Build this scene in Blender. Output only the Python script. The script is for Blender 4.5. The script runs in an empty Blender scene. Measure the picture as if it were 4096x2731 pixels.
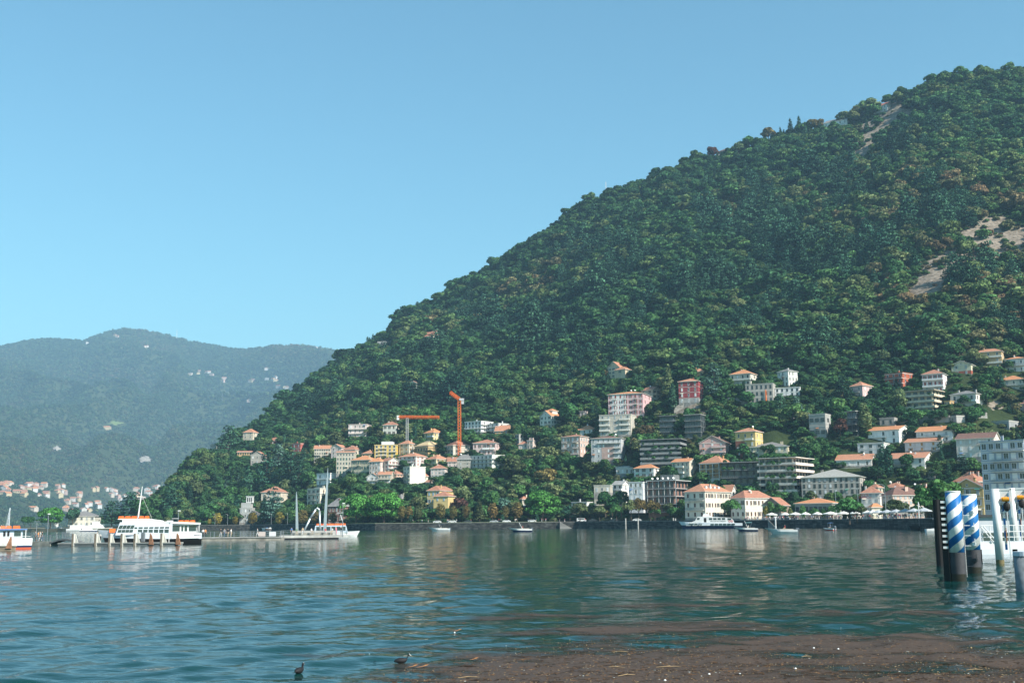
import bpy, math, random
import numpy as np
from mathutils import Vector, Matrix
R = math.radians
HAZE = 0.00010
rng = np.random.default_rng(7); random.seed(7)
scene = bpy.context.scene
col = scene.collection

# ---------------------------------------------------------------- camera, sky, sun, exposure
FPX, CAMZ = 4551.0, 3.2
PITCH, ROLL = math.atan(723.5/4551.0), 0.0091
_f = Vector((0, math.cos(PITCH), math.sin(PITCH)))
_u0 = Vector((0, -math.sin(PITCH), math.cos(PITCH)))
_hx = Vector((1, 0, 0))
_r = _hx*math.cos(ROLL) - _u0*math.sin(ROLL)
_u = _hx*math.sin(ROLL) + _u0*math.cos(ROLL)
cam = bpy.data.cameras.new('camera'); cam.lens = 40.0; cam.sensor_width = 36.0
cam.clip_start = 0.1; cam.clip_end = 60000
camo = bpy.data.objects.new('camera', cam); col.objects.link(camo)
camo.matrix_world = Matrix(((_r.x, _u.x, -_f.x, 0), (_r.y, _u.y, -_f.y, 0), (_r.z, _u.z, -_f.z, CAMZ), (0, 0, 0, 1)))
scene.camera = camo
SUN_AZ, SUN_EL = R(130), R(37)
world = bpy.data.worlds.new('World'); scene.world = world; world.use_nodes = True
wn = world.node_tree; wn.nodes.clear()
sky = wn.nodes.new('ShaderNodeTexSky'); sky.sky_type = 'NISHITA'; sky.sun_disc = False
sky.sun_elevation = SUN_EL; sky.sun_rotation = SUN_AZ
sky.altitude = 200; sky.air_density = 1.3; sky.dust_density = 0.35; sky.ozone_density = 2.2
tint = wn.nodes.new('ShaderNodeMix'); tint.data_type = 'RGBA'; tint.blend_type = 'MULTIPLY'
tint.inputs[0].default_value = 1.0; tint.inputs[7].default_value = (0.53, 0.86, 0.86, 1)
bg = wn.nodes.new('ShaderNodeBackground'); bg.inputs[1].default_value = 0.10
wo = wn.nodes.new('ShaderNodeOutputWorld')
wn.links.new(sky.outputs[0], tint.inputs[6]); wn.links.new(tint.outputs[2], bg.inputs[0]); wn.links.new(bg.outputs[0], wo.inputs[0])
sl = bpy.data.lights.new('sun', 'SUN'); sl.energy = 4.8; sl.angle = R(0.53); sl.color = (1.0, 0.94, 0.84)
suno = bpy.data.objects.new('sun', sl); col.objects.link(suno)
_sd = Vector((math.sin(SUN_AZ)*math.cos(SUN_EL), math.cos(SUN_AZ)*math.cos(SUN_EL), math.sin(SUN_EL)))
suno.rotation_euler = (-_sd).to_track_quat('-Z', 'Y').to_euler()
suno.location = (200, -100, 400)
vs = scene.view_settings
vs.view_transform = 'Standard'; vs.look = 'None'; vs.gamma = 1.0; vs.exposure = 0.95; vs.use_curve_mapping = False
cy = scene.cycles
cy.use_denoising = True; cy.max_bounces = 6; cy.diffuse_bounces = 4; cy.glossy_bounces = 3; cy.transmission_bounces = 3
cy.transparent_max_bounces = 8; cy.volume_bounces = 0; cy.caustics_reflective = False; cy.caustics_refractive = False
try: cy.sample_clamp_indirect = 6.0
except Exception: pass

# ---------------------------------------------------------------- picture <-> place
def ray(u, v):
    return _f + _r*((u-2048.0)/FPX) + _u*((1365.5-v)/FPX)
def P(u, v, D):
    d = ray(u, v); k = D/d.y
    return Vector((d.x*k, D, CAMZ+d.z*k))
def Wt(u, v, z=0.0):
    d = ray(u, v); k = (z-CAMZ)/d.z
    return Vector((d.x*k, d.y*k, z))
_M = np.array([[_r.x, _r.y, _r.z], [_u.x, _u.y, _u.z], [_f.x, _f.y, _f.z]])
def proj(x, y, z):
    q = _M @ np.vstack([np.atleast_1d(x), np.atleast_1d(y), np.atleast_1d(z)-CAMZ])
    d = np.maximum(q[2], 1e-3)
    return 2048+FPX*q[0]/d, 1365.5-FPX*q[1]/d, q[2]
ZT = {2: (700, 1650, 2.851), 3: (1200, 1500, 2.489), 4: (1600, 1650, 2.94), 5: (2100, 1400, 2.851), 6: (2300, 1750, 2.94),
      7: (2800, 1400, 2.851), 8: (2700, 1750, 2.94), 9: (3400, 1350, 3.136), 10: (3300, 1700, 2.955), 11: (2800, 200, 1.568), 12: (1400, 700, 1.68),
      0: (0, 0, 1.0), 1: (0, 1800, 2.94), 13: (0, 1250, 1.568)}
def zuv(z, x, y):
    a, b, s = ZT[z]; return a+x/s, b+y/s

# ---------------------------------------------------------------- materials
MATS = {}
def nodes(m):
    m.use_nodes = True; return m.node_tree.nodes, m.node_tree.links
def mat(name, c, rough=0.7, metal=0.0, var=0.12, scale=0.6, bump=0.0, spec=0.3, alpha=None):
    if name in MATS: return MATS[name]
    m = bpy.data.materials.new(name); n, l = nodes(m); b = n['Principled BSDF']
    b.inputs['Roughness'].default_value = rough; b.inputs['Metallic'].default_value = metal
    b.inputs['Specular IOR Level'].default_value = spec
    tc = n.new('ShaderNodeTexCoord'); nz = n.new('ShaderNodeTexNoise'); nz.inputs['Scale'].default_value = scale; nz.inputs['Detail'].default_value = 5
    l.new(tc.outputs['Object'], nz.inputs['Vector'])
    mp = n.new('ShaderNodeMapRange'); mp.inputs[1].default_value = 0.3; mp.inputs[2].default_value = 0.7
    mp.inputs[3].default_value = 1-var; mp.inputs[4].default_value = 1+var*0.6
    l.new(nz.outputs[0], mp.inputs[0])
    mx = n.new('ShaderNodeMix'); mx.data_type = 'RGBA'; mx.blend_type = 'MULTIPLY'; mx.inputs[0].default_value = 1
    mx.inputs[6].default_value = (*c, 1); l.new(mp.outputs[0], mx.inputs[7]); l.new(mx.outputs[2], b.inputs['Base Color'])
    if bump:
        bp = n.new('ShaderNodeBump'); bp.inputs['Strength'].default_value = bump; bp.inputs['Distance'].default_value = 0.1
        n2 = n.new('ShaderNodeTexNoise'); n2.inputs['Scale'].default_value = scale*8; l.new(tc.outputs['Object'], n2.inputs['Vector'])
        l.new(n2.outputs[0], bp.inputs['Height']); l.new(bp.outputs[0], b.inputs['Normal'])
    if alpha is not None: b.inputs['Alpha'].default_value = alpha
    MATS[name] = m; return m
def wall_mat(c):
    c = tuple(x*1.04 for x in c)
    key = 'plaster_%02d_%02d_%02d' % tuple(int(x*99) for x in c)
    if key in MATS: return MATS[key]
    m = mat(key, c, 0.85, var=0.14, scale=0.25, bump=0.15, spec=0.15)
    n, l = m.node_tree.nodes, m.node_tree.links
    # rain streaks and blotches on the render
    tc = n.new('ShaderNodeTexCoord'); mpg = n.new('ShaderNodeMapping'); mpg.inputs['Scale'].default_value = (0.9, 0.9, 0.12)
    nz = n.new('ShaderNodeTexNoise'); nz.inputs['Scale'].default_value = 1.0; nz.inputs['Detail'].default_value = 6
    l.new(tc.outputs['Object'], mpg.inputs[0]); l.new(mpg.outputs[0], nz.inputs['Vector'])
    r = n.new('ShaderNodeMapRange'); r.inputs[1].default_value = 0.42; r.inputs[2].default_value = 0.75; r.inputs[3].default_value = 1.0; r.inputs[4].default_value = 0.74
    l.new(nz.outputs[0], r.inputs[0])
    mx = n.new('ShaderNodeMix'); mx.data_type = 'RGBA'; mx.blend_type = 'MULTIPLY'; mx.inputs[0].default_value = 1
    b = n['Principled BSDF']; src = b.inputs['Base Color'].links[0].from_socket
    l.new(src, mx.inputs[6]); l.new(r.outputs[0], mx.inputs[7]); l.new(mx.outputs[2], b.inputs['Base Color'])
    return m
def roof_mat(name, c, c2):
    if name in MATS: return MATS[name]
    m = bpy.data.materials.new(name); n, l = nodes(m); b = n['Principled BSDF']
    b.inputs['Roughness'].default_value = 0.85; b.inputs['Specular IOR Level'].default_value = 0.15
    tc = n.new('ShaderNodeTexCoord'); nz = n.new('ShaderNodeTexNoise'); nz.inputs['Scale'].default_value = 0.9; nz.inputs['Detail'].default_value = 8; nz.inputs['Roughness'].default_value = 0.7
    l.new(tc.outputs['Object'], nz.inputs['Vector'])
    cr = n.new('ShaderNodeValToRGB'); cr.color_ramp.elements[0].position = 0.32; cr.color_ramp.elements[1].position = 0.68
    cr.color_ramp.elements[0].color = (*c2, 1); cr.color_ramp.elements[1].color = (*c, 1)
    l.new(nz.outputs[0], cr.inputs[0]); l.new(cr.outputs[0], b.inputs['Base Color'])
    wv = n.new('ShaderNodeTexWave'); wv.inputs['Scale'].default_value = 1.6; wv.bands_direction = 'X'
    l.new(tc.outputs['Object'], wv.inputs['Vector'])
    bp = n.new('ShaderNodeBump'); bp.inputs['Strength'].default_value = 0.4; bp.inputs['Distance'].default_value = 0.06
    l.new(wv.outputs[0], bp.inputs['Height']); l.new(bp.outputs[0], b.inputs['Normal'])
    MATS[name] = m; return m
def glass_mat():
    if 'window_glass' in MATS: return MATS['window_glass']
    m = mat('window_glass', (0.03, 0.04, 0.045), 0.12, var=0.5, scale=1.5, spec=0.6); return m
TERRA = roof_mat('terracotta_tiles', (0.52, 0.25, 0.15), (0.36, 0.17, 0.11))
TERRA2 = roof_mat('weathered_terracotta_tiles', (0.48, 0.23, 0.15), (0.26, 0.12, 0.085))
TERRA3 = roof_mat('bright_terracotta_tiles', (0.58, 0.26, 0.13), (0.46, 0.20, 0.10))
SLATE = roof_mat('grey_slate', (0.26, 0.25, 0.24), (0.15, 0.145, 0.145))
STONER = roof_mat('pale_stone_slates', (0.40, 0.39, 0.36), (0.26, 0.25, 0.23))
BROWNR = roof_mat('brown_tiles', (0.24, 0.13, 0.10), (0.13, 0.08, 0.07))
FLATR = roof_mat('flat_roof_gravel', (0.40, 0.39, 0.37), (0.27, 0.26, 0.25))
GREENR = roof_mat('roof_garden_soil', (0.08, 0.12, 0.04), (0.05, 0.07, 0.03))
MINT = roof_mat('mint_metal_sheet', (0.45, 0.62, 0.55), (0.36, 0.52, 0.47))
GLASS = glass_mat()
WHITE = mat('white_paint', (0.70, 0.70, 0.69), 0.45, var=0.08)
CREAMF = mat('cream_frame', (0.62, 0.60, 0.54), 0.6)
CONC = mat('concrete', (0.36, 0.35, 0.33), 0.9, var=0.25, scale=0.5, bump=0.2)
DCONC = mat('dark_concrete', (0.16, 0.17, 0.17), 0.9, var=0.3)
STEELG = mat('grey_steel', (0.30, 0.32, 0.34), 0.45, 0.6)
DARKM = mat('dark_metal', (0.05, 0.055, 0.06), 0.5, 0.3)
BLACK = mat('black_rubber', (0.015, 0.015, 0.016), 0.7)
ORANGE = mat('orange_paint', (0.80, 0.18, 0.03), 0.5, var=0.1)
WOODM = mat('weathered_wood', (0.25, 0.20, 0.15), 0.9, var=0.35, scale=2.0)
NEWWOOD = mat('new_timber', (0.62, 0.45, 0.25), 0.7, var=0.2, scale=2.0)
BRICK = mat('red_brick', (0.34, 0.12, 0.08), 0.85, var=0.3, scale=2.0)
NAVY = mat('navy_paint', (0.015, 0.03, 0.09), 0.35, var=0.1)
STONEW = mat('stone_wall', (0.24, 0.23, 0.21), 0.95, var=0.4, scale=0.8, bump=0.4)
SHUT = {'brown': mat('brown_shutter', (0.10, 0.055, 0.04), 0.7), 'green': mat('green_shutter', (0.06, 0.12, 0.10), 0.7), 'grey': mat('grey_shutter', (0.34, 0.37, 0.38), 0.7),
        'ochre': mat('ochre_shutter', (0.42, 0.24, 0.09), 0.7), 'red': mat('red_shutter', (0.26, 0.05, 0.04), 0.7), 'blue': mat('blue_shutter', (0.30, 0.40, 0.48), 0.7), 'white': WHITE}

# ---------------------------------------------------------------- mesh building
class MB:
    def __init__(s): s.v = []; s.f = []; s.m = []
    def quad(s, pts, m=0):
        b = len(s.v); s.v += [tuple(p) for p in pts]; s.f.append(tuple(range(b, b+len(pts)))); s.m.append(m)
    def box(s, c, d, m=0, rz=0.0, rx=0.0, ry=0.0, taper=1.0):
        b = len(s.v); hx, hy, hz = d[0]/2, d[1]/2, d[2]/2
        M = Matrix.Rotation(rz, 3, 'Z') @ Matrix.Rotation(ry, 3, 'Y') @ Matrix.Rotation(rx, 3, 'X') if (rz or rx or ry) else None
        for z in (-1, 1):
            t = taper if z > 0 else 1.0
            for x, y in ((-1, -1), (1, -1), (1, 1), (-1, 1)):
                p = Vector((x*hx*t, y*hy*t, z*hz))
                if M is not None: p = M @ p
                s.v.append((c[0]+p[0], c[1]+p[1], c[2]+p[2]))
        for q in ((0, 3, 2, 1), (4, 5, 6, 7), (0, 1, 5, 4), (1, 2, 6, 5), (2, 3, 7, 6), (3, 0, 4, 7)):
            s.f.append(tuple(b+i for i in q)); s.m.append(m)
    def cyl(s, p0, p1, r0, r1=None, n=8, m=0, caps=True):
        r1 = r0 if r1 is None else r1
        p0, p1 = Vector(p0), Vector(p1); ax = (p1-p0)
        if ax.length < 1e-6: return
        ax.normalize(); t = ax.orthogonal().normalized(); w = ax.cross(t); b = len(s.v)
        for p, r in ((p0, r0), (p1, r1)):
            for i in range(n):
                a = 2*math.pi*i/n; q = p+(t*math.cos(a)+w*math.sin(a))*r; s.v.append(tuple(q))
        for i in range(n):
            j = (i+1) % n; s.f.append((b+i, b+j, b+n+j, b+n+i)); s.m.append(m)
        if caps:
            s.f.append(tuple(b+i for i in reversed(range(n)))); s.m.append(m)
            s.f.append(tuple(b+n+i for i in range(n))); s.m.append(m)
    def loft(s, rings, m=0, caps=True, closed=True):
        b = len(s.v); n = len(rings[0])
        for r in rings: s.v += [tuple(p) for p in r]
        for k in range(len(rings)-1):
            for i in range(n if closed else n-1):
                j = (i+1) % n; s.f.append((b+k*n+i, b+k*n+j, b+(k+1)*n+j, b+(k+1)*n+i)); s.m.append(m)
        if caps:
            s.f.append(tuple(b+i for i in reversed(range(n)))); s.m.append(m)
            s.f.append(tuple(b+(len(rings)-1)*n+i for i in range(n))); s.m.append(m)
    def ell(s, c, r, m=0, nu=10, nv=6):
        rings = []
        for k in range(nv+1):
            a = math.pi*(k/nv-0.5); a = max(min(a, 1.56), -1.56)
            rings.append([(c[0]+r[0]*math.cos(a)*math.cos(2*math.pi*i/nu), c[1]+r[1]*math.cos(a)*math.sin(2*math.pi*i/nu), c[2]+r[2]*math.sin(a)) for i in range(nu)])
        s.loft(rings, m)
    def mesh(s, name, mats, smooth=False):
        me = bpy.data.meshes.new(name); me.from_pydata(s.v, [], s.f)
        for x in (mats if isinstance(mats, (list, tuple)) else [mats]): me.materials.append(x)
        if any(s.m): me.polygons.foreach_set('material_index', s.m)
        if smooth: me.polygons.foreach_set('use_smooth', [True]*len(s.f))
        me.update(); return me
def ob(name, data, parent=None, loc=None, rot=None, scl=None):
    o = bpy.data.objects.new(name, data); col.objects.link(o)
    if parent is not None: o.parent = parent
    if loc is not None: o.location = loc
    if rot is not None: o.rotation_euler = rot if hasattr(rot, '__len__') else (0, 0, rot)
    if scl is not None: o.scale = scl if hasattr(scl, '__len__') else (scl, scl, scl)
    return o
def tag(o, label, cat, group=None):
    o['label'] = label; o['category'] = cat
    if group: o['group'] = group
    return o
def thing(name, label, cat, loc=(0, 0, 0), rz=0.0, group=None):
    o = ob(name, None, loc=loc, rot=rz); o.empty_display_size = 0.5
    return tag(o, label, cat, group)
def struct(o): o['kind'] = 'structure'; return o
def stuff(o): o['kind'] = 'stuff'; return o
def text_mesh(s, size, m, extrude=0.01):
    c = bpy.data.curves.new('lettering', 'FONT'); c.body = s; c.size = size; c.extrude = extrude; c.align_x = 'CENTER'; c.align_y = 'CENTER'; c.resolution_u = 2
    o = bpy.data.objects.new('lettering', c); col.objects.link(o); bpy.context.view_layer.update()
    me = bpy.data.meshes.new_from_object(o.evaluated_get(bpy.context.evaluated_depsgraph_get()))
    bpy.data.objects.remove(o); bpy.data.curves.remove(c); me.materials.clear(); me.materials.append(m); return me
# ---------------------------------------------------------------- terrain
def _fbm(x, y, seed, wl, octs=3):
    r = np.random.default_rng(seed); z = 0.0; a = 1.0; tot = 0.0
    for o in range(octs):
        for k in range(5):
            th = r.uniform(0, math.pi*2); ph = r.uniform(0, 6.28); w = wl/(2.0**o)*r.uniform(0.7, 1.4)
            z = z+a*np.sin((x*math.cos(th)+y*math.sin(th))*2*math.pi/w+ph)
        tot += a*2.2; a *= 0.5
    return z/tot
def _st(u, v):
    d = ray(u, v); return d.x/d.y, d.z/d.y
def _curve(pts):   # [(u, value)] along the horizon row -> function of s
    ss = np.array([_st(u, 2089)[0] for u, _ in pts]); vv = np.array([float(v) for _, v in pts])
    return lambda s: np.interp(s, ss, vv)
SHORE = _curve([(-2000, 2600), (300, 1400), (430, 900), (560, 800), (800, 745), (1000, 740), (1250, 700), (1330, 640), (1500, 615), (1900, 607), (2300, 600), (2700, 540), (2800, 520),
                (3150, 485), (3400, 448), (3600, 370), (3730, 319), (3850, 290), (4096, 260), (4500, 220), (6000, 200)])
FLAT = _curve([(-2000, 20), (800, 22), (1300, 26), (2300, 32), (2700, 45), (3100, 62), (3400, 95), (3600, 165), (3730, 210), (4096, 270), (4500, 300), (6000, 300)])
RIDGE = _curve([(-2000, 2700), (300, 1500), (430, 930), (600, 900), (800, 1000), (1100, 1180), (1400, 1330), (2000, 1360), (3000, 1270), (4096, 1160), (6000, 1100)])
_sk = [(300, 1245), (345, 1190), (400, 1110), (460, 1060), (500, 1035), (580, 985), (640, 942), (700, 897), (790, 832), (850, 800), (930, 734), (1030, 684), (1180, 588), (1260, 532), (1340, 483),
       (1400, 455), (1480, 424), (1570, 384), (1660, 363), (1740, 333), (1850, 307), (1900, 303), (2000, 260), (2100, 210), (2200, 182), (2280, 180), (2352, 176), (2600, 150), (3000, 110), (3600, 120)]
_skst = [_st(a*1.7415, b*1.7415) for a, b in _sk]
_sks = np.array([a for a, _ in _skst]); _skt = np.array([b for _, b in _skst])
QZ = 3.1
def hill_z(x, y):
    x = np.asarray(x, float); y = np.asarray(y, float); yy = np.maximum(y, 50.0); s = x/yy
    ysh = SHORE(s); yf = ysh+FLAT(s); yk = RIDGE(s); tk = np.interp(s, _sks, _skt, left=-0.03)
    zk = CAMZ+tk*yk; w = (yy-yf)/np.maximum(yk-yf, 60.0); wc = np.clip(w, 0, 1)
    g = 0.80*wc+0.20*wc*wc
    z = QZ+(zk-QZ)*g
    z = z+_fbm(x, y, 3, 170.0)*5.0*np.clip(wc*6, 0, 1)*np.clip((1-wc)*8, 0, 1)*np.clip((zk-20)/80, 0, 1)
    z = np.where(w > 1, zk-(w-1)*np.maximum(yk-yf, 60)*0.35, z)
    k = np.clip((ysh+0.6-yy)/0.6, 0, 1)
    z = z*(1-k)-6.0*k
    return z
def hill_hit(u, v):
    s, t = _st(u, v)
    ys = np.linspace(float(SHORE(s))+1, float(RIDGE(s))-1, 900); zs = hill_z(s*ys, ys)
    ok = np.nonzero(zs >= CAMZ+t*ys)[0]
    y = ys[ok[0]] if len(ok) else ys[-1]
    if v > 2070: y = max(y, float(SHORE(s))+8)
    return Vector((s*y, y, float(hill_z(s*y, y))))
def grid_mesh(name, X, Y, Z, m, smooth=True, attrs=None):
    nr, nc = X.shape; V = np.stack([X, Y, Z], -1).reshape(-1, 3)
    i = np.arange(nr*nc).reshape(nr, nc)
    F = np.stack([i[:-1, :-1], i[:-1, 1:], i[1:, 1:], i[1:, :-1]], -1).reshape(-1, 4)
    me = bpy.data.meshes.new(name); me.vertices.add(len(V)); me.vertices.foreach_set('co', V.ravel().astype(np.float32))
    me.loops.add(F.size); me.loops.foreach_set('vertex_index', F.ravel().astype(np.int32))
    me.polygons.add(len(F)); me.polygons.foreach_set('loop_start', (np.arange(len(F))*4).astype(np.int32))
    me.polygons.foreach_set('use_smooth', np.ones(len(F), bool)) if smooth else None
    if attrs:
        for k, a in attrs.items():
            at = me.attributes.new(k, 'FLOAT', 'POINT'); at.data.foreach_set('value', a.ravel().astype(np.float32))
    me.materials.append(m); me.update(calc_edges=True); me.validate(); return me
# bare rock: centre and half sizes measured on the hillside (slope direction along the fall line)
ROCKS = [(3560, 480, 150, 60, -0.62), (3470, 580, 90, 55, -0.7), (3940, 985, 190, 115, -0.45), (3790, 1095, 130, 80, -0.55), (3690, 1165, 80, 55, -0.4), (4080, 960, 80, 50, -0.4), (3850, 800, 60, 32, -0.8),
         (4070, 1090, 50, 24, -0.3), (3160, 775, 36, 14, 0.0), (4070, 300, 60, 16, -0.3), (3990, 1620, 30, 16, 0), (2750, 1640, 70, 20, 0.1), (3880, 860, 40, 14, -0.6), (3720, 1050, 34, 14, -0.5)]
def rock_amount(x, y, z):
    u, v, d = proj(x, y, z); a = np.zeros_like(u)
    n = _fbm(np.asarray(x), np.asarray(y)+np.asarray(z), 17, 34.0, 3)
    for cu, cv, ru, rv, an in ROCKS:
        du, dv = u-cu, v-cv; p = (du*math.cos(an)+dv*math.sin(an))/ru; q = (-du*math.sin(an)+dv*math.cos(an))/rv
        a = np.maximum(a, 1.35-np.sqrt(p*p+q*q)+n*0.55)
    return np.clip(a, 0, 1.4)
def land_mat(name, c1, c2, rock=False, sc=0.05):
    m = bpy.data.materials.new(name); n, l = nodes(m); b = n['Principled BSDF']; b.inputs['Roughness'].default_value = 0.95; b.inputs['Specular IOR Level'].default_value = 0.1
    tc = n.new('ShaderNodeTexCoord'); nz = n.new('ShaderNodeTexNoise'); nz.inputs['Scale'].default_value = sc; nz.inputs['Detail'].default_value = 9; nz.inputs['Roughness'].default_value = 0.65
    l.new(tc.outputs['Object'], nz.inputs['Vector'])
    cr = n.new('ShaderNodeValToRGB'); cr.color_ramp.elements[0].position = 0.35; cr.color_ramp.elements[1].position = 0.65
    cr.color_ramp.elements[0].color = (*c1, 1); cr.color_ramp.elements[1].color = (*c2, 1); l.new(nz.outputs[0], cr.inputs[0])
    out = cr.outputs[0]
    if rock:
        at = n.new('ShaderNodeAttribute'); at.attribute_name = 'rock'
        n2 = n.new('ShaderNodeTexNoise'); n2.inputs['Scale'].default_value = 0.35; n2.inputs['Detail'].default_value = 8; l.new(tc.outputs['Object'], n2.inputs['Vector'])
        rc = n.new('ShaderNodeValToRGB'); rc.color_ramp.elements[0].position = 0.3; rc.color_ramp.elements[1].position = 0.66
        rc.color_ramp.elements[0].color = (0.12, 0.095, 0.07, 1); rc.color_ramp.elements[1].color = (0.30, 0.25, 0.20, 1); l.new(n2.outputs[0], rc.inputs[0])
        ad = n.new('ShaderNodeMath'); ad.operation = 'ADD'; l.new(at.outputs['Fac'], ad.inputs[0]); l.new(n2.outputs[0], ad.inputs[1])
        st = n.new('ShaderNodeMapRange'); st.inputs[1].default_value = 0.75; st.inputs[2].default_value = 0.95; l.new(ad.outputs[0], st.inputs[0])
        mx = n.new('ShaderNodeMix'); mx.data_type = 'RGBA'; l.new(st.outputs[0], mx.inputs[0]); l.new(out, mx.inputs[6]); l.new(rc.outputs[0], mx.inputs[7]); out = mx.outputs[2]
        bp = n.new('ShaderNodeBump'); bp.inputs['Strength'].default_value = 0.8; bp.inputs['Distance'].default_value = 1.2; l.new(n2.outputs[0], bp.inputs['Height']); l.new(bp.outputs[0], b.inputs['Normal'])
    l.new(out, b.inputs['Base Color']); return m
# near hill
_s = np.linspace(-0.62, 0.95, 460)
_w = np.concatenate([[-0.02], np.linspace(0.0, 1.0, 200), np.linspace(1.03, 1.6, 14)])
SS, WW = np.meshgrid(_s, _w); YS = SHORE(SS); YK = RIDGE(SS)
YY = YS+(YK-YS)*WW; YY = np.where(WW < 0, YS-1.5, YY); XX = SS*YY; ZZ = hill_z(XX, YY)
hill = struct(ob('hillside', grid_mesh('hillside', XX, YY, ZZ, land_mat('hill_undergrowth', (0.020, 0.032, 0.012), (0.042, 0.060, 0.020), True), attrs={'rock': rock_amount(XX.ravel(), YY.ravel(), ZZ.ravel())})))
# far mountain
_fk = [(-1500, 1560), (-700, 1480), (-300, 1420), (0, 1392), (130, 1362), (230, 1360), (330, 1368), (420, 1336), (490, 1320), (560, 1322), (650, 1340), (730, 1360), (800, 1376), (900, 1396), (980, 1405), (1010, 1400),
       (1100, 1388), (1200, 1386), (1280, 1396), (1400, 1420), (1700, 1480), (2200, 1600), (3000, 1700)]
_fst = [_st(a, b) for a, b in _fk]; _fs = np.array([a for a, _ in _fst]); _ft = np.array([b for _, b in _fst])
FRIDGE = _curve([(-1500, 6700), (0, 7000), (800, 7200), (1000, 6900), (1300, 6500), (3000, 6200)])
FSHORE = _curve([(-1500, 2100), (0, 2400), (500, 2800), (1200, 3100), (3000, 3200)])
def far_z(x, y):
    x = np.asarray(x, float); y = np.asarray(y, float); s = x/np.maximum(y, 100.0)
    ysh = FSHORE(s); yk = FRIDGE(s); zk = CAMZ+np.interp(s, _fs, _ft)*yk; w = (y-ysh)/(yk-ysh); wc = np.clip(w, 0, 1)
    z = 2.0+(zk-2)*(0.42*wc+0.58*wc**1.8)
    rid = np.abs(_fbm(x*1.0+y*0.25, y*0.45, 11, 1250.0, 3))
    z = z-(rid*330.0-60)*np.clip(wc*5, 0, 1)*np.clip((1-wc)*4, 0, 1)
    z = np.where(w > 1, zk-(w-1)*(yk-ysh)*0.3, z); z = np.where(w < 0, -8.0, z)
    return z
def far_hit(u, v):
    s, t = _st(u, v); ys = np.linspace(float(FSHORE(s))+4, float(FRIDGE(s)), 900); zs = far_z(s*ys, ys)
    ok = np.nonzero(zs >= CAMZ+t*ys)[0]; y = ys[ok[0]] if len(ok) else ys[-1]
    return Vector((s*y, y, float(far_z(s*y, y))))
_s = np.linspace(-0.85, 0.25, 330); _w = np.concatenate([[-0.01], np.linspace(0, 1, 170), np.linspace(1.04, 1.5, 8)])
SS, WW = np.meshgrid(_s, _w); YS = FSHORE(SS); YK = FRIDGE(SS); YY = YS+(YK-YS)*WW; XX = SS*YY; ZZ = far_z(XX, YY)
fm = land_mat('mountain_woodland', (0.030, 0.045, 0.020), (0.055, 0.070, 0.030), sc=0.01)
mountain = struct(ob('mountain', grid_mesh('mountain', XX, YY, ZZ, fm)))
# low headland on the left with villa and yachts
hp = [(-40, 2112, 820), (120, 2112, 800), (230, 2110, 790), (330, 2110, 775), (470, 2110, 770), (560, 2108, 790)]
mb = MB(); A = [Wt(u, 2089+0, 0) if False else P(u, 2100, D) for u, _, D in hp]
fr = [(p.x, p.y, 1.9) for p in A]; bk = [(p.x*1.22, p.y*1.25+60, 2.6) for p in A]
mb.quad(fr+bk[::-1], 0)
for i in range(len(fr)-1): mb.quad([(fr[i][0], fr[i][1], -3), (fr[i+1][0], fr[i+1][1], -3), fr[i+1], fr[i]], 0)
mb.quad([(fr[0][0], fr[0][1], -3), fr[0], bk[0], (bk[0][0], bk[0][1], -3)], 0)
struct(ob('headland', mb.mesh('headland', land_mat('headland_ground', (0.10, 0.10, 0.06), (0.20, 0.19, 0.14), sc=0.2))))

# ---------------------------------------------------------------- lake
WAVES = []
_wr = np.random.default_rng(21)
for i in range(54):
    lam = 0.42*(9.5**_wr.uniform(0, 1)); th = R(-62)+_wr.normal(0, 0.55)
    amp = 0.0118*lam**0.66*_wr.uniform(0.5, 1.2)*(1.0 if lam < 4 else 0.6)
    WAVES.append((lam, math.cos(th), math.sin(th), amp, _wr.uniform(0, 6.28)))
def wave_z(x, y, step):
    z = np.zeros_like(x)
    for lam, cx, sy, amp, ph in WAVES:
        fade = np.clip(lam/(step*2.2)-1.0, 0, 1)
        z += fade*amp*0.55*np.sin((x*cx+y*sy)*2*math.pi/lam+ph)
    return z*(0.75+0.45*_fbm(x, y, 5, 38.0, 2))
_s = np.linspace(-0.75, 0.75, 640)
_y = [12.0]
while _y[-1] < 330: _y.append(_y[-1]*1.0068)
while _y[-1] < 14000: _y.append(_y[-1]*1.08)
_y = np.array(_y); SS, YY = np.meshgrid(_s, _y); XX = SS*YY
ZZ = wave_z(XX, YY, np.maximum(YY*0.0068, YY*1.5/640))*np.clip((330-YY)/120, 0, 1)
wm = bpy.data.materials.new('lake_water'); n, l = nodes(wm); b = n['Principled BSDF']
b.inputs['Base Color'].default_value = (0.004, 0.036, 0.034, 1); b.inputs['Roughness'].default_value = 0.06; b.inputs['IOR'].default_value = 1.333; b.inputs['Specular IOR Level'].default_value = 0.5
tc = n.new('ShaderNodeTexCoord'); mpg = n.new('ShaderNodeMapping'); mpg.inputs['Rotation'].default_value = (0, 0, R(14)); mpg.inputs['Scale'].default_value = (0.55, 1.0, 1.0); l.new(tc.outputs['Object'], mpg.inputs[0])
n1 = n.new('ShaderNodeTexNoise'); n1.inputs['Scale'].default_value = 1.5; n1.inputs['Detail'].default_value = 3; n1.inputs['Roughness'].default_value = 0.55; l.new(mpg.outputs[0], n1.inputs['Vector'])
n2 = n.new('ShaderNodeTexNoise'); n2.inputs['Scale'].default_value = 0.028; n2.inputs['Detail'].default_value = 3; l.new(mpg.outputs[0], n2.inputs['Vector'])
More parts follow.
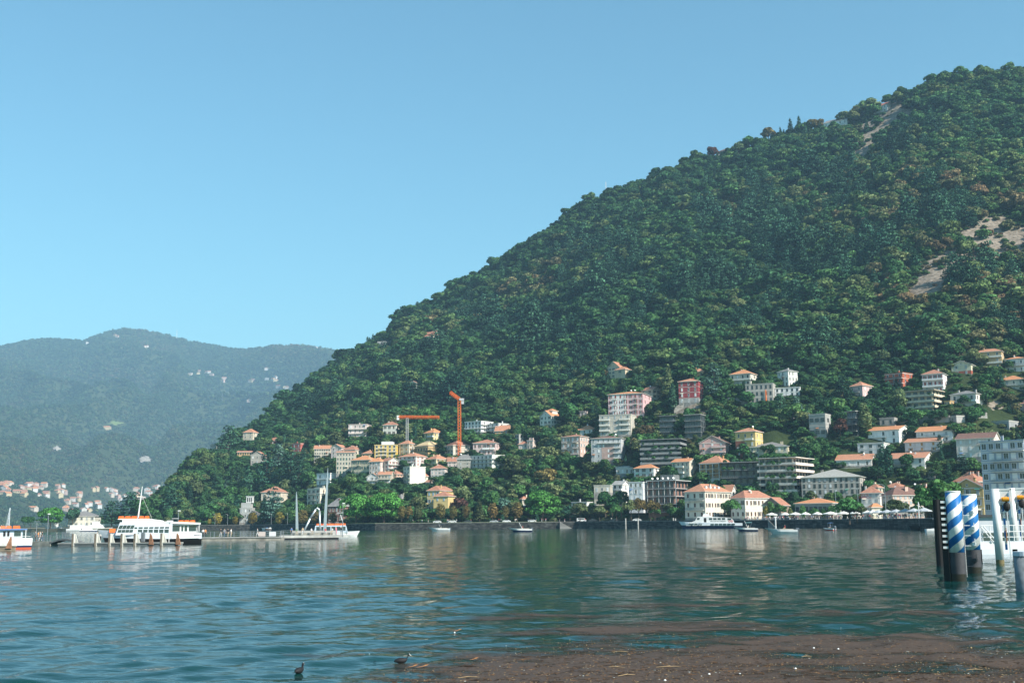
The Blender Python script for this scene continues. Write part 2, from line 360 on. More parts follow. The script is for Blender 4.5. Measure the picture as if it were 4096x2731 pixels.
mr = n.new('ShaderNodeMapRange'); mr.inputs[1].default_value = 0.35; mr.inputs[2].default_value = 0.65; mr.inputs[3].default_value = 0.55; mr.inputs[4].default_value = 1.0; l.new(n2.outputs[0], mr.inputs[0])
bp = n.new('ShaderNodeBump'); bp.inputs['Distance'].default_value = 0.065; l.new(n1.outputs[0], bp.inputs['Height']); l.new(mr.outputs[0], bp.inputs['Strength']); l.new(bp.outputs[0], b.inputs['Normal'])
struct(ob('lake', grid_mesh('lake', XX, YY, ZZ, wm)))
# ---------------------------------------------------------------- tree kinds
def foliage_mat(name, ramp, noise_sc=0.004, trans=0.3):
    m = bpy.data.materials.new(name); n, l = nodes(m); b = n['Principled BSDF']; b.inputs['Roughness'].default_value = 0.75; b.inputs['Specular IOR Level'].default_value = 0.12
    oi = n.new('ShaderNodeObjectInfo'); nz = n.new('ShaderNodeTexNoise'); nz.inputs['Scale'].default_value = noise_sc; nz.inputs['Detail'].default_value = 2; l.new(oi.outputs['Location'], nz.inputs['Vector'])
    ma = n.new('ShaderNodeMath'); ma.operation = 'MULTIPLY_ADD'; ma.inputs[1].default_value = 0.62; l.new(oi.outputs['Random'], ma.inputs[0])
    m2 = n.new('ShaderNodeMath'); m2.operation = 'MULTIPLY_ADD'; m2.inputs[1].default_value = 1.5; m2.inputs[2].default_value = -0.63; l.new(nz.outputs[0], m2.inputs[0]); l.new(m2.outputs[0], ma.inputs[2])
    cr = n.new('ShaderNodeValToRGB'); e = cr.color_ramp.elements
    for i, (p, c) in enumerate(ramp):
        q = e[i] if i < 2 else e.new(p); q.position = p; q.color = (c[0]*2.0, c[1]*2.0, c[2]*2.0, 1)
    l.new(ma.outputs[0], cr.inputs[0])
    at = n.new('ShaderNodeAttribute'); at.attribute_name = 'leaf'
    mr = n.new('ShaderNodeMapRange'); mr.inputs[3].default_value = 0.62; mr.inputs[4].default_value = 1.45; l.new(at.outputs['Fac'], mr.inputs[0])
    mx = n.new('ShaderNodeMix'); mx.data_type = 'RGBA'; mx.blend_type = 'MULTIPLY'; mx.inputs[0].default_value = 1; l.new(cr.outputs[0], mx.inputs[6]); l.new(mr.outputs[0], mx.inputs[7])
    wn_ = n.new('ShaderNodeTexWhiteNoise'); l.new(oi.outputs['Location'], wn_.inputs['Vector']); mv = n.new('ShaderNodeMapRange'); mv.inputs[3].default_value = 0.66; mv.inputs[4].default_value = 1.34; l.new(wn_.outputs['Value'], mv.inputs[0])
    mb_ = n.new('ShaderNodeMix'); mb_.data_type = 'RGBA'; mb_.blend_type = 'MULTIPLY'; mb_.inputs[0].default_value = 1; l.new(mx.outputs[2], mb_.inputs[6]); l.new(mv.outputs[0], mb_.inputs[7]); mx = mb_
    l.new(mx.outputs[2], b.inputs['Base Color'])
    tr = n.new('ShaderNodeBsdfTranslucent'); l.new(mx.outputs[2], tr.inputs[0]); ms = n.new('ShaderNodeMixShader'); ms.inputs[0].default_value = trans
    out = n['Material Output']; l.new(b.outputs[0], ms.inputs[1]); l.new(tr.outputs[0], ms.inputs[2]); l.new(ms.outputs[0], out.inputs[0]); return m
F_WOOD = foliage_mat('mixed_wood_leaves', [(0.0, (0.018, 0.050, 0.026)), (0.25, (0.030, 0.078, 0.030)), (0.45, (0.040, 0.092, 0.030)), (0.62, (0.070, 0.105, 0.036)), (0.78, (0.085, 0.098, 0.045)), (0.92, (0.110, 0.082, 0.042)), (1.0, (0.130, 0.085, 0.050))])
F_GREEN = foliage_mat('green_leaves', [(0.0, (0.020, 0.065, 0.024)), (0.5, (0.040, 0.105, 0.032)), (1.0, (0.070, 0.125, 0.040))], 0.02)
F_OLIVE = foliage_mat('olive_green_leaves', [(0.0, (0.060, 0.090, 0.040)), (1.0, (0.105, 0.120, 0.050))], 0.02)
F_AUT = foliage_mat('autumn_leaves', [(0.0, (0.105, 0.100, 0.034)), (1.0, (0.125, 0.082, 0.032))], 0.02)
F_YEL = foliage_mat('yellowing_leaves', [(0.0, (0.150, 0.150, 0.035)), (1.0, (0.230, 0.160, 0.030))], 0.02)
F_DARK = foliage_mat('dark_needles', [(0.0, (0.014, 0.044, 0.028)), (1.0, (0.028, 0.068, 0.036))], 0.02, 0.08)
F_BLUE = foliage_mat('blue_green_needles', [(0.0, (0.036, 0.078, 0.060)), (1.0, (0.060, 0.100, 0.075))], 0.02, 0.08)
F_PINE = foliage_mat('bright_pine_needles', [(0.0, (0.040, 0.125, 0.024)), (1.0, (0.050, 0.145, 0.030))], 0.02, 0.12)
F_RED = foliage_mat('copper_leaves', [(0.0, (0.050, 0.026, 0.022)), (1.0, (0.080, 0.038, 0.028))], 0.02)
F_FAR = foliage_mat('far_wood_leaves', [(0.0, (0.022, 0.048, 0.024)), (0.5, (0.045, 0.080, 0.032)), (0.8, (0.075, 0.085, 0.040)), (1.0, (0.10, 0.075, 0.045))], 0.0016)
BARK = mat('bark', (0.10, 0.075, 0.055), 0.95, var=0.3)

def cards(lobes, n, size, r, up=-0.45, flat=0.0, outw=None):
    """leaf clumps over the surfaces of many lobes; returns verts, normals, tint"""
    L = np.array(lobes, float); area = (L[:, 3]*L[:, 4]+L[:, 3]*L[:, 5]+L[:, 4]*L[:, 5]); k = r.choice(len(L), n*2, p=area/area.sum())
    d = r.normal(size=(n*2, 3)); d /= np.linalg.norm(d, axis=1)[:, None]; keep = d[:, 2] > up+r.uniform(-0.3, 0.3, n*2)
    c = L[k, :3]; rad = L[k, 3:6]; p = c+rad*d*r.uniform(0.78, 1.06, n*2)[:, None]
    for q in L:                                   # nothing deep inside another lobe
        keep &= (((p-q[:3])/q[3:6])**2).sum(1) > 0.55
    idx = np.nonzero(keep)[0][:n]; p, d, rad = p[idx], d[idx], rad[idx]
    nn = d/rad; nn /= np.linalg.norm(nn, axis=1)[:, None]; cc = L[:, :3].mean(0); o = p-cc; o /= np.linalg.norm(o, axis=1)[:, None]+1e-6
    nn = 0.75*nn+0.35*o; nn[:, 2] += flat; nn /= np.linalg.norm(nn, axis=1)[:, None]
    fn = nn+r.normal(size=nn.shape)*0.75; fn /= np.linalg.norm(fn, axis=1)[:, None]
    a = np.cross(fn, r.normal(size=fn.shape)); a /= np.linalg.norm(a, axis=1)[:, None]+1e-6; b = np.cross(fn, a)
    s = size*r.uniform(0.55, 1.35, len(p))[:, None]
    q = np.stack([p+s*(a*r.uniform(.5, 1, (len(p), 1))), p+s*(b*r.uniform(.4, .9, (len(p), 1))), p-s*(a*r.uniform(.5, 1, (len(p), 1))), p-s*(b*r.uniform(.4, .9, (len(p), 1)))], 1)
    nv = nn[:, None, :].repeat(4, 1)+0.62*r.normal(size=(len(p), 1, 3)); nv /= np.linalg.norm(nv, axis=2)[:, :, None]
    return q.reshape(-1, 3), nv.reshape(-1, 3), r.uniform(0, 1, len(p))
def crown_mesh(name, parts, m):
    V = np.concatenate([a for a, _, _ in parts]); N = np.concatenate([b for _, b, _ in parts]); T = np.concatenate([c for _, _, c in parts]); nq = len(V)//4
    me = bpy.data.meshes.new(name); me.vertices.add(len(V)); me.vertices.foreach_set('co', V.ravel().astype(np.float32))
    me.loops.add(len(V)); me.loops.foreach_set('vertex_index', np.arange(len(V), dtype=np.int32)); me.polygons.add(nq); me.polygons.foreach_set('loop_start', (np.arange(nq)*4).astype(np.int32))
    me.polygons.foreach_set('use_smooth', np.ones(nq, bool)); at = me.attributes.new('leaf', 'FLOAT', 'FACE'); at.data.foreach_set('value', T.astype(np.float32))
    me.materials.append(m); me.update(calc_edges=True); me.normals_split_custom_set_from_vertices(N.tolist()); return me
def trunk_mesh(h, r0, limbs, r):
    mb = MB(); mb.cyl((0, 0, -1.2), (r.uniform(-.2, .2), r.uniform(-.2, .2), h*0.72), r0, r0*0.45, 6)
    for i in range(limbs):
        a = r.uniform(0, 6.28); z = h*r.uniform(0.3, 0.65); ln = h*r.uniform(0.2, 0.34); mb.cyl((0, 0, z), (math.cos(a)*ln, math.sin(a)*ln, z+ln*0.8), r0*0.4, r0*0.12, 5)
    return mb.mesh('trunk', BARK)
KIND = {}
def add_kind(k, crown, trunk, h, rad): KIND.setdefault(k, []).append((crown, trunk, h, rad))
for i in range(5):       # broadleaf, about 10 m
    r = np.random.default_rng(100+i); lobes = [(0, 0, 6.2, 2.6, 2.6, 2.7)]
    for j in range(13):
        a = r.uniform(0, 6.28); e = r.uniform(-0.35, 1.2); rr = r.uniform(1.1, 2.0); q = r.uniform(2.0, 3.0)
        lobes.append((math.cos(a)*math.cos(e)*q, math.sin(a)*math.cos(e)*q, 5.9+math.sin(e)*q*1.15, rr, rr, rr*r.uniform(.7, .95)))
    add_kind('broadleaf', crown_mesh('crown', [cards(lobes, 1250, 0.62, r)], F_WOOD), trunk_mesh(10, 0.28, 5, r), 10.0, 4.2)
for i in range(3):       # cedar, about 17 m, tiers of flat plates
    r = np.random.default_rng(200+i); lobes = []
    for z in np.arange(3.0, 16.2, 1.25):
        q = 5.6*(1-((z-3)/14.5)**1.5)+0.5
        for j in range(max(2, int(q*1.7))):
            a = r.uniform(0, 6.28); d = q*r.uniform(.45, .95); lobes.append((math.cos(a)*d, math.sin(a)*d, z+r.uniform(-.4, .4)-d*0.08, 1.5+0.1*q, 1.5+0.1*q, 0.38))
    add_kind('cedar', crown_mesh('crown', [cards(lobes, 2100, 0.6, r, up=-0.2, flat=0.5)], F_DARK), trunk_mesh(17, 0.45, 3, r), 17.0, 6.0)
for i in range(2):       # cypress, about 14 m
    r = np.random.default_rng(300+i); lobes = [(r.uniform(-.15, .15), r.uniform(-.15, .15), z, w, w, 1.3) for z in np.arange(1.2, 13.6, 0.8) for w in (1.35*math.sin(math.pi*min(1, (z+1.8)/15.0))**0.6+0.12,)]
    add_kind('cypress', crown_mesh('crown', [cards(lobes, 900, 0.48, r, up=-2)], F_DARK), trunk_mesh(12, 0.2, 0, r), 14.0, 1.5)
for i in range(2):       # umbrella pine, about 14 m, wide rounded dome
    r = np.random.default_rng(400+i); lobes = []
    for j in range(60):
        a = r.uniform(0, 6.28); q = math.sqrt(r.uniform(0, 1)); d = q*6.6; z = 7.2+5.0*math.sqrt(max(0.02, 1-q*q))*r.uniform(.75, 1.0)-r.uniform(0, 1.2)
        lobes.append((math.cos(a)*d, math.sin(a)*d, z, 1.7, 1.7, 1.0))
    for j in range(30):
        a = r.uniform(0, 6.28); d = r.uniform(3.6, 6.8); lobes.append((math.cos(a)*d, math.sin(a)*d, r.uniform(3.2, 7), 1.6, 1.6, 0.9))
    add_kind('umbrella_pine', crown_mesh('crown', [cards(lobes, 5200, 0.46, r, up=-0.7, flat=0.25)], F_PINE), trunk_mesh(12, 0.5, 7, r), 13.6, 7.6)
for i in range(2):       # egg shaped promenade tree, about 9 m
    r = np.random.default_rng(500+i); lobes = []
    for z in np.arange(2.0, 9.0, 0.8):
        w = 2.5*math.sin(math.pi*min(1, (z+0.2)/10.6))**0.75
        for j in range(4): a = r.uniform(0, 6.28); lobes.append((math.cos(a)*w*.55, math.sin(a)*w*.55, z+r.uniform(-.3, .3), w*.62, w*.62, 0.9))
    add_kind('egg_tree', crown_mesh('crown', [cards(lobes, 1300, 0.42, r, up=-1.2)], F_AUT), trunk_mesh(8, 0.18, 2, r), 9.4, 2.7)
for i in range(2):       # spruce, about 15 m
    r = np.random.default_rng(600+i); lobes = []
    for z in np.arange(1.6, 14.8, 0.85):
        q = 2.9*(1-z/15.6)+0.15
        for j in range(5): a = r.uniform(0, 6.28); lobes.append((math.cos(a)*q*.55, math.sin(a)*q*.55, z, q*.55+.15, q*.55+.15, 0.42))
    add_kind('spruce', crown_mesh('crown', [cards(lobes, 1300, 0.5, r, up=-0.6, flat=0.2)], F_DARK), trunk_mesh(14, 0.25, 0, r), 15.2, 3.1)
for i in range(2):       # wide low-branched lakeside tree, about 9 m
    r = np.random.default_rng(700+i); lobes = []
    for j in range(26):
        a = r.uniform(0, 6.28); q = r.uniform(0, 1)**0.5*3.8; lobes.append((math.cos(a)*q, math.sin(a)*q, 6.3-q*0.45+r.uniform(-.7, 1.4), 1.4, 1.4, 0.9))
    add_kind('lakeside_tree', crown_mesh('crown', [cards(lobes, 1700, 0.44, r)], F_GREEN), trunk_mesh(8.5, 0.26, 6, r), 8.6, 5.0)
for i in range(2):       # shrub, about 2.5 m
    r = np.random.default_rng(800+i); lobes = [(r.uniform(-.9, .9), r.uniform(-.9, .9), r.uniform(.5, 1.5), .9, .9, .8) for j in range(8)]
    add_kind('shrub', crown_mesh('crown', [cards(lobes, 420, 0.4, r, up=-0.8)], F_GREEN), trunk_mesh(2, 0.08, 3, r), 2.4, 1.8)
r = np.random.default_rng(900); FARCROWN = []
for i in range(3):
    lobes = [(0, 0, 5, 3.2, 3.2, 3.4)]+[(r.uniform(-3, 3), r.uniform(-3, 3), r.uniform(3.5, 8.5), 2, 2, 1.8) for j in range(7)]
    FARCROWN.append(crown_mesh('far_crown', [cards(lobes, 150, 1.7, r, up=-0.2)], F_FAR))
HB = []       # facades in the picture that trees must not stand in front of: uL, uR, vTop, vBottom, y
TREES = []    # individually placed trees: (x, y, radius)
NAMES = {'broadleaf': 'broadleaf_tree', 'cedar': 'cedar_tree', 'cypress': 'cypress_tree', 'umbrella_pine': 'umbrella_pine', 'egg_tree': 'promenade_tree', 'spruce': 'spruce_tree', 'lakeside_tree': 'lakeside_tree', 'shrub': 'shrub'}
def tree(kind, loc, h, label, group=None, mat_=None, var=None, wide=1.0, cat='tree', rz=None):
    lst = KIND[kind]; c, t, h0, r0 = lst[random.randrange(len(lst)) if var is None else var % len(lst)]
    s = h/h0; e = thing(NAMES[kind], label, cat, loc, random.uniform(0, 6.28) if rz is None else rz, group); e.scale = (s*wide, s*wide, s)
    co = ob('crown', c, e); ob('trunk', t, e)
    if mat_ is not None: co.material_slots[0].link = 'OBJECT'; co.material_slots[0].material = mat_
    TREES.append((loc[0], loc[1], r0*s*wide)); return e
def tree_px(kind, z, x, ytop, ybase, label, group=None, mat_=None, D=None, wide=1.0, var=None, cat='tree'):
    u, v = zuv(z, x, ybase); _, vt = zuv(z, x, ytop)
    p = hill_hit(u, v) if D is None else P(u, v, D)
    if D is not None: p.z = max(p.z, 1.5)
    h = (v-vt)*p.y*1.01/FPX
    return tree(kind, p, h, label, group, mat_, var, wide, cat)
# ---------------------------------------------------------------- buildings
_cache = {}
def window_mesh(w, h, style, shc, frame):
    key = (round(w, 1), round(h, 1), style, shc, frame)
    if key in _cache: return _cache[key]
    mb = MB(); w, h = key[0], key[1]; fw = 0.09
    mb.box((0, -0.02, 0), (w-2*fw+0.02, 0.05, h-2*fw+0.02), 1)
    for sx in (-1, 1): mb.box((sx*(w/2-fw/2), -0.035, 0), (fw, 0.09, h), 0)
    mb.box((0, -0.035, h/2-fw/2), (w-2*fw, 0.088, fw), 0); mb.box((0, -0.035, -h/2+fw/2), (w-2*fw, 0.088, fw), 0)
    if style != 'big': mb.box((0, -0.045, 0), (0.06, 0.07, h-2*fw), 0)
    else:
        n = max(1, int(w/1.3))
        for i in range(1, n): mb.box((-w/2+w*i/n, -0.045, 0), (0.07, 0.07, h-2*fw), 0)
    mb.box((0, -0.08, -h/2-0.06), (w+0.2, 0.2, 0.1), 0)
    if style == 'sh':
        for sx in (-1, 1): mb.box((sx*(w/2+0.27), -0.05, 0), (0.5, 0.06, h), 2)
    if style == 'closed': mb.box((0, -0.10, 0), (w-0.1, 0.05, h-0.1), 2)
    if style == 'arch': mb.cyl((0, -0.06, h/2), (0, 0.0, h/2), w/2, n=12, m=1); mb.cyl((0, -0.04, h/2), (0, 0.01, h/2), w/2+0.12, n=12, m=0)
    me = mb.mesh('window', [CREAMF if frame == 'c' else WHITE if frame == 'w' else DARKM, GLASS, SHUT[shc]]); _cache[key] = me; return me
def balcony(par, x, y, z, w, depth, rz, solid=None, slab=None, rail='w'):
    key = ('bal', round(w, 1), round(depth, 1), solid.name if solid else None, rail, slab.name if slab else None)
    if key not in _cache:
        mb = MB(); mb.box((0, -depth/2, 0), (w, depth, 0.2)); a = mb.mesh('balcony', slab or CREAMF)
        mr = MB(); rm = solid or (WHITE if rail == 'w' else DARKM if rail == 'd' else STEELG)
        if solid:
            mr.box((0, -depth+0.06, 0.55), (w-0.004, 0.11, 0.95))
            for sx in (-1, 1): mr.box((sx*(w/2-0.06), -depth/2+0.05, 0.55), (0.11, depth-0.14, 0.94))
        else:
            mr.box((0, -depth+0.05, 1.05), (w, 0.06, 0.06))
            for sx in (-1, 1): mr.box((sx*(w/2-0.03), -depth/2+0.04, 1.05), (0.06, depth-0.14, 0.055))
            nb = max(2, int(w/0.28))
            for i in range(nb+1): mr.box((-w/2+0.03+(w-0.06)*i/nb, -depth+0.05, 0.55), (0.04, 0.04, 0.92))
        _cache[key] = (a, mr.mesh('railing', rm))
    a, b = _cache[key]; o = ob('balcony', a, par, (x, y, z), rz); ob('railing', b, o); return o
def roof_mesh(kind, W, L, rh, m, ov=0.6, th=0.22, sof=None):
    mb = MB(); x, y = W/2+ov, L/2+ov; drop = -ov*rh/(min(W, L)/2+ov)*0.9
    z0 = drop if kind != 'flat' else 0
    if kind == 'flat':
        mb.box((0, 0, 0.17), (W+0.5, L+0.5, 0.34)); mb.box((0, 0, 0.342), (W-0.3, L-0.3, 0.06), 1)
        return mb.mesh('roof', [sof or m, m])
    if kind == 'hip':
        if W >= L: a, c = W/2-L/2*0.92, 0
        else: a, c = 0, L/2-W/2*0.92
        rd = [(-a, -c, rh), (a, c, rh)] if W >= L else [(0, -c, rh), (0, c, rh)]
        e = [(-x, -y, z0), (x, -y, z0), (x, y, z0), (-x, y, z0)]
        if W >= L: fs = [[e[0], e[1], rd[1], rd[0]], [e[1], e[2], rd[1]], [e[2], e[3], rd[0], rd[1]], [e[3], e[0], rd[0]]]
        else: fs = [[e[0], e[1], rd[0]], [e[1], e[2], rd[1], rd[0]], [e[2], e[3], rd[1]], [e[3], e[0], rd[0], rd[1]]]
        for f in fs: mb.quad([(p[0], p[1], p[2]+th) for p in f], 0)
        for f in fs: mb.quad([p for p in f][::-1], 1)
        for i in range(4):
            p, q = e[i], e[(i+1) % 4]; mb.quad([p, q, (q[0], q[1], q[2]+th), (p[0], p[1], p[2]+th)], 1)
    else:
        if kind == 'gx': pr = [(-x, -y, z0), (-x, 0, rh), (-x, y, z0)]; qr = [(x, p[1], p[2]) for p in pr]
        else: pr = [(x, -y, z0), (0, -y, rh), (-x, -y, z0)]; qr = [(p[0], y, p[2]) for p in pr]
        for i in (0, 1):
            a, b_, c, d = pr[i], qr[i], qr[i+1], pr[i+1]
            up = [(p[0], p[1], p[2]+th) for p in (a, b_, c, d)]; mb.quad(up, 0); mb.quad([d, c, b_, a], 1)
            mb.quad([a, b_, up[1], up[0]] if i == 0 else [c, d, up[3], up[2]], 1); mb.quad([d, a, up[0], up[3]], 1); mb.quad([b_, c, up[2], up[1]], 1)
    return mb.mesh('roof', [m, sof or CREAMF])
def wall_mesh(kind, W, L, Hh, rh, m, below=6.0, mats=None, bands=None):
    mb = MB(); x, y = W/2, L/2
    mb.box((0, 0, (Hh-below)/2), (W, L, Hh+below))
    if kind == 'gx':
        for sx in (-1, 1): mb.quad([(sx*x, -y, Hh-0.01), (sx*x, y, Hh-0.01), (sx*x, 0, Hh+rh*0.97)])
    if kind == 'gy':
        for sy in (-1, 1): mb.quad([(-x, sy*y, Hh-0.01), (x, sy*y, Hh-0.01), (0, sy*y, Hh+rh*0.97)])
    return mb.mesh('wall', m)
def frame_px(z, xL, xC, xR, yB, yE, yR, D=None, asp=1.0, th=None):
    uL, vB = zuv(z, xL, yB); uC, _ = zuv(z, xC, yB); uR, _ = zuv(z, xR, yB); _, vE = zuv(z, xC, yE); _, vR = zuv(z, xC, yR)
    c = hill_hit(uC, vB) if D is None else P(uC, vB, D)
    dep = float(proj(c.x, c.y, c.z)[2][0]); k = FPX/dep
    f, sd = max(uC-uL, 3)/k, max(uR-uC, 0.5)/k
    if th is None: th = min(max(math.atan2(sd, f*asp), R(8)), R(66))
    W = f/math.cos(th); L = min(max(sd/math.sin(th), 4.5), 30.0)
    phi = -math.atan2(c.x, c.y)-th
    cx = c.x-(math.cos(phi)*W/2-math.sin(phi)*(-L/2)); cyy = c.y-(math.sin(phi)*W/2+math.cos(phi)*(-L/2))
    Hh = max((vB-vE)/k, 1.5); rh = max((vE-vR)/k*1.12, 0.5)
    HB.append((uL, uR, min(vR, vE), vB, c.y)); FOOT.append((cx, cyy, math.hypot(W, L)/2))
    return (cx, cyy, c.z), phi, W, L, Hh, rh
FOOT = []; FLAB = []
PLINTH = mat('stained_plinth', (0.26, 0.25, 0.23), 0.9, var=0.4)
AWN = [mat('green_awning', (0.06, 0.20, 0.15), 0.8), mat('cream_awning', (0.62, 0.57, 0.46), 0.8), mat('rust_awning', (0.40, 0.16, 0.08), 0.8), mat('blue_awning', (0.10, 0.18, 0.36), 0.8)]
def windows(e, W, L, Hh, fl, cf, cs, style, shc, frame, skip=(), fh=None, ww=None, z0=0.0):
    fh = fh or (Hh-z0)/fl; h = min(2.0, fh*0.60); w = ww or 1.15
    rw = random.Random(int(W*977+L*131+fl)); base_style = style
    def pick():
        q = rw.random()
        if base_style == 'sh': return ('closed', shc) if q < 0.28 else ('sh', shc)
        if base_style == 'plain': return ('closed', 'white') if q < 0.16 else ('closed', 'grey') if q < 0.28 else ('plain', shc)
        if base_style == 'closed': return ('sh', shc) if q < 0.3 else ('closed', shc)
        return (base_style, shc)
    for i in range(fl):
        zc = z0+(i+0.54)*fh
        for j in range(cf):
            if ('f', i, j) in skip: continue
            st_, sc_ = pick(); ob('window', window_mesh(min(w, W/cf*0.72), h, st_ if st_ != 'sh' or W/cf > 2.2 else 'plain', sc_, frame), e, (-W/2+W*(j+0.5)/cf, -L/2, zc))
        for j in range(cs):
            if ('s', i, j) in skip: continue
            st_, sc_ = pick(); ob('window', window_mesh(min(w, L/cs*0.72), h, st_ if st_ != 'sh' or L/cs > 2.2 else 'plain', sc_, frame), e, (W/2, -L/2+L*(j+0.5)/cs, zc), R(90))
def H(z, xL, xC, xR, yB, yE, yR, roof, wall, rm, fl, cf, cs, label, name='house', cat='house', win='sh', shc='brown', frame='c', D=None, asp=1.0, th=None, bal=(), chim=1, skip=(), ww=None, rail='d', solid=None, dish=0, group=None):
    loc, phi, W, L, Hh, rh = frame_px(z, xL, xC, xR, yB, yE, yR, D, asp, th)
    FLAB.append(label); e = thing(name, label, cat, loc, phi, group); wm_ = wall if not isinstance(wall, tuple) else wall_mat(wall)
    ob('wall', wall_mesh(roof, W, L, Hh, rh, wm_), e)
    ro = ob('roof', roof_mesh(roof, W, L, rh, rm, sof=wm_ if roof == 'flat' else None), e, (0, 0, Hh))
    r = random.Random(label)
    for i in range(chim):
        cx, cy_ = r.uniform(-.3, .3)*W, r.uniform(-.2, .25)*L; mb = MB(); zz = rh*0.55 if roof != 'flat' else 0.3
        mb.box((0, 0, 0.6), (0.7, 0.7, 2.2)); mb.box((0, 0, 1.78), (0.9, 0.9, 0.16), 1); ob('chimney', mb.mesh('chimney', [wm_, rm]), ro, (cx, cy_, zz))
    for i in range(dish):
        mb = MB(); mb.cyl((0, 0, 0), (0, 0, 1.3), 0.04, n=5, m=1); mb.cyl((0, -0.1, 1.5), (0.04, -0.2, 1.56), 0.42, 0.5, n=10)
        ob('satellite_dish', mb.mesh('satellite_dish', [WHITE, STEELG]), ro, (r.uniform(-.35, .35)*W, -L*0.15, rh*0.6 if roof != 'flat' else 0.35), R(20))
    if fl: windows(e, W, L, Hh, fl, cf, cs, win, shc, frame, skip, ww=ww)
    if fl and Hh > 4 and name not in ('concrete_ruin', 'unfinished_house'):
        mb = MB(); mb.box((0, 0, -0.9), (W+0.16, L+0.16, 3.4)); ob('plinth', mb.mesh('plinth', PLINTH), e)
        mb = MB(); mb.box((0, 0, Hh-0.2), (W+0.3, L+0.3, 0.3)); ob('cornice', mb.mesh('cornice', CREAMF), e)
        if fl > 1:
            mb = MB(); mb.box((0, 0, 0), (W+0.14, L+0.14, 0.22)); tm = mb.mesh('string_course', CREAMF)
            for i in range(1, fl): ob('string_course', tm, e, (0, 0, i*Hh/fl))
        for i in range(fl):
            if r.random() < 0.16 and cf: j = r.randrange(cf); mb = MB(); mb.box((0, -0.55, 0), (1.7, 1.2, 0.06), rx=R(24)); ob('awning', mb.mesh('awning', r.choice(AWN)), e, (-W/2+W*(j+.5)/cf, -L/2, (i+.86)*Hh/fl))
    if roof in ('gx', 'gy') and rh > 2.2:
        if roof == 'gy': ob('window', window_mesh(0.7, 0.8, 'plain', shc, frame), e, (0, -L/2, Hh+rh*0.3))
        else: ob('window', window_mesh(0.7, 0.8, 'plain', shc, frame), e, (W/2, 0, Hh+rh*0.3), R(90))
    fh = Hh/max(fl, 1)
    for face, i, a, b_ in bal:
        if face == 'f': balcony(e, -W/2+W*(a+b_)/2, -L/2, i*fh+0.02, W*(b_-a), 1.2, 0, solid, None, rail)
        else: balcony(e, W/2, -L/2+L*(a+b_)/2, i*fh+0.02, L*(b_-a), 1.2, R(90), solid, None, rail)
    return e, W, L, Hh, rh
def terrace(z, xL, xC, xR, yB, yE, fl, label, slabm, wallm, roofm=FLATR, D=None, asp=1.0, dep=1.8, solid=True, name='apartment_building', side=True, th=None, ov=0.0, plants=0, colw=0):
    """flats with a deep continuous balcony on every storey and glazing behind"""
    loc, phi, W, L, Hh, rh = frame_px(z, xL, xC, xR, yB, yE, yE-8, D, asp, th)
    FLAB.append(label); e = thing(name, label, 'apartments', loc, phi); fh = Hh/fl
    W2, L2 = W-dep*(0.9 if side else 0.15), L-dep
    cx, cyy = -(W-W2)/2, (L-L2)/2
    mb = MB(); mb.box((cx, cyy, Hh/2-3), (W2, L2, Hh+6)); ob('wall', mb.mesh('wall', wallm), e)
    ro = ob('roof', roof_mesh('flat', W+ov, L+ov, 1, roofm, sof=slabm), e, (0, 0, Hh))
    gz = window_mesh(2.4, fh*0.72, 'big', 'grey', 'd')
    for i in range(fl):
        zc = (i+0.5)*fh; n = max(2, int(W2/3.1))
        for j in range(n): ob('window', gz, e, (cx-W2/2+W2*(j+0.5)/n, cyy-L2/2, zc+0.05))
        m2 = max(1, int(L2/4.0))
        for j in range(m2): ob('window', gz, e, (cx+W2/2, cyy-L2/2+L2*(j+0.5)/m2, zc+0.05), R(90))
        sl = MB(); zz = i*fh
        sl.box((0, -L/2+dep/2, zz), (W, dep, 0.24))
        if side: sl.box((W/2-dep*0.45, dep/2, zz), (dep*0.9, L-dep, 0.238))
        o = ob('balcony', sl.mesh('balcony', slabm), e)
        rl = MB()
        if solid:
            rl.box((0, -L/2+0.07, zz+0.40), (W, 0.14, 1.3))
            if side: rl.box((W/2-0.06, 0.05, zz+0.40), (0.14, L-0.2, 1.29))
        else:
            for zq in (0.35, 0.7, 1.05): rl.box((0, -L/2+0.05, zz+zq), (W, 0.05, 0.05)); rl.box((W/2-0.05, 0.05, zz+zq), (0.05, L-0.2, 0.048))
            for q in range(int(W/1.1)+1): rl.box((-W/2+0.05+q*1.1, -L/2+0.05, zz+0.6), (0.05, 0.045, 0.95))
        ob('railing', rl.mesh('railing', slabm if solid else STEELG), o)
    if colw:
        for q in range(colw+1):
            c = MB(); c.cyl((0, 0, 0), (0, 0, Hh), 0.16, n=8); ob('column', c.mesh('column', slabm), e, (-W/2+0.25+(W-0.5)*q/colw, -L/2+0.28, 0))
    r = random.Random(label)
    for q in range(plants):
        fi = r.randrange(1, fl+1); c, t, h0, r0 = KIND['shrub'][q % 2]; o = ob('planter_shrub', c, e, (r.uniform(-.46, .46)*W, -L/2+0.8, fi*fh+0.25), r.uniform(0, 6), r.uniform(.5, .9))
    return e, W, L, Hh, fh
W_ = lambda r, g, b: (r, g, b)
CREAM = (0.60, 0.53, 0.42); WHT = (0.72, 0.71, 0.68); PINK = (0.60, 0.40, 0.38); YEL = (0.62, 0.48, 0.24); BEI = (0.50, 0.45, 0.36); GREY = (0.40, 0.40, 0.39); LPINK = (0.66, 0.54, 0.50); OCH = (0.52, 0.36, 0.18); REDW = (0.36, 0.10, 0.09); STN = (0.34, 0.32, 0.28)
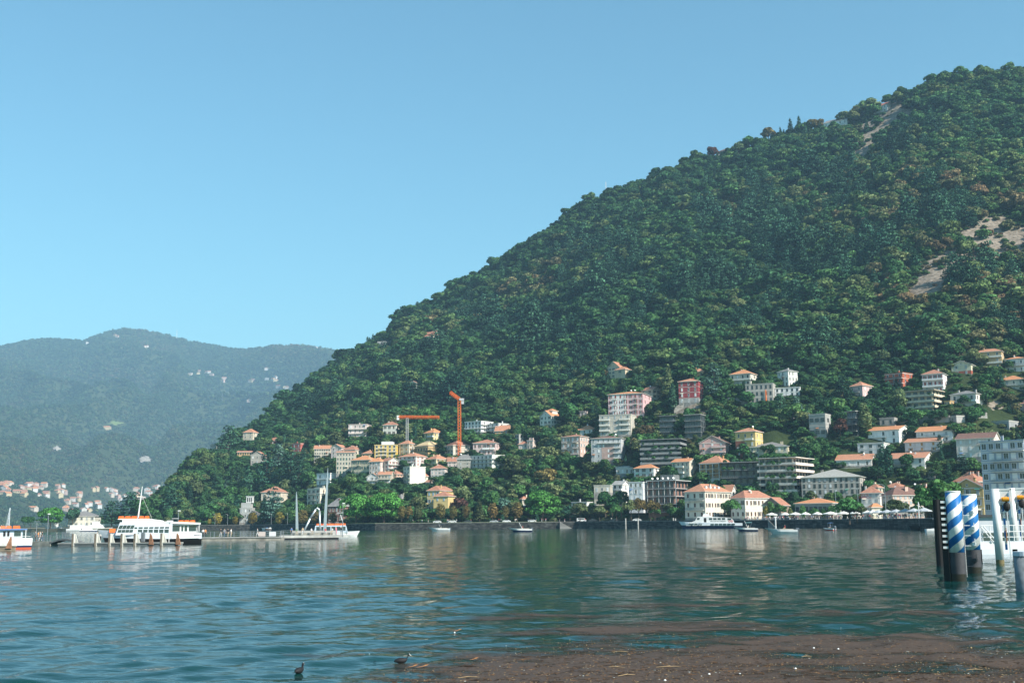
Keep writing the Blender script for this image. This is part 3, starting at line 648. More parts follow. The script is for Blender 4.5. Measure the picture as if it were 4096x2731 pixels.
# --- headland and left slope
H(2, 775, 885, 950, 335, 222, 183, 'hip', CREAM, TERRA, 3, 2, 2, 'cream villa with orange hip roof just right of the big cedar on the spur', 'villa', win='plain')
H(2, 402, 470, 610, 425, 332, 320, 'flat', STN, SLATE, 2, 2, 3, 'weathered stone house half hidden behind the big cedar on the spur', win='plain')
H(2, 1090, 1140, 1168, 372, 318, 290, 'gx', REDW, TERRA2, 1, 1, 1, 'tiny red house with tiled roof between cypress tops on the spur', win='plain')
H(2, 1335, 1430, 1520, 460, 350, 338, 'flat', (0.46, 0.13, 0.10), BROWNR, 2, 2, 0, 'brick red boxy house with low dark roof in the trees of the spur', win='plain')
H(2, 715, 898, 912, 488, 452, 436, 'gx', OCH, TERRA2, 1, 7, 0, 'long low outbuilding with tiled roof and row of dark openings on the garden terrace', 'garden_pavilion', 'outbuilding', win='big', frame='d', chim=0)
H(2, 865, 1010, 1052, 592, 487, 446, 'gy', STN, TERRA, 2, 3, 1, 'grey stone villa with orange gable roof above the garden terrace', 'villa', win='plain')
H(2, 985, 1205, 1295, 1035, 905, 846, 'hip', CREAM, TERRA2, 2, 4, 2, 'big cream villa with wide faded hip roof behind a lakeside cedar', 'villa', win='closed', shc='grey')
e, W, L, Hh, rh = H(2, 738, 868, 905, 1265, 1092, 1080, 'flat', (0.36, 0.37, 0.36), STONER, 3, 3, 0, 'grey stone lakeside tower villa with white arched loggia on top', 'tower_villa', 'villa', win='plain', D=765, chim=0)
mb = MB(); mb.box((-W*0.05, 0.5, 1.7), (W*0.8, L*0.75, 3.4)); ob('upper_storey', mb.mesh('upper_storey', wall_mat((0.40, 0.40, 0.38))), e, (0, 0, Hh+0.36))
mb = MB(); lw = W*0.52
mb.box((0, 0, 3.6), (lw, lw, 0.5)); mb.box((0, 0, 0.2), (lw, lw, 0.4)); mb.box((0, 0.4, 1.9), (lw*0.7, lw*0.7, 3.0), 1); mb.box((0, 0, 4.2), (lw+0.5, lw+0.5, 0.3))
for i in range(4):
    for f_ in (0, 1): q = -lw/2+0.2+(lw-0.4)*i/3; mb.box((q, -lw/2+0.2, 1.9) if f_ == 0 else (lw/2-0.2, q, 1.9), (0.36, 0.36, 3.0))
ob('loggia', mb.mesh('loggia', [WHITE, DARKM]), e, (W*0.2, 0.4, Hh+3.8))
mb = MB(); x0 = W/2+0.01; mb.loft([[(x0, -L/2+1, -6), (x0, L/2, -6), (x0, L/2, Hh*0.86), (x0, -L/2+1, Hh*0.86)], [(x0+9.5, -L/2+1, -6), (x0+9.5, L/2, -6), (x0+9.5, L/2, Hh*0.52), (x0+9.5, -L/2+1, Hh*0.52)]])
wg = ob('wing', mb.mesh('wing', STONEW), e)
for i in range(3): ob('arch', window_mesh(1.5, 2.6, 'arch', 'grey', 'd'), wg, (x0+1.9+i*2.9, -L/2+0.99, Hh*0.26))
e, W, L, Hh, rh = H(2, 1615, 1768, 1925, 830, 692, 682, 'flat', (0.74, 0.74, 0.73), FLATR, 2, 2, 1, 'white modern flat roofed house with blank sunlit side wall behind the steel sculpture', win='big', frame='d', asp=0.9, chim=0, bal=[('f', 1, 0, 1)], rail='w')
e, W, L, Hh, rh = H(2, 1505, 1650, 1815, 1068, 868, 858, 'flat', (0.66, 0.61, 0.50), FLATR, 3, 3, 2, 'ornate cream lakeside villa with cornices and roof balustrade', 'villa', shc='brown', bal=[('f', 1, 0.1, 0.7), ('f', 2, 0.1, 0.7)], chim=2)
mb = MB(); mb.box((0, 0, Hh*0.72), (W+0.7, L+0.7, 0.4)); mb.box((0, 0, Hh+0.75), (W+0.2, 0.15, 0.7)); ob('cornice', mb.mesh('cornice', CREAMF), e)
H(2, 1745, 1900, 1985, 1262, 1062, 985, 'hip', (0.20, 0.10, 0.08), SLATE, 2, 4, 1, 'dark brick house with grey roof and tall chimneys beside the umbrella pines', win='plain', chim=3)
# --- middle town
H(2, 1978, 2185, 2242, 292, 135, 126, 'flat', LPINK, FLATR, 3, 4, 1, 'pale pink flat roofed apartment block with three balconies above the left of town', 'apartment_building', 'apartments', bal=[('f', 1, 0, 1), ('f', 2, 0, 1), ('f', 0, 0.1, 1)], rail='w', win='plain')
H(2, 1590, 1770, 1778, 525, 410, 378, 'gx', CREAM, TERRA, 3, 7, 0, 'cream terrace house with dark green shutters and seven window bays', shc='green', bal=[('f', 1, 0, .4), ('f', 1, .6, 1)])
H(2, 1780, 1895, 1962, 530, 400, 366, 'gy', LPINK, TERRA, 3, 2, 2, 'pale pinkish gable house joined to the seven bay terrace house', win='plain')
H(2, 1900, 2050, 2155, 560, 425, 380, 'hip', CREAM, TERRA2, 2, 3, 3, 'cream house with roof terrace rising behind the tall beige tenement', win='plain', chim=2)
H(2, 1840, 2040, 2065, 708, 458, 440, 'gx', BEI, TERRA, 5, 6, 0, 'tall beige five storey tenement with thin tiled roof', 'apartment_building', 'apartments', shc='green')
H(2, 2135, 2240, 2300, 520, 465, 434, 'hip', YEL, TERRA, 1, 3, 1, 'small ochre house with orange roof behind the long yellow tenement', win='plain')
H(3, 508, 690, 790, 1005, 842, 800, 'hip', (0.58, 0.50, 0.34), TERRA3, 3, 6, 2, 'long yellow tenement with bright orange hip roof and blue awning', 'apartment_building', 'apartments', shc='green', chim=2, bal=[('f', 2, .35, .5)])
H(3, 690, 800, 862, 990, 858, 822, 'hip', LPINK, TERRA3, 3, 4, 1, 'pale pink house with orange roof adjoining the long yellow tenement', win='plain', shc='brown')
H(3, 800, 880, 985, 970, 855, 825, 'gx', (0.62, 0.58, 0.54), TERRA2, 3, 2, 3, 'light stone house with stacked side balconies below the yellow apartment block', win='sh', shc='red', bal=[('s', 1, 0, 1), ('s', 2, 0, 1)], rail='w')
e, W, L, Hh, rh = H(3, 742, 960, 1000, 835, 695, 684, 'flat', (0.66, 0.45, 0.10), FLATR, 4, 5, 1, 'bright yellow modern apartment block with white roof terrace', 'apartment_building', 'apartments', win='big', frame='w', bal=[('f', 1, .2, .55), ('f', 2, .2, .55), ('f', 3, .2, .55), ('f', 2, .7, 1)], rail='w', ww=1.6, chim=0)
mb = MB(); mb.box((0, 1, 1.2), (W*0.5, L*0.5, 2.4)); ob('penthouse', mb.mesh('penthouse', WHITE), e, (0, 0, Hh+0.4))
H(3, 826, 955, 1000, 602, 493, 460, 'hip', (0.66, 0.64, 0.56), TERRA2, 2, 3, 2, 'white two storey house with brown shutters behind the grey crane mast', shc='brown')
H(3, 985, 1085, 1155, 800, 682, 650, 'hip', CREAM, TERRA, 3, 2, 2, 'cream house with orange lit shutters at the foot of the grey crane', shc='ochre')
e, W, L, Hh, rh = H(3, 1140, 1275, 1420, 798, 700, 648, 'hip', NEWWOOD, NEWWOOD, 2, 0, 0, 'house under construction with bare timber roof and scaffold boards', 'unfinished_house', chim=0)
for i in range(4):
    mb = MB(); mb.box((0, 0, 0), (W+2.0, 0.7, 0.07)); ob('scaffold_board', mb.mesh('scaffold_board', NEWWOOD), e, (0, -L/2-0.7, 1.5+i*1.9)); mb = MB(); mb.box((0, 0, 0), (0.7, L+1, 0.07)); ob('scaffold_board', mb.mesh('scaffold_board', NEWWOOD), e, (W/2+0.7, 0, 1.52+i*1.9))
for i in range(5):
    mb = MB(); mb.cyl((0, 0, -5), (0, 0, Hh), 0.06, n=5); ob('scaffold_pole', mb.mesh('scaffold_pole', STEELG), e, (-W/2+W*i/4, -L/2-1.1, 0)); ob('opening', window_mesh(1.3, 1.9, 'big', 'brown', 'd'), e, (-W/2+W*(i+.5)/5, -L/2, Hh*0.62))
H(3, 1236, 1330, 1427, 662, 572, 532, 'hip', (0.66, 0.54, 0.28), TERRA3, 2, 2, 3, 'yellow villa with orange hip roof and white balcony above the unfinished house', 'villa', win='plain', bal=[('f', 1, .4, 1)], solid=WHITE)
H(4, 527, 625, 826, 532, 385, 335, 'hip', (0.56, 0.50, 0.42), TERRA2, 3, 3, 2, 'square cream villa with grey green shutters at the foot of the orange crane', 'villa', shc='green', bal=[('f', 1, .3, .7), ('f', 2, .3, .7)])
H(4, 858, 1125, 1196, 508, 355, 312, 'hip', (0.62, 0.47, 0.45), TERRA2, 2, 5, 2, 'pink villa with brown eaves and white stone balcony', 'villa', shc='brown', bal=[('f', 1, .42, .72), ('f', 1, .76, .95)], solid=WHITE)
e, W, L, Hh, rh = H(4, 803, 1085, 1275, 685, 502, 492, 'flat', (0.68, 0.67, 0.63), FLATR, 4, 6, 0, 'long white apartment block with grey balconies and blank bright side wall under the pink villa', 'apartment_building', 'apartments', win='big', frame='d', bal=[('f', 1, 0, 1), ('f', 2, 0, 1), ('f', 3, 0, 1), ('s', 2, 0, .2), ('s', 3, 0, .2)], asp=0.7, rail='g', chim=0)
H(4, 672, 835, 846, 665, 545, 502, 'hip', STN, SLATE, 3, 2, 0, 'grey stone house with slate roof and roof aerials beside the white balcony block', shc='brown', win='plain', dish=1, chim=2)
H(4, 560, 670, 676, 645, 572, 530, 'gx', LPINK, TERRA2, 2, 2, 0, 'small pinkish house squeezed beside the grey stone slate house', win='plain')
H(4, -20, 185, 340, 665, 512, 468, 'hip', (0.68, 0.60, 0.56), TERRA, 4, 4, 3, 'four storey white and rose house with red shutters in the middle of town', shc='red', bal=[('f', 1, .05, .6), ('f', 2, .05, .9)], rail='w')
H(4, 297, 425, 575, 642, 548, 500, 'hip', (0.64, 0.56, 0.38), TERRA, 2, 2, 3, 'cream yellow house with ochre shutters and patched orange roof', shc='ochre', chim=2)
H(4, 362, 530, 565, 765, 656, 616, 'hip', LPINK, TERRA2, 3, 4, 1, 'rose house with brown roof above the dark garden trees', shc='grey')
H(4, 40, 115, 300, 865, 640, 628, 'flat', (0.76, 0.73, 0.62), FLATR, 5, 2, 0, 'tall narrow white house with blank sunlit flank', win='sh', shc='green', bal=[('f', i, 0, 1) for i in (1, 2, 3)], chim=1, dish=1)
H(4, 112, 140, 330, 855, 742, 706, 'hip', (0.72, 0.66, 0.50), TERRA2, 2, 1, 3, 'small cream house with arched windows in front of the tall narrow white house', win='arch', shc='ochre')
H(3, 665, 775, 800, 1090, 1015, 980, 'gy', (0.48, 0.50, 0.52), TERRA2, 2, 3, 0, 'small bluish gable house with dark balconies in the garden trees', win='plain', bal=[('f', 1, 0, 1)])
H(3, 778, 905, 935, 1085, 990, 962, 'gx', BEI, TERRA, 2, 4, 0, 'low beige house with orange roof and long balcony behind a dark fir', win='plain', bal=[('f', 1, 0, 1)])
H(3, 885, 960, 1030, 1050, 985, 955, 'hip', (0.58, 0.38, 0.28), TERRA2, 2, 2, 2, 'salmon house with tiled roof behind the dark fir', win='plain')
e, W, L, Hh, rh = H(4, 320, 465, 640, 1172, 913, 866, 'hip', (0.64, 0.48, 0.22), TERRA2, 3, 3, 1, 'yellow lakefront villa with pale blue shutters and red hip roof', 'villa', shc='blue', win='closed', D=655, th=R(24))
mb = MB(); mb.box((0, 0, Hh*0.36-3), (9, 10, Hh*0.72+6)); wg = ob('wing', mb.mesh('wing', wall_mat((0.64, 0.48, 0.22))), e, (W/2+3.5, -L/2-1.2, 0)); ob('roof', roof_mesh('hip', 9, 10, 2.6, TERRA2), wg, (0, 0, Hh*0.72))
for i in range(2): ob('window', window_mesh(1.0, 1.7, 'closed', 'blue', 'c'), wg, (-2+4*i, -5, Hh*0.58)); ob('window', window_mesh(1.0, 1.7, 'arch', 'blue', 'c'), wg, (-2+4*i, -5, Hh*0.17))
mb = MB(); mb.box((0, 0, Hh*0.22-3), (11, 9, Hh*0.44+6)); wg = ob('wing', mb.mesh('wing', wall_mat((0.66, 0.52, 0.28))), e, (-W/2-5.4, -L/2+4, 0))
mb = MB(); mb.box((0, 0, Hh*0.37), (6, 8, Hh*0.74)); w2 = ob('wing', mb.mesh('wing', wall_mat((0.64, 0.48, 0.22))), e, (-W/2-2.9, L/2-3, 0)); ob('roof', roof_mesh('hip', 6, 8, 1.8, TERRA2), w2, (0, 0, Hh*0.74))
H(4, 1410, 1440, 1500, 1180, 1015, 990, 'hip', CREAM, TERRA2, 3, 1, 2, 'cream house mostly hidden behind the largest umbrella pine', win='plain', D=660)
# upper middle
e, W, L, Hh, rh = H(4, 760, 955, 1100, 272, 100, 90, 'flat', (0.68, 0.69, 0.69), FLATR, 4, 5, 2, 'white modern block wrapped in grey scaffold rails below the wood', 'apartment_building', 'apartments', win='big', frame='d', bal=[('f', 1, 0, 1), ('f', 2, 0, 1), ('s', 1, 0, 1), ('s', 2, 0, 1), ('s', 3, 0, 1)], rail='w', chim=1)
H(4, 1020, 1160, 1310, 252, 130, 120, 'flat', (0.60, 0.62, 0.62), FLATR, 3, 3, 2, 'stepped white modern house right of the scaffolded block', win='big', frame='d', bal=[('f', 1, 0, 1), ('f', 2, 0, 1)], rail='w')
H(4, 1118, 1275, 1312, 250, 212, 152, 'gx', OCH, TERRA, 1, 3, 0, 'ochre barn like house with big orange roof slope', win='plain', chim=0)
e, W, L, Hh, rh = H(5, 170, 300, 418, 892, 748, 690, 'gy', (0.72, 0.69, 0.62), TERRA3, 3, 3, 4, 'lone white villa with orange roofs and green shutters left of the pink tower', 'villa', shc='green', bal=[('f', 1, .5, 1)], dish=1)
mb = MB(); mb.box((0, 0, 1.2), (W*0.6, L*0.5, 2.4)); tw = ob('upper_storey', mb.mesh('upper_storey', wall_mat((0.72, 0.69, 0.62))), e, (0, L*0.1, Hh+rh*0.4)); ob('roof', roof_mesh('hip', W*0.6, L*0.5, 1.5, TERRA3), tw, (0, 0, 2.4))
e, W, L, Hh, rh = H(4, 1495, 1565, 1600, 435, 328, 318, 'flat', (0.68, 0.52, 0.46), FLATR, 2, 2, 1, 'small ornate salmon villa with little corner turrets above the round garden trees', 'villa', win='arch', chim=4)
H(4, 1395, 1500, 1520, 428, 375, 345, 'hip', LPINK, TERRA2, 1, 2, 0, 'low wing with tiled roof left of the turreted salmon villa', win='plain', chim=0)
H(4, 1352, 1400, 1445, 385, 258, 250, 'flat', CONC, FLATR, 3, 2, 1, 'roofless grey concrete frame building in the garden', 'concrete_ruin', 'ruin', win='big', frame='d', chim=0)
e, W, L, Hh, rh = H(5, 945, 1080, 1175, 350, 190, 130, 'gy', (0.58, 0.48, 0.34), TERRA, 4, 3, 1, 'beige villa with two orange roofs highest above the pink tower block', 'villa', shc='green')
mb = MB(); mb.box((0, 0, Hh*0.38-2), (9.5, 8, Hh*0.76+4)); wg = ob('wing', mb.mesh('wing', wall_mat((0.60, 0.50, 0.36))), e, (W/2+2.2, -L/2+1.2, 0)); ob('roof', roof_mesh('hip', 9.5, 8, 2.3, TERRA), wg, (0, 0, Hh*0.76)); ob('window', window_mesh(1.1, 1.7, 'sh', 'green', 'c'), wg, (0, -4, Hh*0.6)); ob('window', window_mesh(1.1, 1.7, 'sh', 'green', 'c'), wg, (4.75, 0, Hh*0.6), R(90))
e, W, L, Hh, rh = H(5, 952, 1352, 1450, 805, 490, 452, 'hip', (0.62, 0.42, 0.43), TERRA3, 5, 7, 2, 'tall pink apartment tower with a white middle strip and red shutters', 'apartment_building', 'apartments', shc='red', bal=[('f', i, a, a+.11) for i in (1, 2, 3, 4) for a in (.14, .44, .73)], rail='d', dish=2)
mb = MB(); mb.box((0, 0, Hh/2), (W*0.42, 0.1, Hh)); ob('white_strip', mb.mesh('white_strip', wall_mat((0.68, 0.66, 0.65))), e, (-W*0.2, -L/2-0.02, 0))
H(5, 1325, 1460, 1592, 605, 448, 410, 'gx', (0.52, 0.46, 0.36), TERRA2, 3, 2, 3, 'old stone coloured farmhouse with gable behind the pink tower', shc='brown', bal=[('f', 1, .3, 1)], dish=1)
e, W, L, Hh, rh = H(5, 1758, 1985, 2040, 605, 348, 312, 'hip', (0.34, 0.07, 0.075), TERRA, 4, 3, 1, 'dark red house with tall white framed windows and solar panel', win='plain', frame='w')
mb = MB(); mb.box((0, 0, 0), (W+0.1, L+0.1, Hh*0.24)); ob('plinth', mb.mesh('plinth', CONC), e, (0, 0, Hh*0.11))
H(5, 1922, 2040, 2066, 305, 242, 208, 'hip', OCH, TERRA, 1, 2, 0, 'small ochre house behind the dark red house, under the wood', win='plain')
H(5, 850, 1212, 1292, 980, 735, 726, 'flat', (0.52, 0.48, 0.41), FLATR, 4, 5, 2, 'beige four storey flat roofed apartment block right below the pink tower', 'apartment_building', 'apartments', win='closed', shc='grey', bal=[('f', i, a, b_) for i in (1, 2, 3) for a, b_ in ((0, .32), (.64, .96))], solid=CREAMF)
e, W, L, Hh, rh = H(5, 415, 630, 757, 1262, 985, 960, 'hip', (0.52, 0.37, 0.31), TERRA2, 4, 4, 4, 'dusty rose apartment block with white balconies and rooftop garden pergola', 'apartment_building', 'apartments', win='closed', shc='white', bal=[('f', i, a, b_) for i in (2, 3) for a, b_ in ((.05, .3), (.62, .88))]+[('f', 1, 0.1, .95)], rail='w')
e, W, L, Hh, rh = H(5, 757, 1100, 1176, 1292, 1000, 970, 'hip', (0.44, 0.45, 0.46), BROWNR, 5, 6, 1, 'grey and rose five storey apartment block with white balcony rails', 'apartment_building', 'apartments', win='plain', frame='w', bal=[('f', 4, .2, 1)]+[('f', i, .74, 1) for i in (1, 2, 3)], rail='w', dish=1)
mb = MB(); mb.box((0, 0, Hh*0.38), (W*0.42, 0.12, Hh*0.76)); ob('rose_panel', mb.mesh('rose_panel', wall_mat((0.46, 0.32, 0.28))), e, (W*0.06, -L/2-0.03, 0))
H(5, 590, 768, 846, 955, 903, 855, 'hip', WHT, TERRA3, 1, 3, 1, 'low white house with bright orange hip roof left of the beige block', win='plain', dish=1)
H(5, 625, 690, 720, 755, 700, 690, 'flat', LPINK, TERRA2, 1, 1, 0, 'tiny pink garden house on the slope left of the pink tower', win='plain', chim=0)
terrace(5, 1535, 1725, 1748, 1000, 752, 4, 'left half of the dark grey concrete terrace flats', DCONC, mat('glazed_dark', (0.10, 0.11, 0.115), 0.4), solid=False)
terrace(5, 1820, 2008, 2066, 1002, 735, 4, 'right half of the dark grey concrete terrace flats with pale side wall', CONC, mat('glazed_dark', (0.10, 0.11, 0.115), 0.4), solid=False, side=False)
terrace(5, 1312, 1780, 1880, 1292, 1012, 5, 'dark terraced block with rounded balconies and a planted green roof', mat('slab_grey', (0.25, 0.26, 0.26), 0.8), mat('glazed_black', (0.035, 0.04, 0.042), 0.3), GREENR, dep=2.4, solid=True, plants=26, ov=0.4)
H(7, 0, 295, 357, 1225, 1052, 980, 'gy', (0.60, 0.37, 0.34), BROWNR, 3, 3, 1, 'salmon pink gable house with dark brown roof and recessed loggia', shc='white', win='plain', frame='w', bal=[('f', 1, .45, 1), ('f', 2, .45, 1)], solid=wall_mat(PINK))
H(5, 1245, 1470, 1582, 1455, 1342, 1286, 'hip', WHT, TERRA3, 2, 3, 2, 'white house with vivid orange hip roof below the green roofed block', shc='brown', dish=1)
H(5, 1042, 1240, 1250, 1425, 1345, 1335, 'flat', (0.56, 0.56, 0.54), FLATR, 1, 4, 0, 'low flat annex with rooftop plants joined to the white orange roofed house', 'annex', win='plain', chim=0)
H(5, 1680, 1878, 1985, 1475, 1278, 1240, 'gx', (0.60, 0.55, 0.44), TERRA3, 3, 4, 2, 'cream apartment house with green awnings left of the white columned balconies', 'apartment_building', 'apartments', win='plain', bal=[('f', 1, .25, .7), ('f', 2, .25, .7)], solid=CREAMF)
# --- lower right town
e, W, L, Hh, rh = H(8, 300, 560, 700, 545, 300, 222, 'hip', (0.56, 0.33, 0.16), TERRA, 3, 4, 1, 'house with white columned balconies, dark dormers and orange roof', win='plain', frame='d', chim=2)
bw = W*0.92
for i in range(4):
    mb = MB(); mb.box((0, -1.0, 0), (bw, 2.0, 0.22)); bo = ob('balcony', mb.mesh('balcony', CREAMF), e, (0, -L/2, Hh*0.24+i*Hh*0.235)); mb = MB()
    for q in range(int(bw/0.4)): mb.box((-bw/2+0.1+q*0.4, -1.9, 0.5), (0.05, 0.05, 0.9))
    mb.box((0, -1.9, 1.0), (bw, 0.07, 0.07)); ob('railing', mb.mesh('railing', DARKM), bo)
for q in range(4): mb = MB(); mb.cyl((0, 0, 0), (0, 0, Hh*0.72), 0.2, 0.17, n=8); ob('column', mb.mesh('column', WHITE), e, (-bw/2+0.3+(bw-0.6)*q/3, -L/2-1.75, Hh*0.24))
mb = MB(); mb.box((0, -1.0, Hh*0.08), (bw, 1.9, Hh*0.30)); ob('plinth', mb.mesh('plinth', wall_mat((0.55, 0.54, 0.50))), e, (0, -L/2, 0))
terrace(8, 548, 1050, 1092, 562, 295, 3, 'long dark terrace flats with planted balconies and grey hip roof edge', mat('slab_grey', (0.25, 0.26, 0.26), 0.8), mat('glazed_brown', (0.07, 0.055, 0.045), 0.35), SLATE, dep=2.2, solid=False, plants=14, ov=1.2, asp=1.6)
for i, (a, b_, c, y0, y1) in enumerate([(1075, 1462, 1665, 358, 235), (1005, 1385, 1610, 530, 395), (978, 1375, 1510, 700, 485)]): pass
e, W, L, Hh, fh = terrace(8, 985, 1440, 1660, 720, 240, 6, 'big beige stepped terrace block with planted roof garden', wall_mat((0.78, 0.68, 0.60)), wall_mat((0.56, 0.49, 0.43)), GREENR, dep=2.6, solid=True, plants=30, asp=1.3)
for i in range(12): c = KIND['shrub'][i % 2][0]; ob('roof_shrub', c, e, (random.uniform(-.45, .45)*W, random.uniform(-.45, -.1)*L, Hh+0.4), random.uniform(0, 6), random.uniform(.7, 1.2))
H(8, 888, 1330, 1456, 248, 98, 42, 'hip', (0.60, 0.53, 0.38), SLATE, 2, 7, 3, 'cream villa with white ground floor, dentil eaves and grey hip roof', 'villa', win='plain', frame='w', chim=3, asp=1.4)
e, W, L, Hh, rh = H(7, 416, 640, 726, 1225, 928, 886, 'hip', (0.62, 0.46, 0.20), TERRA, 3, 3, 2, 'golden yellow villa with brick lower left corner and stone balconies', 'villa', win='plain', frame='c', bal=[('f', 2, .5, .9), ('f', 1, .1, .45)], solid=CREAMF, dish=1)
mb = MB(); mb.box((0, 0, Hh*0.32), (W*0.46, 0.12, Hh*0.64)); ob('brick_panel', mb.mesh('brick_panel', BRICK), e, (-W*0.27, -L/2-0.03, 0))
e, W, L, Hh, rh = H(8, 1512, 2190, 2400, 745, 462, 372, 'hip', (0.40, 0.36, 0.32), STONER, 4, 11, 4, 'huge grey brown former convent with rows of dark windows and stone slate roof', 'convent', 'building', win='plain', frame='d', chim=4, asp=2.0, shc='brown')
H(7, 1258, 1440, 1500, 1012, 735, 722, 'flat', CONC, FLATR, 2, 3, 1, 'grey concrete villa with tall glass front on the slope', 'modern_villa', 'villa', win='big', frame='d', ww=2.4, chim=0)
terrace(7, 1672, 1785, 1866, 1002, 702, 4, 'slim concrete frame tower with open balconies beside the glass fronted villa', CONC, mat('glazed_dark', (0.10, 0.11, 0.115), 0.4), dep=1.6, solid=False, side=False)
mb = MB(); p0 = hill_hit(*zuv(7, 1090, 900)); mb.box((0, 0, 0), (34, 6, 0.7)); tag(ob('canopy', mb.mesh('canopy', CONC), None, (p0.x+17, p0.y+8, p0.z+6.5)), 'long flat concrete canopy slab joining the glass villa and tower', 'canopy')
H(7, 347, 580, 666, 412, 262, 210, 'hip', (0.58, 0.53, 0.46), TERRA3, 2, 4, 1, 'peeling cream villa with wide balcony above the graffiti ruin', 'villa', win='plain', frame='d', bal=[('f', 1, 0, 1), ('s', 1, 0, 1)], solid=CREAMF)
e, W, L, Hh, rh = H(7, 532, 838, 866, 605, 382, 374, 'flat', (0.36, 0.34, 0.31), FLATR, 3, 6, 0, 'derelict grey house with empty windows and black graffiti', 'derelict_house', 'ruin', win='big', frame='d', chim=0)
mb = MB(); mb.cyl((0, 0, 0), (0, 0, Hh*0.8), 0.45, 0.3, n=8); ob('debris_chute', mb.mesh('debris_chute', ORANGE), e, (W*0.24, -L/2-0.7, -1.5))
H(7, 892, 1012, 1116, 418, 235, 205, 'hip', (0.70, 0.69, 0.65), SLATE, 3, 3, 3, 'white square tower house with grey roof above the white block', 'tower_house', win='plain', bal=[('f', 2, .4, .7)])
H(7, 862, 1140, 1172, 530, 430, 420, 'flat', (0.72, 0.72, 0.72), FLATR, 2, 5, 1, 'long white flat roofed block with square windows below the tower house', win='plain', frame='d', chim=0)
H(7, 1712, 1858, 1970, 552, 405, 360, 'hip', (0.62, 0.44, 0.42), TERRA, 2, 2, 2, 'pink house with red hip roof next to the tall dark cedar', win='plain', shc='grey', bal=[('f', 1, .4, .8)])
# --- lakefront right
e, W, L, Hh, rh = H(8, 122, 360, 668, 962, 632, 552, 'hip', (0.66, 0.62, 0.53), TERRA, 3, 3, 9, 'three storey cream lakefront hotel with iron balconies and orange hip roof', 'hotel', 'hotel', D=556, shc='brown', bal=[('f', 1, .05, .95), ('f', 2, .05, .95)], chim=4, asp=2.0, win='closed')
for i in range(4): mb = MB(); mb.box((0, 0, 0.5), (1.0, 1.3, 1.1)); ob('dormer', mb.mesh('dormer', WHITE), e, (W*0.3, -L*0.3+L*0.16*i, Hh+rh*0.42))
H(8, 662, 832, 1152, 968, 706, 632, 'hip', (0.68, 0.63, 0.54), TERRA2, 2, 3, 7, 'two storey white lakefront house with faded orange roof beside the hotel', D=548, shc='brown', win='closed', asp=2.0, dish=1)
e, W, L, Hh, fh = terrace(6, 848, 1195, 1372, 872, 505, 4, 'brown lakefront apartment block with glazed steel balconies', mat('pale_slab', (0.50, 0.50, 0.49), 0.7), wall_mat((0.30, 0.17, 0.13)), FLATR, D=590, solid=False, colw=5, asp=1.2)
mb = MB(); mb.box((0, 2, 1.5), (W*0.45, L*0.4, 3)); ob('penthouse', mb.mesh('penthouse', DCONC), e, (0, 0, Hh+0.4))
for i in range(5): mb = MB(); mb.cyl((0, 0, 0), (0, 0, 0.9), 0.05, n=5, m=1); mb.cyl((0, -.1, 1.0), (0.05, -.22, 1.06), 0.45, 0.55, n=10); ob('satellite_dish', mb.mesh('satellite_dish', [WHITE, STEELG]), e, (-W*0.4+i*W*0.18, -L*0.3, Hh+0.4), R(25))
H(6, 636, 800, 850, 745, 525, 515, 'flat', (0.58, 0.60, 0.62), FLATR, 3, 3, 0, 'pale grey wing joined to the brown lakefront apartment block', 'apartment_building', 'apartments', win='closed', shc='white', D=596, chim=0)
H(6, 225, 415, 445, 662, 562, 552, 'flat', (0.46, 0.43, 0.36), WHITE, 1, 3, 0, 'low stone house with white flat roof among lakeside trees', win='plain', frame='w', D=612, chim=0)
H(6, 445, 560, 640, 690, 550, 512, 'gx', WHT, FLATR, 2, 2, 1, 'white chalet with red window and white balcony beside the low stone house', win='plain', frame='d', D=620, bal=[('f', 1, 0, 1)], solid=WHITE)
H(6, -40, 140, 225, 815, 760, 750, 'flat', (0.62, 0.62, 0.60), FLATR, 1, 4, 1, 'low white pavilion behind the promenade trees', 'pavilion', 'pavilion', win='big', frame='d', D=640, chim=1)
H(8, 1035, 1250, 1345, 905, 792, 712, 'gy', (0.26, 0.20, 0.16), TERRA2, 1, 3, 1, 'brown gabled pavilion with roof light behind two small trees', 'pavilion', 'pavilion', win='big', frame='d', D=528, chim=0)
H(8, 1425, 1850, 1962, 915, 768, 716, 'hip', (0.30, 0.29, 0.27), TERRA3, 1, 8, 2, 'long low restaurant with orange roof and dark glass veranda', 'restaurant', 'restaurant', win='big', frame='d', D=512, ww=2.6, chim=1)
e, W, L, Hh, rh = H(10, 445, 655, 690, 985, 796, 736, 'hip', (0.66, 0.64, 0.60), TERRA2, 3, 3, 0, 'white hotel house with red painted name on its wall', 'hotel', 'hotel', win='closed', shc='grey', D=520, skip=[('f', 2, 0), ('f', 0, 0), ('f', 0, 1), ('f', 0, 2)])
red = mat('red_lettering', (0.42, 0.02, 0.02), 0.7)
for t_, zz in (('HOTEL', 0.86), ('MARCO', 0.72)): ob('lettering', text_mesh(t_, 1.55, red, 0.03), e, (-W*0.28, -L/2-0.05, Hh*zz), (R(90), 0, 0))
H(10, 682, 812, 1155, 1015, 825, 742, 'hip', (0.62, 0.44, 0.36), BROWNR, 3, 2, 6, 'pink house with brown tiled roof and pale grey shutters on the piazza', shc='grey', D=505, asp=1.6, chim=3, dish=1)
H(10, 530, 630, 690, 880, 735, 700, 'hip', BEI, TERRA2, 2, 2, 1, 'house with brown roof and orange chimney stack behind the white hotel house', win='plain', D=545, chim=2)
H(10, 690, 900, 1010, 860, 735, 685, 'hip', BEI, TERRA2, 2, 3, 2, 'beige house with broad brown roof behind the piazza', win='plain', D=556, chim=3, dish=1)
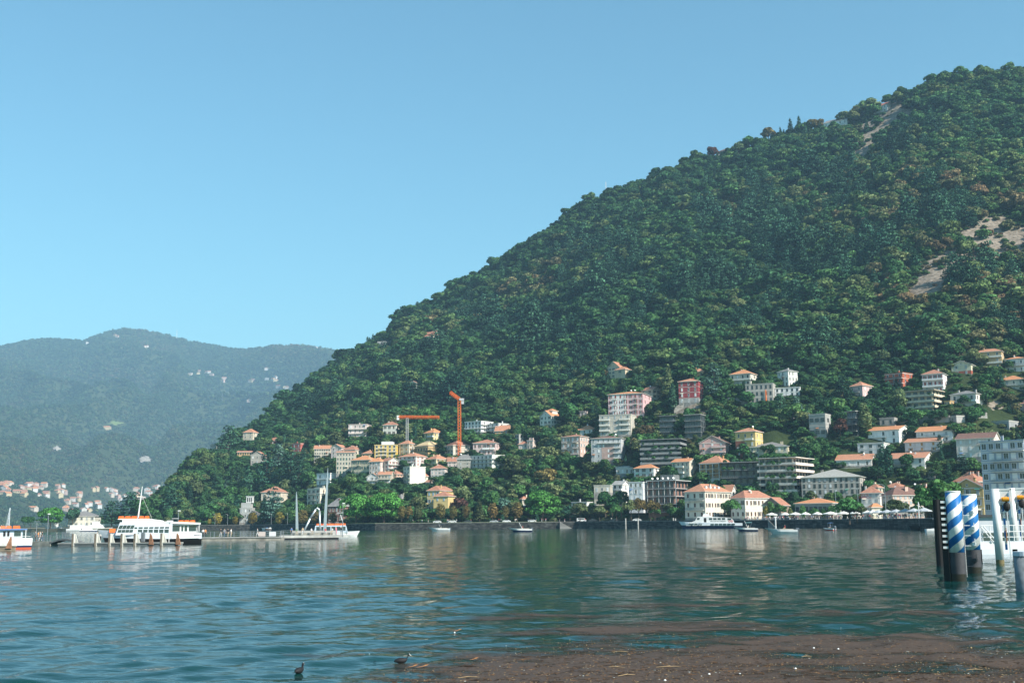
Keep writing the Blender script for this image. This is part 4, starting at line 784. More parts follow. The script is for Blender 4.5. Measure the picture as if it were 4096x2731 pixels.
H(10, 1000, 1200, 1330, 860, 760, 712, 'hip', LPINK, TERRA2, 2, 3, 2, 'pale house with faded roof and satellite dish behind the pink piazza house', win='plain', D=548, chim=2, dish=1)
H(10, 525, 562, 662, 1075, 966, 932, 'hip', (0.70, 0.64, 0.52), TERRA3, 1, 1, 0, 'small cream kiosk building with orange roof among the parasols', 'kiosk', 'kiosk', win='plain', D=490, chim=0)
# --- right slope
H(10, 530, 880, 1022, 230, 58, 8, 'gx', (0.72, 0.72, 0.70), TERRA3, 2, 3, 2, 'white chalet with orange roof, gable side and brown recessed balcony', win='plain', frame='d', bal=[('f', 1, .02, .6)], rail='w')
H(10, 1105, 1512, 1612, 195, 62, 0, 'gx', (0.70, 0.70, 0.70), TERRA3, 2, 3, 2, 'long white house with brightest orange roof and striped awnings', win='plain', frame='w', bal=[('f', 1, 0, .9)], rail='d')
H(10, 968, 1355, 1446, 315, 198, 150, 'gx', (0.66, 0.66, 0.67), TERRA, 2, 3, 1, 'white house with one ochre shuttered window below the long white house', win='closed', shc='ochre')
H(10, 402, 700, 772, 352, 210, 200, 'flat', (0.62, 0.63, 0.63), FLATR, 2, 3, 0, 'flat white modern house with plant lined roof terrace', win='big', frame='w', ww=2.0, chim=0)
H(10, 150, 555, 602, 505, 408, 345, 'gx', (0.68, 0.66, 0.62), TERRA, 1, 4, 1, 'wide low white house with orange roof, dish and flower balcony', win='closed', shc='white', bal=[('f', 0, 0, 1)], dish=1, asp=1.5)
H(10, 770, 1185, 1300, 535, 388, 318, 'gx', (0.70, 0.69, 0.66), TERRA, 2, 4, 1, 'white chalet with long roof dormer and brown timber gable', win='plain', frame='d', bal=[('f', 1, 0, .4)], dish=1, asp=1.4, chim=2)
H(10, 1590, 2010, 2080, 385, 148, 80, 'gx', (0.66, 0.58, 0.53), BROWNR, 3, 4, 1, 'large rose white house with brown roof and twin dormers behind the balcony tower', win='closed', shc='white', D=560, bal=[('f', 2, .55, .8)])
e, W, L, Hh, rh = H(10, 1545, 1890, 1960, 1100, 735, 645, 'gy', (0.46, 0.36, 0.17), BROWNR, 3, 3, 1, 'olive yellow house with dark brown gable roof behind the mooring poles', shc='grey', D=385, win='sh', chim=1)
H(10, 1545, 1800, 1950, 900, 660, 560, 'hip', (0.36, 0.30, 0.27), TERRA2, 2, 3, 2, 'house with tall chimneys and brick red roof behind the olive yellow house', win='plain', D=420, chim=4)
H(10, 1935, 2420, 2500, 1150, 180, 168, 'flat', (0.38, 0.43, 0.51), SLATE, 8, 6, 1, 'large blue grey apartment tower with white balconies beside the landing stage', 'apartment_building', 'apartments', win='sh', shc='white', frame='w', D=352, th=R(16), bal=[('f', i, .27, 1) for i in range(1, 8)], rail='g', ww=1.5)
# --- upper right slope
H(9, 455, 668, 790, 640, 440, 428, 'flat', (0.40, 0.11, 0.06), MINT, 3, 3, 2, 'rust red modern house with brown balconies and mint metal roof', win='big', frame='w', bal=[('f', i, 0, 1) for i in (1, 2)], solid=mat('brown_panel', (0.20, 0.10, 0.08), 0.7), chim=1)
H(9, 932, 1178, 1226, 695, 442, 388, 'hip', (0.70, 0.66, 0.66), TERRA2, 3, 4, 1, 'pinkish white house with red shutters and full width balconies', shc='red', bal=[('f', 1, 0, 1), ('f', 2, 0, 1)], solid=WHITE)
e, W, L, Hh, rh = H(9, 1295, 1525, 1572, 475, 332, 286, 'gy', (0.62, 0.56, 0.40), SLATE, 2, 2, 1, 'cream gable cottage with red brick ground floor', 'cottage', shc='grey')
mb = MB(); mb.box((0, 0, 0), (W+0.08, L+0.08, Hh*0.44)); ob('plinth', mb.mesh('plinth', mat('brick_red_render', (0.40, 0.11, 0.07), 0.8)), e, (0, 0, Hh*0.22))
H(9, 1608, 1915, 1942, 395, 165, 126, 'hip', (0.52, 0.38, 0.22), TERRA, 3, 3, 1, 'ochre three storey house with paired balconies under the wood', win='plain', frame='w', bal=[('f', 1, .42, 1), ('f', 2, .42, 1)], solid=CREAMF)
H(9, 1972, 2200, 2260, 445, 262, 230, 'hip', WHT, TERRA3, 2, 3, 1, 'white house with pale blue dormer at the edge of the wood', win='plain', frame='w', bal=[('f', 1, .4, 1)])
H(9, 1880, 2190, 2260, 675, 522, 465, 'hip', (0.66, 0.60, 0.50), TERRA3, 2, 4, 1, 'cream house with two orange hip roofs and full balcony right of the cottage', win='plain', bal=[('f', 1, .35, 1)], rail='w')
terrace(9, 712, 1070, 1198, 945, 655, 4, 'beige terrace flats with white awnings and sloping brown roof', wall_mat((0.60, 0.52, 0.40)), wall_mat((0.56, 0.47, 0.34)), TERRA2, dep=1.8, solid=True, plants=5)
H(9, 1288, 1592, 1692, 905, 702, 655, 'hip', (0.66, 0.60, 0.55), SLATE, 2, 3, 3, 'pale house with grey hip roof and columned loggia above a stair wall', win='plain', frame='d', bal=[('f', 1, .45, 1), ('f', 0, .45, 1)], solid=WHITE, chim=2)
H(9, 1622, 2000, 2160, 1175, 1042, 1030, 'flat', (0.30, 0.31, 0.31), SLATE, 1, 4, 1, 'low dark grey modern house with two cream awnings', win='big', frame='d', ww=2.2, chim=0)
H(9, 1255, 1340, 1440, 1080, 985, 975, 'flat', (0.42, 0.40, 0.39), FLATR, 1, 1, 0, 'small grey concrete lift hut on the terrace wall', 'lift_hut', 'hut', win='plain', chim=0)
H(9, 385, 560, 600, 1115, 1010, 1000, 'flat', CONC, FLATR, 1, 2, 0, 'unfinished concrete house with steel stair frame', win='big', frame='d', chim=0)
# --- ridge houses
H(11, 782, 925, 968, 484, 432, 397, 'gx', (0.74, 0.74, 0.72), SLATE, 2, 5, 1, 'long white house with round window on the ridge line', win='plain', frame='d')
H(11, 1092, 1175, 1212, 387, 340, 314, 'gx', (0.66, 0.66, 0.64), BRICK, 2, 3, 0, 'white house with dark red roof just below the highest wood', win='plain', chim=0)
H(11, 108, 178, 218, 624, 580, 560, 'hip', (0.34, 0.25, 0.20), BROWNR, 2, 3, 1, 'brown tiered roof house on the ridge beside a red tree', win='plain', chim=0)
H(11, 68, 110, 130, 664, 637, 627, 'gx', WHT, SLATE, 1, 1, 0, 'tiny white hut below the brown ridge house', 'hut', 'hut', win='plain', chim=0)
H(11, 1985, 2025, 2060, 104, 89, 80, 'flat', WHT, FLATR, 1, 2, 0, 'tiny white house at the top right end of the ridge', win='plain', chim=0)
H(12, 495, 560, 602, 1118, 1080, 1050, 'gx', BEI, TERRA2, 1, 3, 1, 'low villa with long red roof on the left shoulder of the hill', 'villa', win='plain')
H(12, 548, 596, 640, 1082, 1046, 1028, 'hip', CREAM, TERRA2, 1, 2, 1, 'upper house with red roof behind the low shoulder villa', win='plain')
H(12, 185, 262, 278, 1145, 1118, 1110, 'flat', (0.36, 0.36, 0.37), SLATE, 1, 4, 0, 'dark flat modern house on the left shoulder ridge', win='big', frame='d', chim=0)
H(12, 400, 448, 470, 1448, 1398, 1384, 'gy', WHT, TERRA2, 2, 2, 0, 'small white gable house alone in the wood above the cranes', win='plain', chim=0)
H(12, 640, 668, 684, 1410, 1385, 1370, 'hip', CREAM, TERRA2, 1, 1, 0, 'tiny cream house in the wood above the orange crane', win='plain', chim=0)
H(3, 1250, 1300, 1340, 1100, 1066, 1048, 'gx', LPINK, TERRA2, 1, 2, 0, 'tiny tiled roof hut among trees above the yellow lakefront villa', 'hut', 'hut', win='plain', chim=0)
H(3, 968, 1010, 1042, 1262, 1222, 1190, 'hip', BEI, SLATE, 1, 2, 1, 'small grey roofed house behind the right touching umbrella pine', win='plain')
H(8, 560, 668, 722, 745, 628, 565, 'gx', WHT, TERRA, 2, 3, 1, 'white gable end house behind the three storey lakefront hotel', win='plain', D=584)
H(9, 2140, 2230, 2290, 960, 835, 812, 'hip', PINK, TERRA2, 2, 2, 1, 'pink house beyond the terrace wall near the low dark grey house', win='plain')
H(9, 1192, 1255, 1290, 870, 800, 790, 'flat', OCH, FLATR, 1, 2, 1, 'small ochre hut beside the beige terrace flats', 'hut', 'hut', win='plain', chim=0)
H(6, 480, 640, 700, 420, 345, 336, 'flat', (0.50, 0.50, 0.48), FLATR, 1, 4, 1, 'low grey terrace house under the grey and rose block', win='big', frame='d', chim=0)
H(10, 1110, 1300, 1420, 640, 560, 548, 'flat', STN, FLATR, 1, 3, 1, 'low stone garage with green doors below the white dormer chalet', 'garage', 'garage', win='closed', shc='green', chim=0)
def terrace_wall(z, x0, y0, x1, y1, hpx, label, m=STONEW):
    a = hill_hit(*zuv(z, x0, y0)); b_ = hill_hit(*zuv(z, x1, y1)); d = b_-a; ln = math.hypot(d.x, d.y); h = hpx/ZT[z][2]*a.y/FPX; e = thing('terrace_wall', label, 'wall', a, math.atan2(d.y, d.x)); n_ = max(2, int(ln/4))
    for i in range(n_): mb = MB(); mb.box((ln*(i+.5)/n_, 0, h/2-2), (ln/n_+.01, .7, h+4)); ob('wall_bay', mb.mesh('wall_bay', m), e, (0, random.uniform(-.06, .06), d.z*(i+.5)/n_))
    mb = MB(); mb.loft([[(0, -.5, h), (0, .5, h), (0, .5, h+.25), (0, -.5, h+.25)], [(ln, -.5, h+d.z), (ln, .5, h+d.z), (ln, .5, h+d.z+.25), (ln, -.5, h+d.z+.25)]]); ob('coping', mb.mesh('coping', CONC), e)
TW = mat('pale_stone_terrace', (0.34, 0.31, 0.27), 0.95, var=0.4, scale=0.6, bump=0.4)
terrace_wall(9, 620, 1075, 1250, 1065, 70, 'long grey retaining wall above the white orange roofed houses', CONC)
terrace_wall(5, 1700, 720, 1900, 610, 60, 'old stone retaining wall climbing below the dark red house', TW)
terrace_wall(7, 320, 610, 560, 620, 60, 'rough stone retaining wall left of the derelict house', TW)
terrace_wall(5, 680, 845, 850, 825, 25, 'pale garden wall on the slope left of the beige block', TW)
terrace_wall(9, 1470, 1010, 1720, 1010, 80, 'tall pale retaining wall under the pale grey roofed house', CONC)
terrace_wall(5, 1460, 720, 1540, 690, 40, 'pale stone wall right of the pink tower foot', TW)
terrace_wall(2, 1000, 345, 1090, 350, 25, 'garden wall beside the tiny red house on the spur', TW)
terrace_wall(7, 1620, 1060, 1810, 1065, 18, 'low wall with hedge below the concrete tower', CONC)
# villa on the low headland
e, W, L, Hh, rh = H(1, 818, 1110, 1180, 905, 775, 722, 'hip', (0.66, 0.62, 0.52), SLATE, 2, 5, 2, 'long cream villa with grey hip roof behind moored yachts on the headland', 'villa', win='closed', shc='grey', D=815, chim=1, asp=1.6)
# ---------------------------------------------------------------- quay, wall, promenade
def shore_pt(u, off=0.0, z=QZ):
    s = _st(u, 2089)[0]; y = float(SHORE(s))+off; return Vector((s*y, y, z))
us = [560, 700, 800, 900, 1000, 1120, 1250, 1330, 1420, 1500, 1700, 1900, 2100, 2300, 2500, 2700, 2800, 3000, 3150, 3300, 3400, 3500, 3600, 3730, 3850, 4096, 4500]
mb = MB(); cp = MB()
for a, b_ in zip(us[:-1], us[1:]):
    p, q = shore_pt(a, -0.8), shore_pt(b_, -0.8)
    mb.quad([(p.x, p.y, -3), (q.x, q.y, -3), (q.x, q.y, QZ+0.12), (p.x, p.y, QZ+0.12)])
    p2, q2 = shore_pt(a, 0.6), shore_pt(b_, 0.6)
    mb.quad([(p.x, p.y, QZ+0.12), (q.x, q.y, QZ+0.12), (q2.x, q2.y, QZ+0.12), (p2.x, p2.y, QZ+0.12)])
    p1, q1, p3, q3 = shore_pt(a, -0.95), shore_pt(b_, -0.95), shore_pt(a, 0.3), shore_pt(b_, 0.3)
    for z0, z1 in ((QZ+0.125, QZ+0.32),): cp.quad([(p1.x, p1.y, z0), (q1.x, q1.y, z0), (q1.x, q1.y, z1), (p1.x, p1.y, z1)]); cp.quad([(p1.x, p1.y, z1), (q1.x, q1.y, z1), (q3.x, q3.y, z1), (p3.x, p3.y, z1)]); cp.quad([(q3.x, q3.y, z0), (p3.x, p3.y, z0), (p3.x, p3.y, z1), (q3.x, q3.y, z1)])
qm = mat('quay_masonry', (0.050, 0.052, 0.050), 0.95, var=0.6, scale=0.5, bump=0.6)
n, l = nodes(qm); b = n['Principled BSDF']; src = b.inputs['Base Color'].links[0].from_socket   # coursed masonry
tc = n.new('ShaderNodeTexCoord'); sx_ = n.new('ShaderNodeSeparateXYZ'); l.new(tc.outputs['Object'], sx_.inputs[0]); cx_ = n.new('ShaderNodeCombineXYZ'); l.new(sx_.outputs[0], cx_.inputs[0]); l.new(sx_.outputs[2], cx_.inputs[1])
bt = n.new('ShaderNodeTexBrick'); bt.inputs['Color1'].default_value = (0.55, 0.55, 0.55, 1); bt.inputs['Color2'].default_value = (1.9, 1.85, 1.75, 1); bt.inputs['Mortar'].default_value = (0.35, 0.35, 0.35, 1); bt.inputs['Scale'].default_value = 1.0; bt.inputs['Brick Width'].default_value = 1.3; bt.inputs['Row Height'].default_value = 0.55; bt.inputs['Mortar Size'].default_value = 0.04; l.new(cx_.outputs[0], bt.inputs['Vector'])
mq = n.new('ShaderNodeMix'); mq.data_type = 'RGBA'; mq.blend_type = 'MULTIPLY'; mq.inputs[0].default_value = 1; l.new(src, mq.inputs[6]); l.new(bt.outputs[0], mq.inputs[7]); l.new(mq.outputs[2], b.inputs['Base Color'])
qw = thing('quay_wall', 'long dark stone quay wall with pale coping along the far waterfront', 'wall')
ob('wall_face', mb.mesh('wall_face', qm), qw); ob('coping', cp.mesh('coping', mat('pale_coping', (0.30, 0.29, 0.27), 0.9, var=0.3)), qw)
mb = MB(); pv = [(i, j) for i in us for j in (0,)]
for a, b_ in zip(us[:-1], us[1:]):
    p, q, p2, q2 = shore_pt(a, 0.6), shore_pt(b_, 0.6), shore_pt(a, float(FLAT(_st(a, 2089)[0]))), shore_pt(b_, float(FLAT(_st(b_, 2089)[0])))
    mb.quad([(v.x, v.y, QZ+0.1) for v in (p, q, q2, p2)])
struct(ob('promenade', mb.mesh('promenade', mat('paving', (0.26, 0.25, 0.22), 0.9, var=0.25, scale=0.3))))
# strip of lawn along the left half of the promenade
mb = MB(); gus = [1330, 1420, 1500, 1700, 1900, 2100, 2230]
for a, b_ in zip(gus[:-1], gus[1:]):
    p, q, p2, q2 = shore_pt(a, 1.2), shore_pt(b_, 1.2), shore_pt(a, 9), shore_pt(b_, 9); mb.quad([(p.x, p.y, QZ+0.14), (q.x, q.y, QZ+0.14), (q2.x, q2.y, QZ+0.5), (p2.x, p2.y, QZ+0.5)])
struct(ob('lawn', mb.mesh('lawn', land_mat('lawn_grass', (0.07, 0.11, 0.03), (0.13, 0.15, 0.06), sc=0.5))))
# mooring piles in front of the quay
for i, (x, yt, yb) in enumerate([(430, 945, 1060), (597, 950, 1063), (743, 950, 1064), (1158, 945, 1058), (1183, 950, 1060)]):
    u, v = zuv(6, x, yb); p = Wt(u, v); h = (yb-yt)/2.94*p.y/FPX; mb = MB(); mb.cyl((0, 0, -2), (0, 0, h), 0.33, 0.3, n=10)
    tag(ob('mooring_pile', mb.mesh('mooring_pile', mat('pale_pile', (0.46, 0.44, 0.40), 0.8, var=0.4, scale=1.0)), None, p), 'pale weathered mooring pile standing off the tree lined part of the quay', 'pile', 'mooring piles along the tree lined quay')
for x, yt, yb, lb in [(976, 940, 1052, 'white mooring pile beside the two storey white lakefront house'), (1185, 935, 1062, 'white mooring pile by the stone quay steps'), (1350, 935, 1050, 'pale mooring pile before the parasol terrace')]:
    u, v = zuv(8, x, yb); p = Wt(u, v); h = (yb-yt)/2.94*p.y/FPX; mb = MB(); mb.cyl((0, 0, -2), (0, 0, h), 0.3, 0.28, n=10); mb.cyl((0, 0, h), (0, 0, h+0.3), 0.3, 0.05, n=10); tag(ob('mooring_pile', mb.mesh('mooring_pile', WHITE), None, p), lb, 'pile')
# quay steps (pale stone stairs down the wall)
for z, x0, y0, x1, y1, lb in [(8, 1100, 972, 1180, 1030, 'pale stone stair running down the quay wall right of the hotel'), (4, 1885, 1290, 2010, 1345, 'pale stone stair descending from the promenade beside a gate pillar')]:
    pa = shore_pt(zuv(z, x0, 0)[0], -1.4); pb = shore_pt(zuv(z, x1, 0)[0], -1.6); e = thing('quay_stair', lb, 'stairs', (pa.x, pa.y, 0)); n_ = 12
    for i in range(n_):
        t = i/(n_-1); mb = MB(); zz = QZ*(1-t)+0.2; mb.box((0, 0, zz/2-0.8), ((pb.x-pa.x)/n_+0.02, 1.6, zz+1.6)); ob('step', mb.mesh('step', mat('pale_coping', (0, 0, 0))), e, ((pb.x-pa.x)*t, (pb.y-pa.y)*t, 0))

rl = thing('quay_railing', 'thin dark iron railing along the tree lined quay edge', 'railing'); rp = MB(); rp.box((0, 0, .5), (.07, .07, 1.0)); rpm = rp.mesh('post', DARKM); prev = None
for u_ in np.linspace(2310, 2735, 60):
    p = shore_pt(float(u_), -.3, QZ+.32); ob('post', rpm, rl, p)
    if prev is not None:
        for z_ in (.5, .98): mb = MB(); mb.cyl(prev+Vector((0, 0, z_)), p+Vector((0, 0, z_)), .03, n=4); ob('rail', mb.mesh('rail', DARKM), rl)
    prev = p
# ---------------------------------------------------------------- people
SKIN = mat('skin', (0.50, 0.32, 0.24), 0.6); HAIR = [mat('dark_hair', (0.03, 0.02, 0.015), 0.6), mat('brown_hair', (0.12, 0.06, 0.03), 0.6), mat('fair_hair', (0.40, 0.27, 0.12), 0.6)]
CL = {'white': mat('white_cloth', (0.72, 0.71, 0.69), 0.85), 'black': mat('black_cloth', (0.02, 0.02, 0.022), 0.85), 'blue': mat('blue_cloth', (0.08, 0.16, 0.36), 0.85), 'red': mat('red_cloth', (0.50, 0.06, 0.06), 0.85),
      'pink': mat('pink_cloth', (0.70, 0.20, 0.26), 0.85), 'grey': mat('grey_cloth', (0.26, 0.27, 0.29), 0.85), 'tan': mat('tan_cloth', (0.46, 0.36, 0.24), 0.85), 'orange': mat('orange_cloth', (0.62, 0.26, 0.10), 0.85), 'denim': mat('denim', (0.10, 0.15, 0.24), 0.85), 'green': mat('green_cloth', (0.10, 0.22, 0.14), 0.85)}
def person_mesh(pose):
    J = {'pel': (0, 0, .95), 'wst': (0, 0, 1.12), 'chs': (0, 0.02, 1.36), 'nek': (0, 0, 1.50), 'hd1': (0, -.01, 1.60), 'hd2': (0, -.01, 1.70)}
    Rr = {'pel': (.145, .11), 'wst': (.125, .10), 'chs': (.15, .11), 'nek': (.055, .055), 'hd1': (.085, .10), 'hd2': (.075, .085)}
    E = [('pel', 'wst'), ('wst', 'chs'), ('chs', 'nek'), ('nek', 'hd1'), ('hd1', 'hd2')]
    for s, n_ in ((-1, 'l'), (1, 'r')):
        st = 0.0 if pose in ('stand', 'lean', 'sit') else s*0.26
        hip = (s*.09, 0, .90)
        if pose == 'sit': kn, an, to = (s*.12, -.42, .93), (s*.12, -.46, .50), (s*.12, -.60, .46)
        else: kn, an, to = (s*.10, -st*.55-.02, .50), (s*.10, -st+0.05, .09), (s*.11, -st-.10, .04)
        sh = (s*.185, .02, 1.40)
        if pose == 'stand': el, wr, ha = (s*.24, .03, 1.13), (s*.25, -.06, .88), (s*.25, -.09, .78)
        elif pose == 'walk': el, wr, ha = (s*.23, s*.10, 1.14), (s*.24, s*.12-.10, .93), (s*.24, s*.12-.16, .84)
        elif pose == 'lean': el, wr, ha = (s*.24, -.12, 1.16), (s*.16, -.34, 1.14), (s*.12, -.42, 1.13)
        else: el, wr, ha = (s*.24, -.06, 1.14), (s*.17, -.28, 1.06), (s*.14, -.36, 1.03)
        for k, p, rr in (('hip', hip, .095), ('kn', kn, .062), ('an', an, .042), ('to', to, .04), ('sh', sh, .062), ('el', el, .044), ('wr', wr, .034), ('ha', ha, .036)): J[k+n_] = p; Rr[k+n_] = (rr, rr)
        E += [('pel', 'hip'+n_), ('hip'+n_, 'kn'+n_), ('kn'+n_, 'an'+n_), ('an'+n_, 'to'+n_), ('chs', 'sh'+n_), ('sh'+n_, 'el'+n_), ('el'+n_, 'wr'+n_), ('wr'+n_, 'ha'+n_)]
        for q in range(4):      # fingers as short chains from the hand, thumb at the side
            d = (ha[0]+s*(q-1.5)*.018, ha[1]-.025, ha[2]-.075+abs(q-1.4)*.01); J['f%d%s' % (q, n_)] = d; Rr['f%d%s' % (q, n_)] = (.011, .011); E.append(('ha'+n_, 'f%d%s' % (q, n_)))
        J['th'+n_] = (ha[0]-s*.05, ha[1]-.03, ha[2]-.02); Rr['th'+n_] = (.012, .012); E.append(('ha'+n_, 'th'+n_))
    J['nose'] = (0, -.12, 1.61); Rr['nose'] = (.016, .016); E.append(('hd1', 'nose'))
    ks = list(J); me = bpy.data.meshes.new('p'); me.from_pydata([J[k] for k in ks], [(ks.index(a), ks.index(b_)) for a, b_ in E], [])
    o = bpy.data.objects.new('p', me); col.objects.link(o); md = o.modifiers.new('s', 'SKIN'); me.skin_vertices[0].data[0].use_root = True
    for i, k in enumerate(ks): me.skin_vertices[0].data[i].radius = Rr[k]; me.skin_vertices[0].data[i].use_root = (k == 'pel')
    o.modifiers.new('u', 'SUBSURF').levels = 1; bpy.context.view_layer.update()
    m2 = bpy.data.meshes.new_from_object(o.evaluated_get(bpy.context.evaluated_depsgraph_get())); bpy.data.objects.remove(o)
    m2.materials.clear()
    for x in (SKIN, CL['white'], CL['denim'], HAIR[0], CL['black']): m2.materials.append(x)
    for p in m2.polygons:
        c = p.center; z = c.z; mi = 0
        if z > 1.665 or (z > 1.52 and c.y > 0.035): mi = 3
        elif z > 1.485: mi = 0
        elif z > 1.02 and abs(c.x) < 0.215 and not (pose == 'sit' and c.y < -.2): mi = 1
        elif z > 1.20 and abs(c.x) < 0.27: mi = 1
        elif z < 0.10 or (pose == 'sit' and z < .52): mi = 4
        elif z <= 1.02 and abs(c.x) < 0.205 and not (pose == 'stand' and abs(c.x) > 0.2): mi = 2
        p.material_index = mi; p.use_smooth = True
    return m2
PM = {k: person_mesh(k) for k in ('stand', 'walk', 'lean', 'sit')}
def person(pose, loc, rz, top, bot, label, group=None, hair=0, s=1.0):
    o = ob('person', PM[pose], None, loc, rz, s); tag(o, label, 'person', group)
    for i, m in ((1, CL[top]), (2, CL[bot]), (3, HAIR[hair])): o.material_slots[i].link = 'OBJECT'; o.material_slots[i].material = m
    return o
# crowd on the terrace at the right of the quay
r = random.Random(5); combos = [('white', 'denim'), ('white', 'black'), ('black', 'denim'), ('blue', 'tan'), ('red', 'denim'), ('grey', 'black'), ('green', 'tan'), ('tan', 'white'), ('pink', 'white'), ('black', 'grey')]
for i in range(190):
    u = r.uniform(2960, 3700); s_ = _st(u, 2089)[0]; off = 1.2+abs(r.gauss(0, 5)); p = shore_pt(u, off, QZ+0.1); t_, b_ = r.choice(combos); ps = r.choice(['stand', 'stand', 'walk', 'walk', 'lean'])
    person(ps, p, r.uniform(0, 6.28), t_, b_, 'person in %s top and %s trousers %s on the parasol terrace' % (t_, b_, {'stand': 'standing', 'walk': 'walking', 'lean': 'leaning forward'}[ps]), 'people on the parasol terrace', r.randrange(3), r.uniform(.92, 1.06))
for i in range(26):
    u = r.uniform(1640, 2420); p = shore_pt(u, r.uniform(1.0, 9.0), QZ+(0.5 if u < 2230 else 0.1)); t_, b_ = r.choice(combos); ps = r.choice(['stand', 'walk', 'walk'])
    person(ps, p, r.uniform(0, 6.28), t_, b_, 'person in %s top and %s trousers %s on the tree lined promenade' % (t_, b_, 'standing' if ps == 'stand' else 'walking'), 'people on the tree lined promenade', r.randrange(3))
# ---------------------------------------------------------------- parasols, lamps, cars
def parasol(p, w, label, group, m=WHITE):
    e = thing('parasol', label, 'parasol', p, random.uniform(0, 1.5), group); mb = MB(); mb.cyl((0, 0, 0), (0, 0, 3.1), 0.05, n=6); ob('pole', mb.mesh('pole', DARKM), e)
    mb = MB(); n_ = 8
    for i in range(n_):
        a, b_ = 2*math.pi*i/n_, 2*math.pi*(i+1)/n_; A = (math.cos(a)*w, math.sin(a)*w, 2.35); B = (math.cos(b_)*w, math.sin(b_)*w, 2.35)
        mb.quad([A, B, (0, 0, 3.3)]); mb.quad([(A[0], A[1], 2.12), (B[0], B[1], 2.12), B, A])
    ob('canopy', mb.mesh('canopy', m), e)
cv = mat('canvas_white', (0.74, 0.72, 0.67), 0.9)
for i, (x, off) in enumerate([(1140, 9), (1300, 7), (1420, 9), (1540, 7), (1680, 9), (1835, 6), (1990, 9), (2120, 8), (2270, 6), (2330, 9)]):
    parasol(shore_pt(zuv(8, x, 0)[0], off, QZ+0.1), random.Random(i).uniform(1.9, 2.9) if i != 5 else 3.5, 'white canvas parasol over the crowded terrace' if i != 5 else 'widest white parasol in the middle of the terrace', 'white parasols on the terrace', cv)
for i, (x, off) in enumerate([(560, 8), (640, 6), (740, 8), (850, 9), (960, 7), (1060, 9), (1180, 8)]):
    parasol(shore_pt(zuv(10, x, 0)[0], off, QZ+0.1), 2.4, 'pale grey parasol in the shade of the terrace trees', 'grey parasols under the terrace trees', mat('canvas_grey', (0.42, 0.44, 0.46), 0.9))
def lamp(p, h, label, group, arm=1.6, sx=-1):
    e = thing('street_lamp', label, 'street lamp', p, 0, group); mb = MB(); mb.cyl((0, 0, 0), (0, 0, h), 0.09, 0.06, n=6); mb.cyl((0, 0, h), (sx*arm*.5, 0, h+.5), 0.05, n=6); mb.cyl((sx*arm*.5, 0, h+.5), (sx*arm, 0, h+.6), 0.05, n=6); ob('pole', mb.mesh('pole', mat('pale_steel', (0.5, 0.51, 0.52), 0.4, 0.5)), e)
    mb = MB(); mb.box((sx*(arm+.3), 0, h+.58), (0.8, 0.3, 0.12)); ob('lamp_head', mb.mesh('lamp_head', mat('pale_steel', (0.5, 0.51, 0.52))), e)
for x in (140, 405, 728): lamp(shore_pt(zuv(10, x, 0)[0], 12, QZ+0.1), 11.5, 'tall curved street lamp rising above the terrace trees', 'curved street lamps on the piazza')
for u in (860, 910, 1085, 1150): lamp(shore_pt(u, 4, QZ), 6.5, 'thin street lamp on the shaded left quay', 'thin lamps on the left quay', 0.6)
def car(p, rz, c, label, group=None, van=False):
    e = thing('parked_car', label, 'car', p, rz, group); prof = [(-2.1, .35), (-2.15, .75), (-1.95, .98), (-1.45, 1.02), (-.75, 1.46), (.75, 1.5), (1.7, 1.05), (2.1, .95), (2.15, .4)] if not van else [(-2.4, .35), (-2.45, 1.0), (-2.1, 1.15), (-1.5, 1.95), (2.35, 2.0), (2.45, .4)]
    mb = MB(); mb.loft([[(x, -.86, z) for x, z in prof], [(x, -.74, z) for x, z in prof] if False else [(x, .86, z) for x, z in prof]]); ob('body', mb.mesh('body', c), e)
    mb = MB(); gl = [(-1.35, 1.05), (-.72, 1.40), (.70, 1.43), (1.45, 1.08)] if not van else [(-1.85, 1.25), (-1.45, 1.8), (1.9, 1.85), (1.9, 1.25)]
    for sy in (-.868, .868): mb.quad([(x, sy, z) for x, z in gl])
    ob('side_glass', mb.mesh('side_glass', GLASS), e)
    for x in (-1.35, 1.35):
        for sy in (-.8, .8): mb = MB(); mb.cyl((0, -.1, 0), (0, .1, 0), .33, n=10); ob('wheel', mb.mesh('wheel', BLACK), e, (x, sy, .33))
wp = mat('white_car_paint', (0.76, 0.76, 0.76), 0.25, var=0.02, spec=0.6); dk = mat('dark_car_paint', (0.04, 0.045, 0.05), 0.25, var=0.02, spec=0.6); gp = mat('silver_car_paint', (0.42, 0.44, 0.46), 0.25, var=0.02, spec=0.6)
for z, x, c, lb, van in [(4, 438, wp, 'white car parked left of the first egg shaped tree before the yellow villa', 0), (4, 618, wp, 'white estate car parked between egg shaped trees before the yellow villa', 0), (4, 800, dk, 'dark car parked behind the pointed green conifer', 0), (4, 1105, gp, 'silver car parked right of the pointed green conifer', 0), (4, 1255, wp, 'small white car half hidden by a clipped cone shrub', 0), (4, 1555, wp, 'white hatchback parked under the largest umbrella pine', 0), (4, 2135, wp, 'white van parked under the promenade trees', 1), (6, 730, wp, 'white car parked beside the brown lakefront apartment block', 0), (6, 460, dk, 'dark car in the shade of the promenade trees', 0), (4, 2265, dk, 'black car parked beside the white van', 0)]:
    p = shore_pt(zuv(z, x, 0)[0], 11, QZ+0.12); car(p, R(random.choice([-12, 172])), c, lb, None, van)
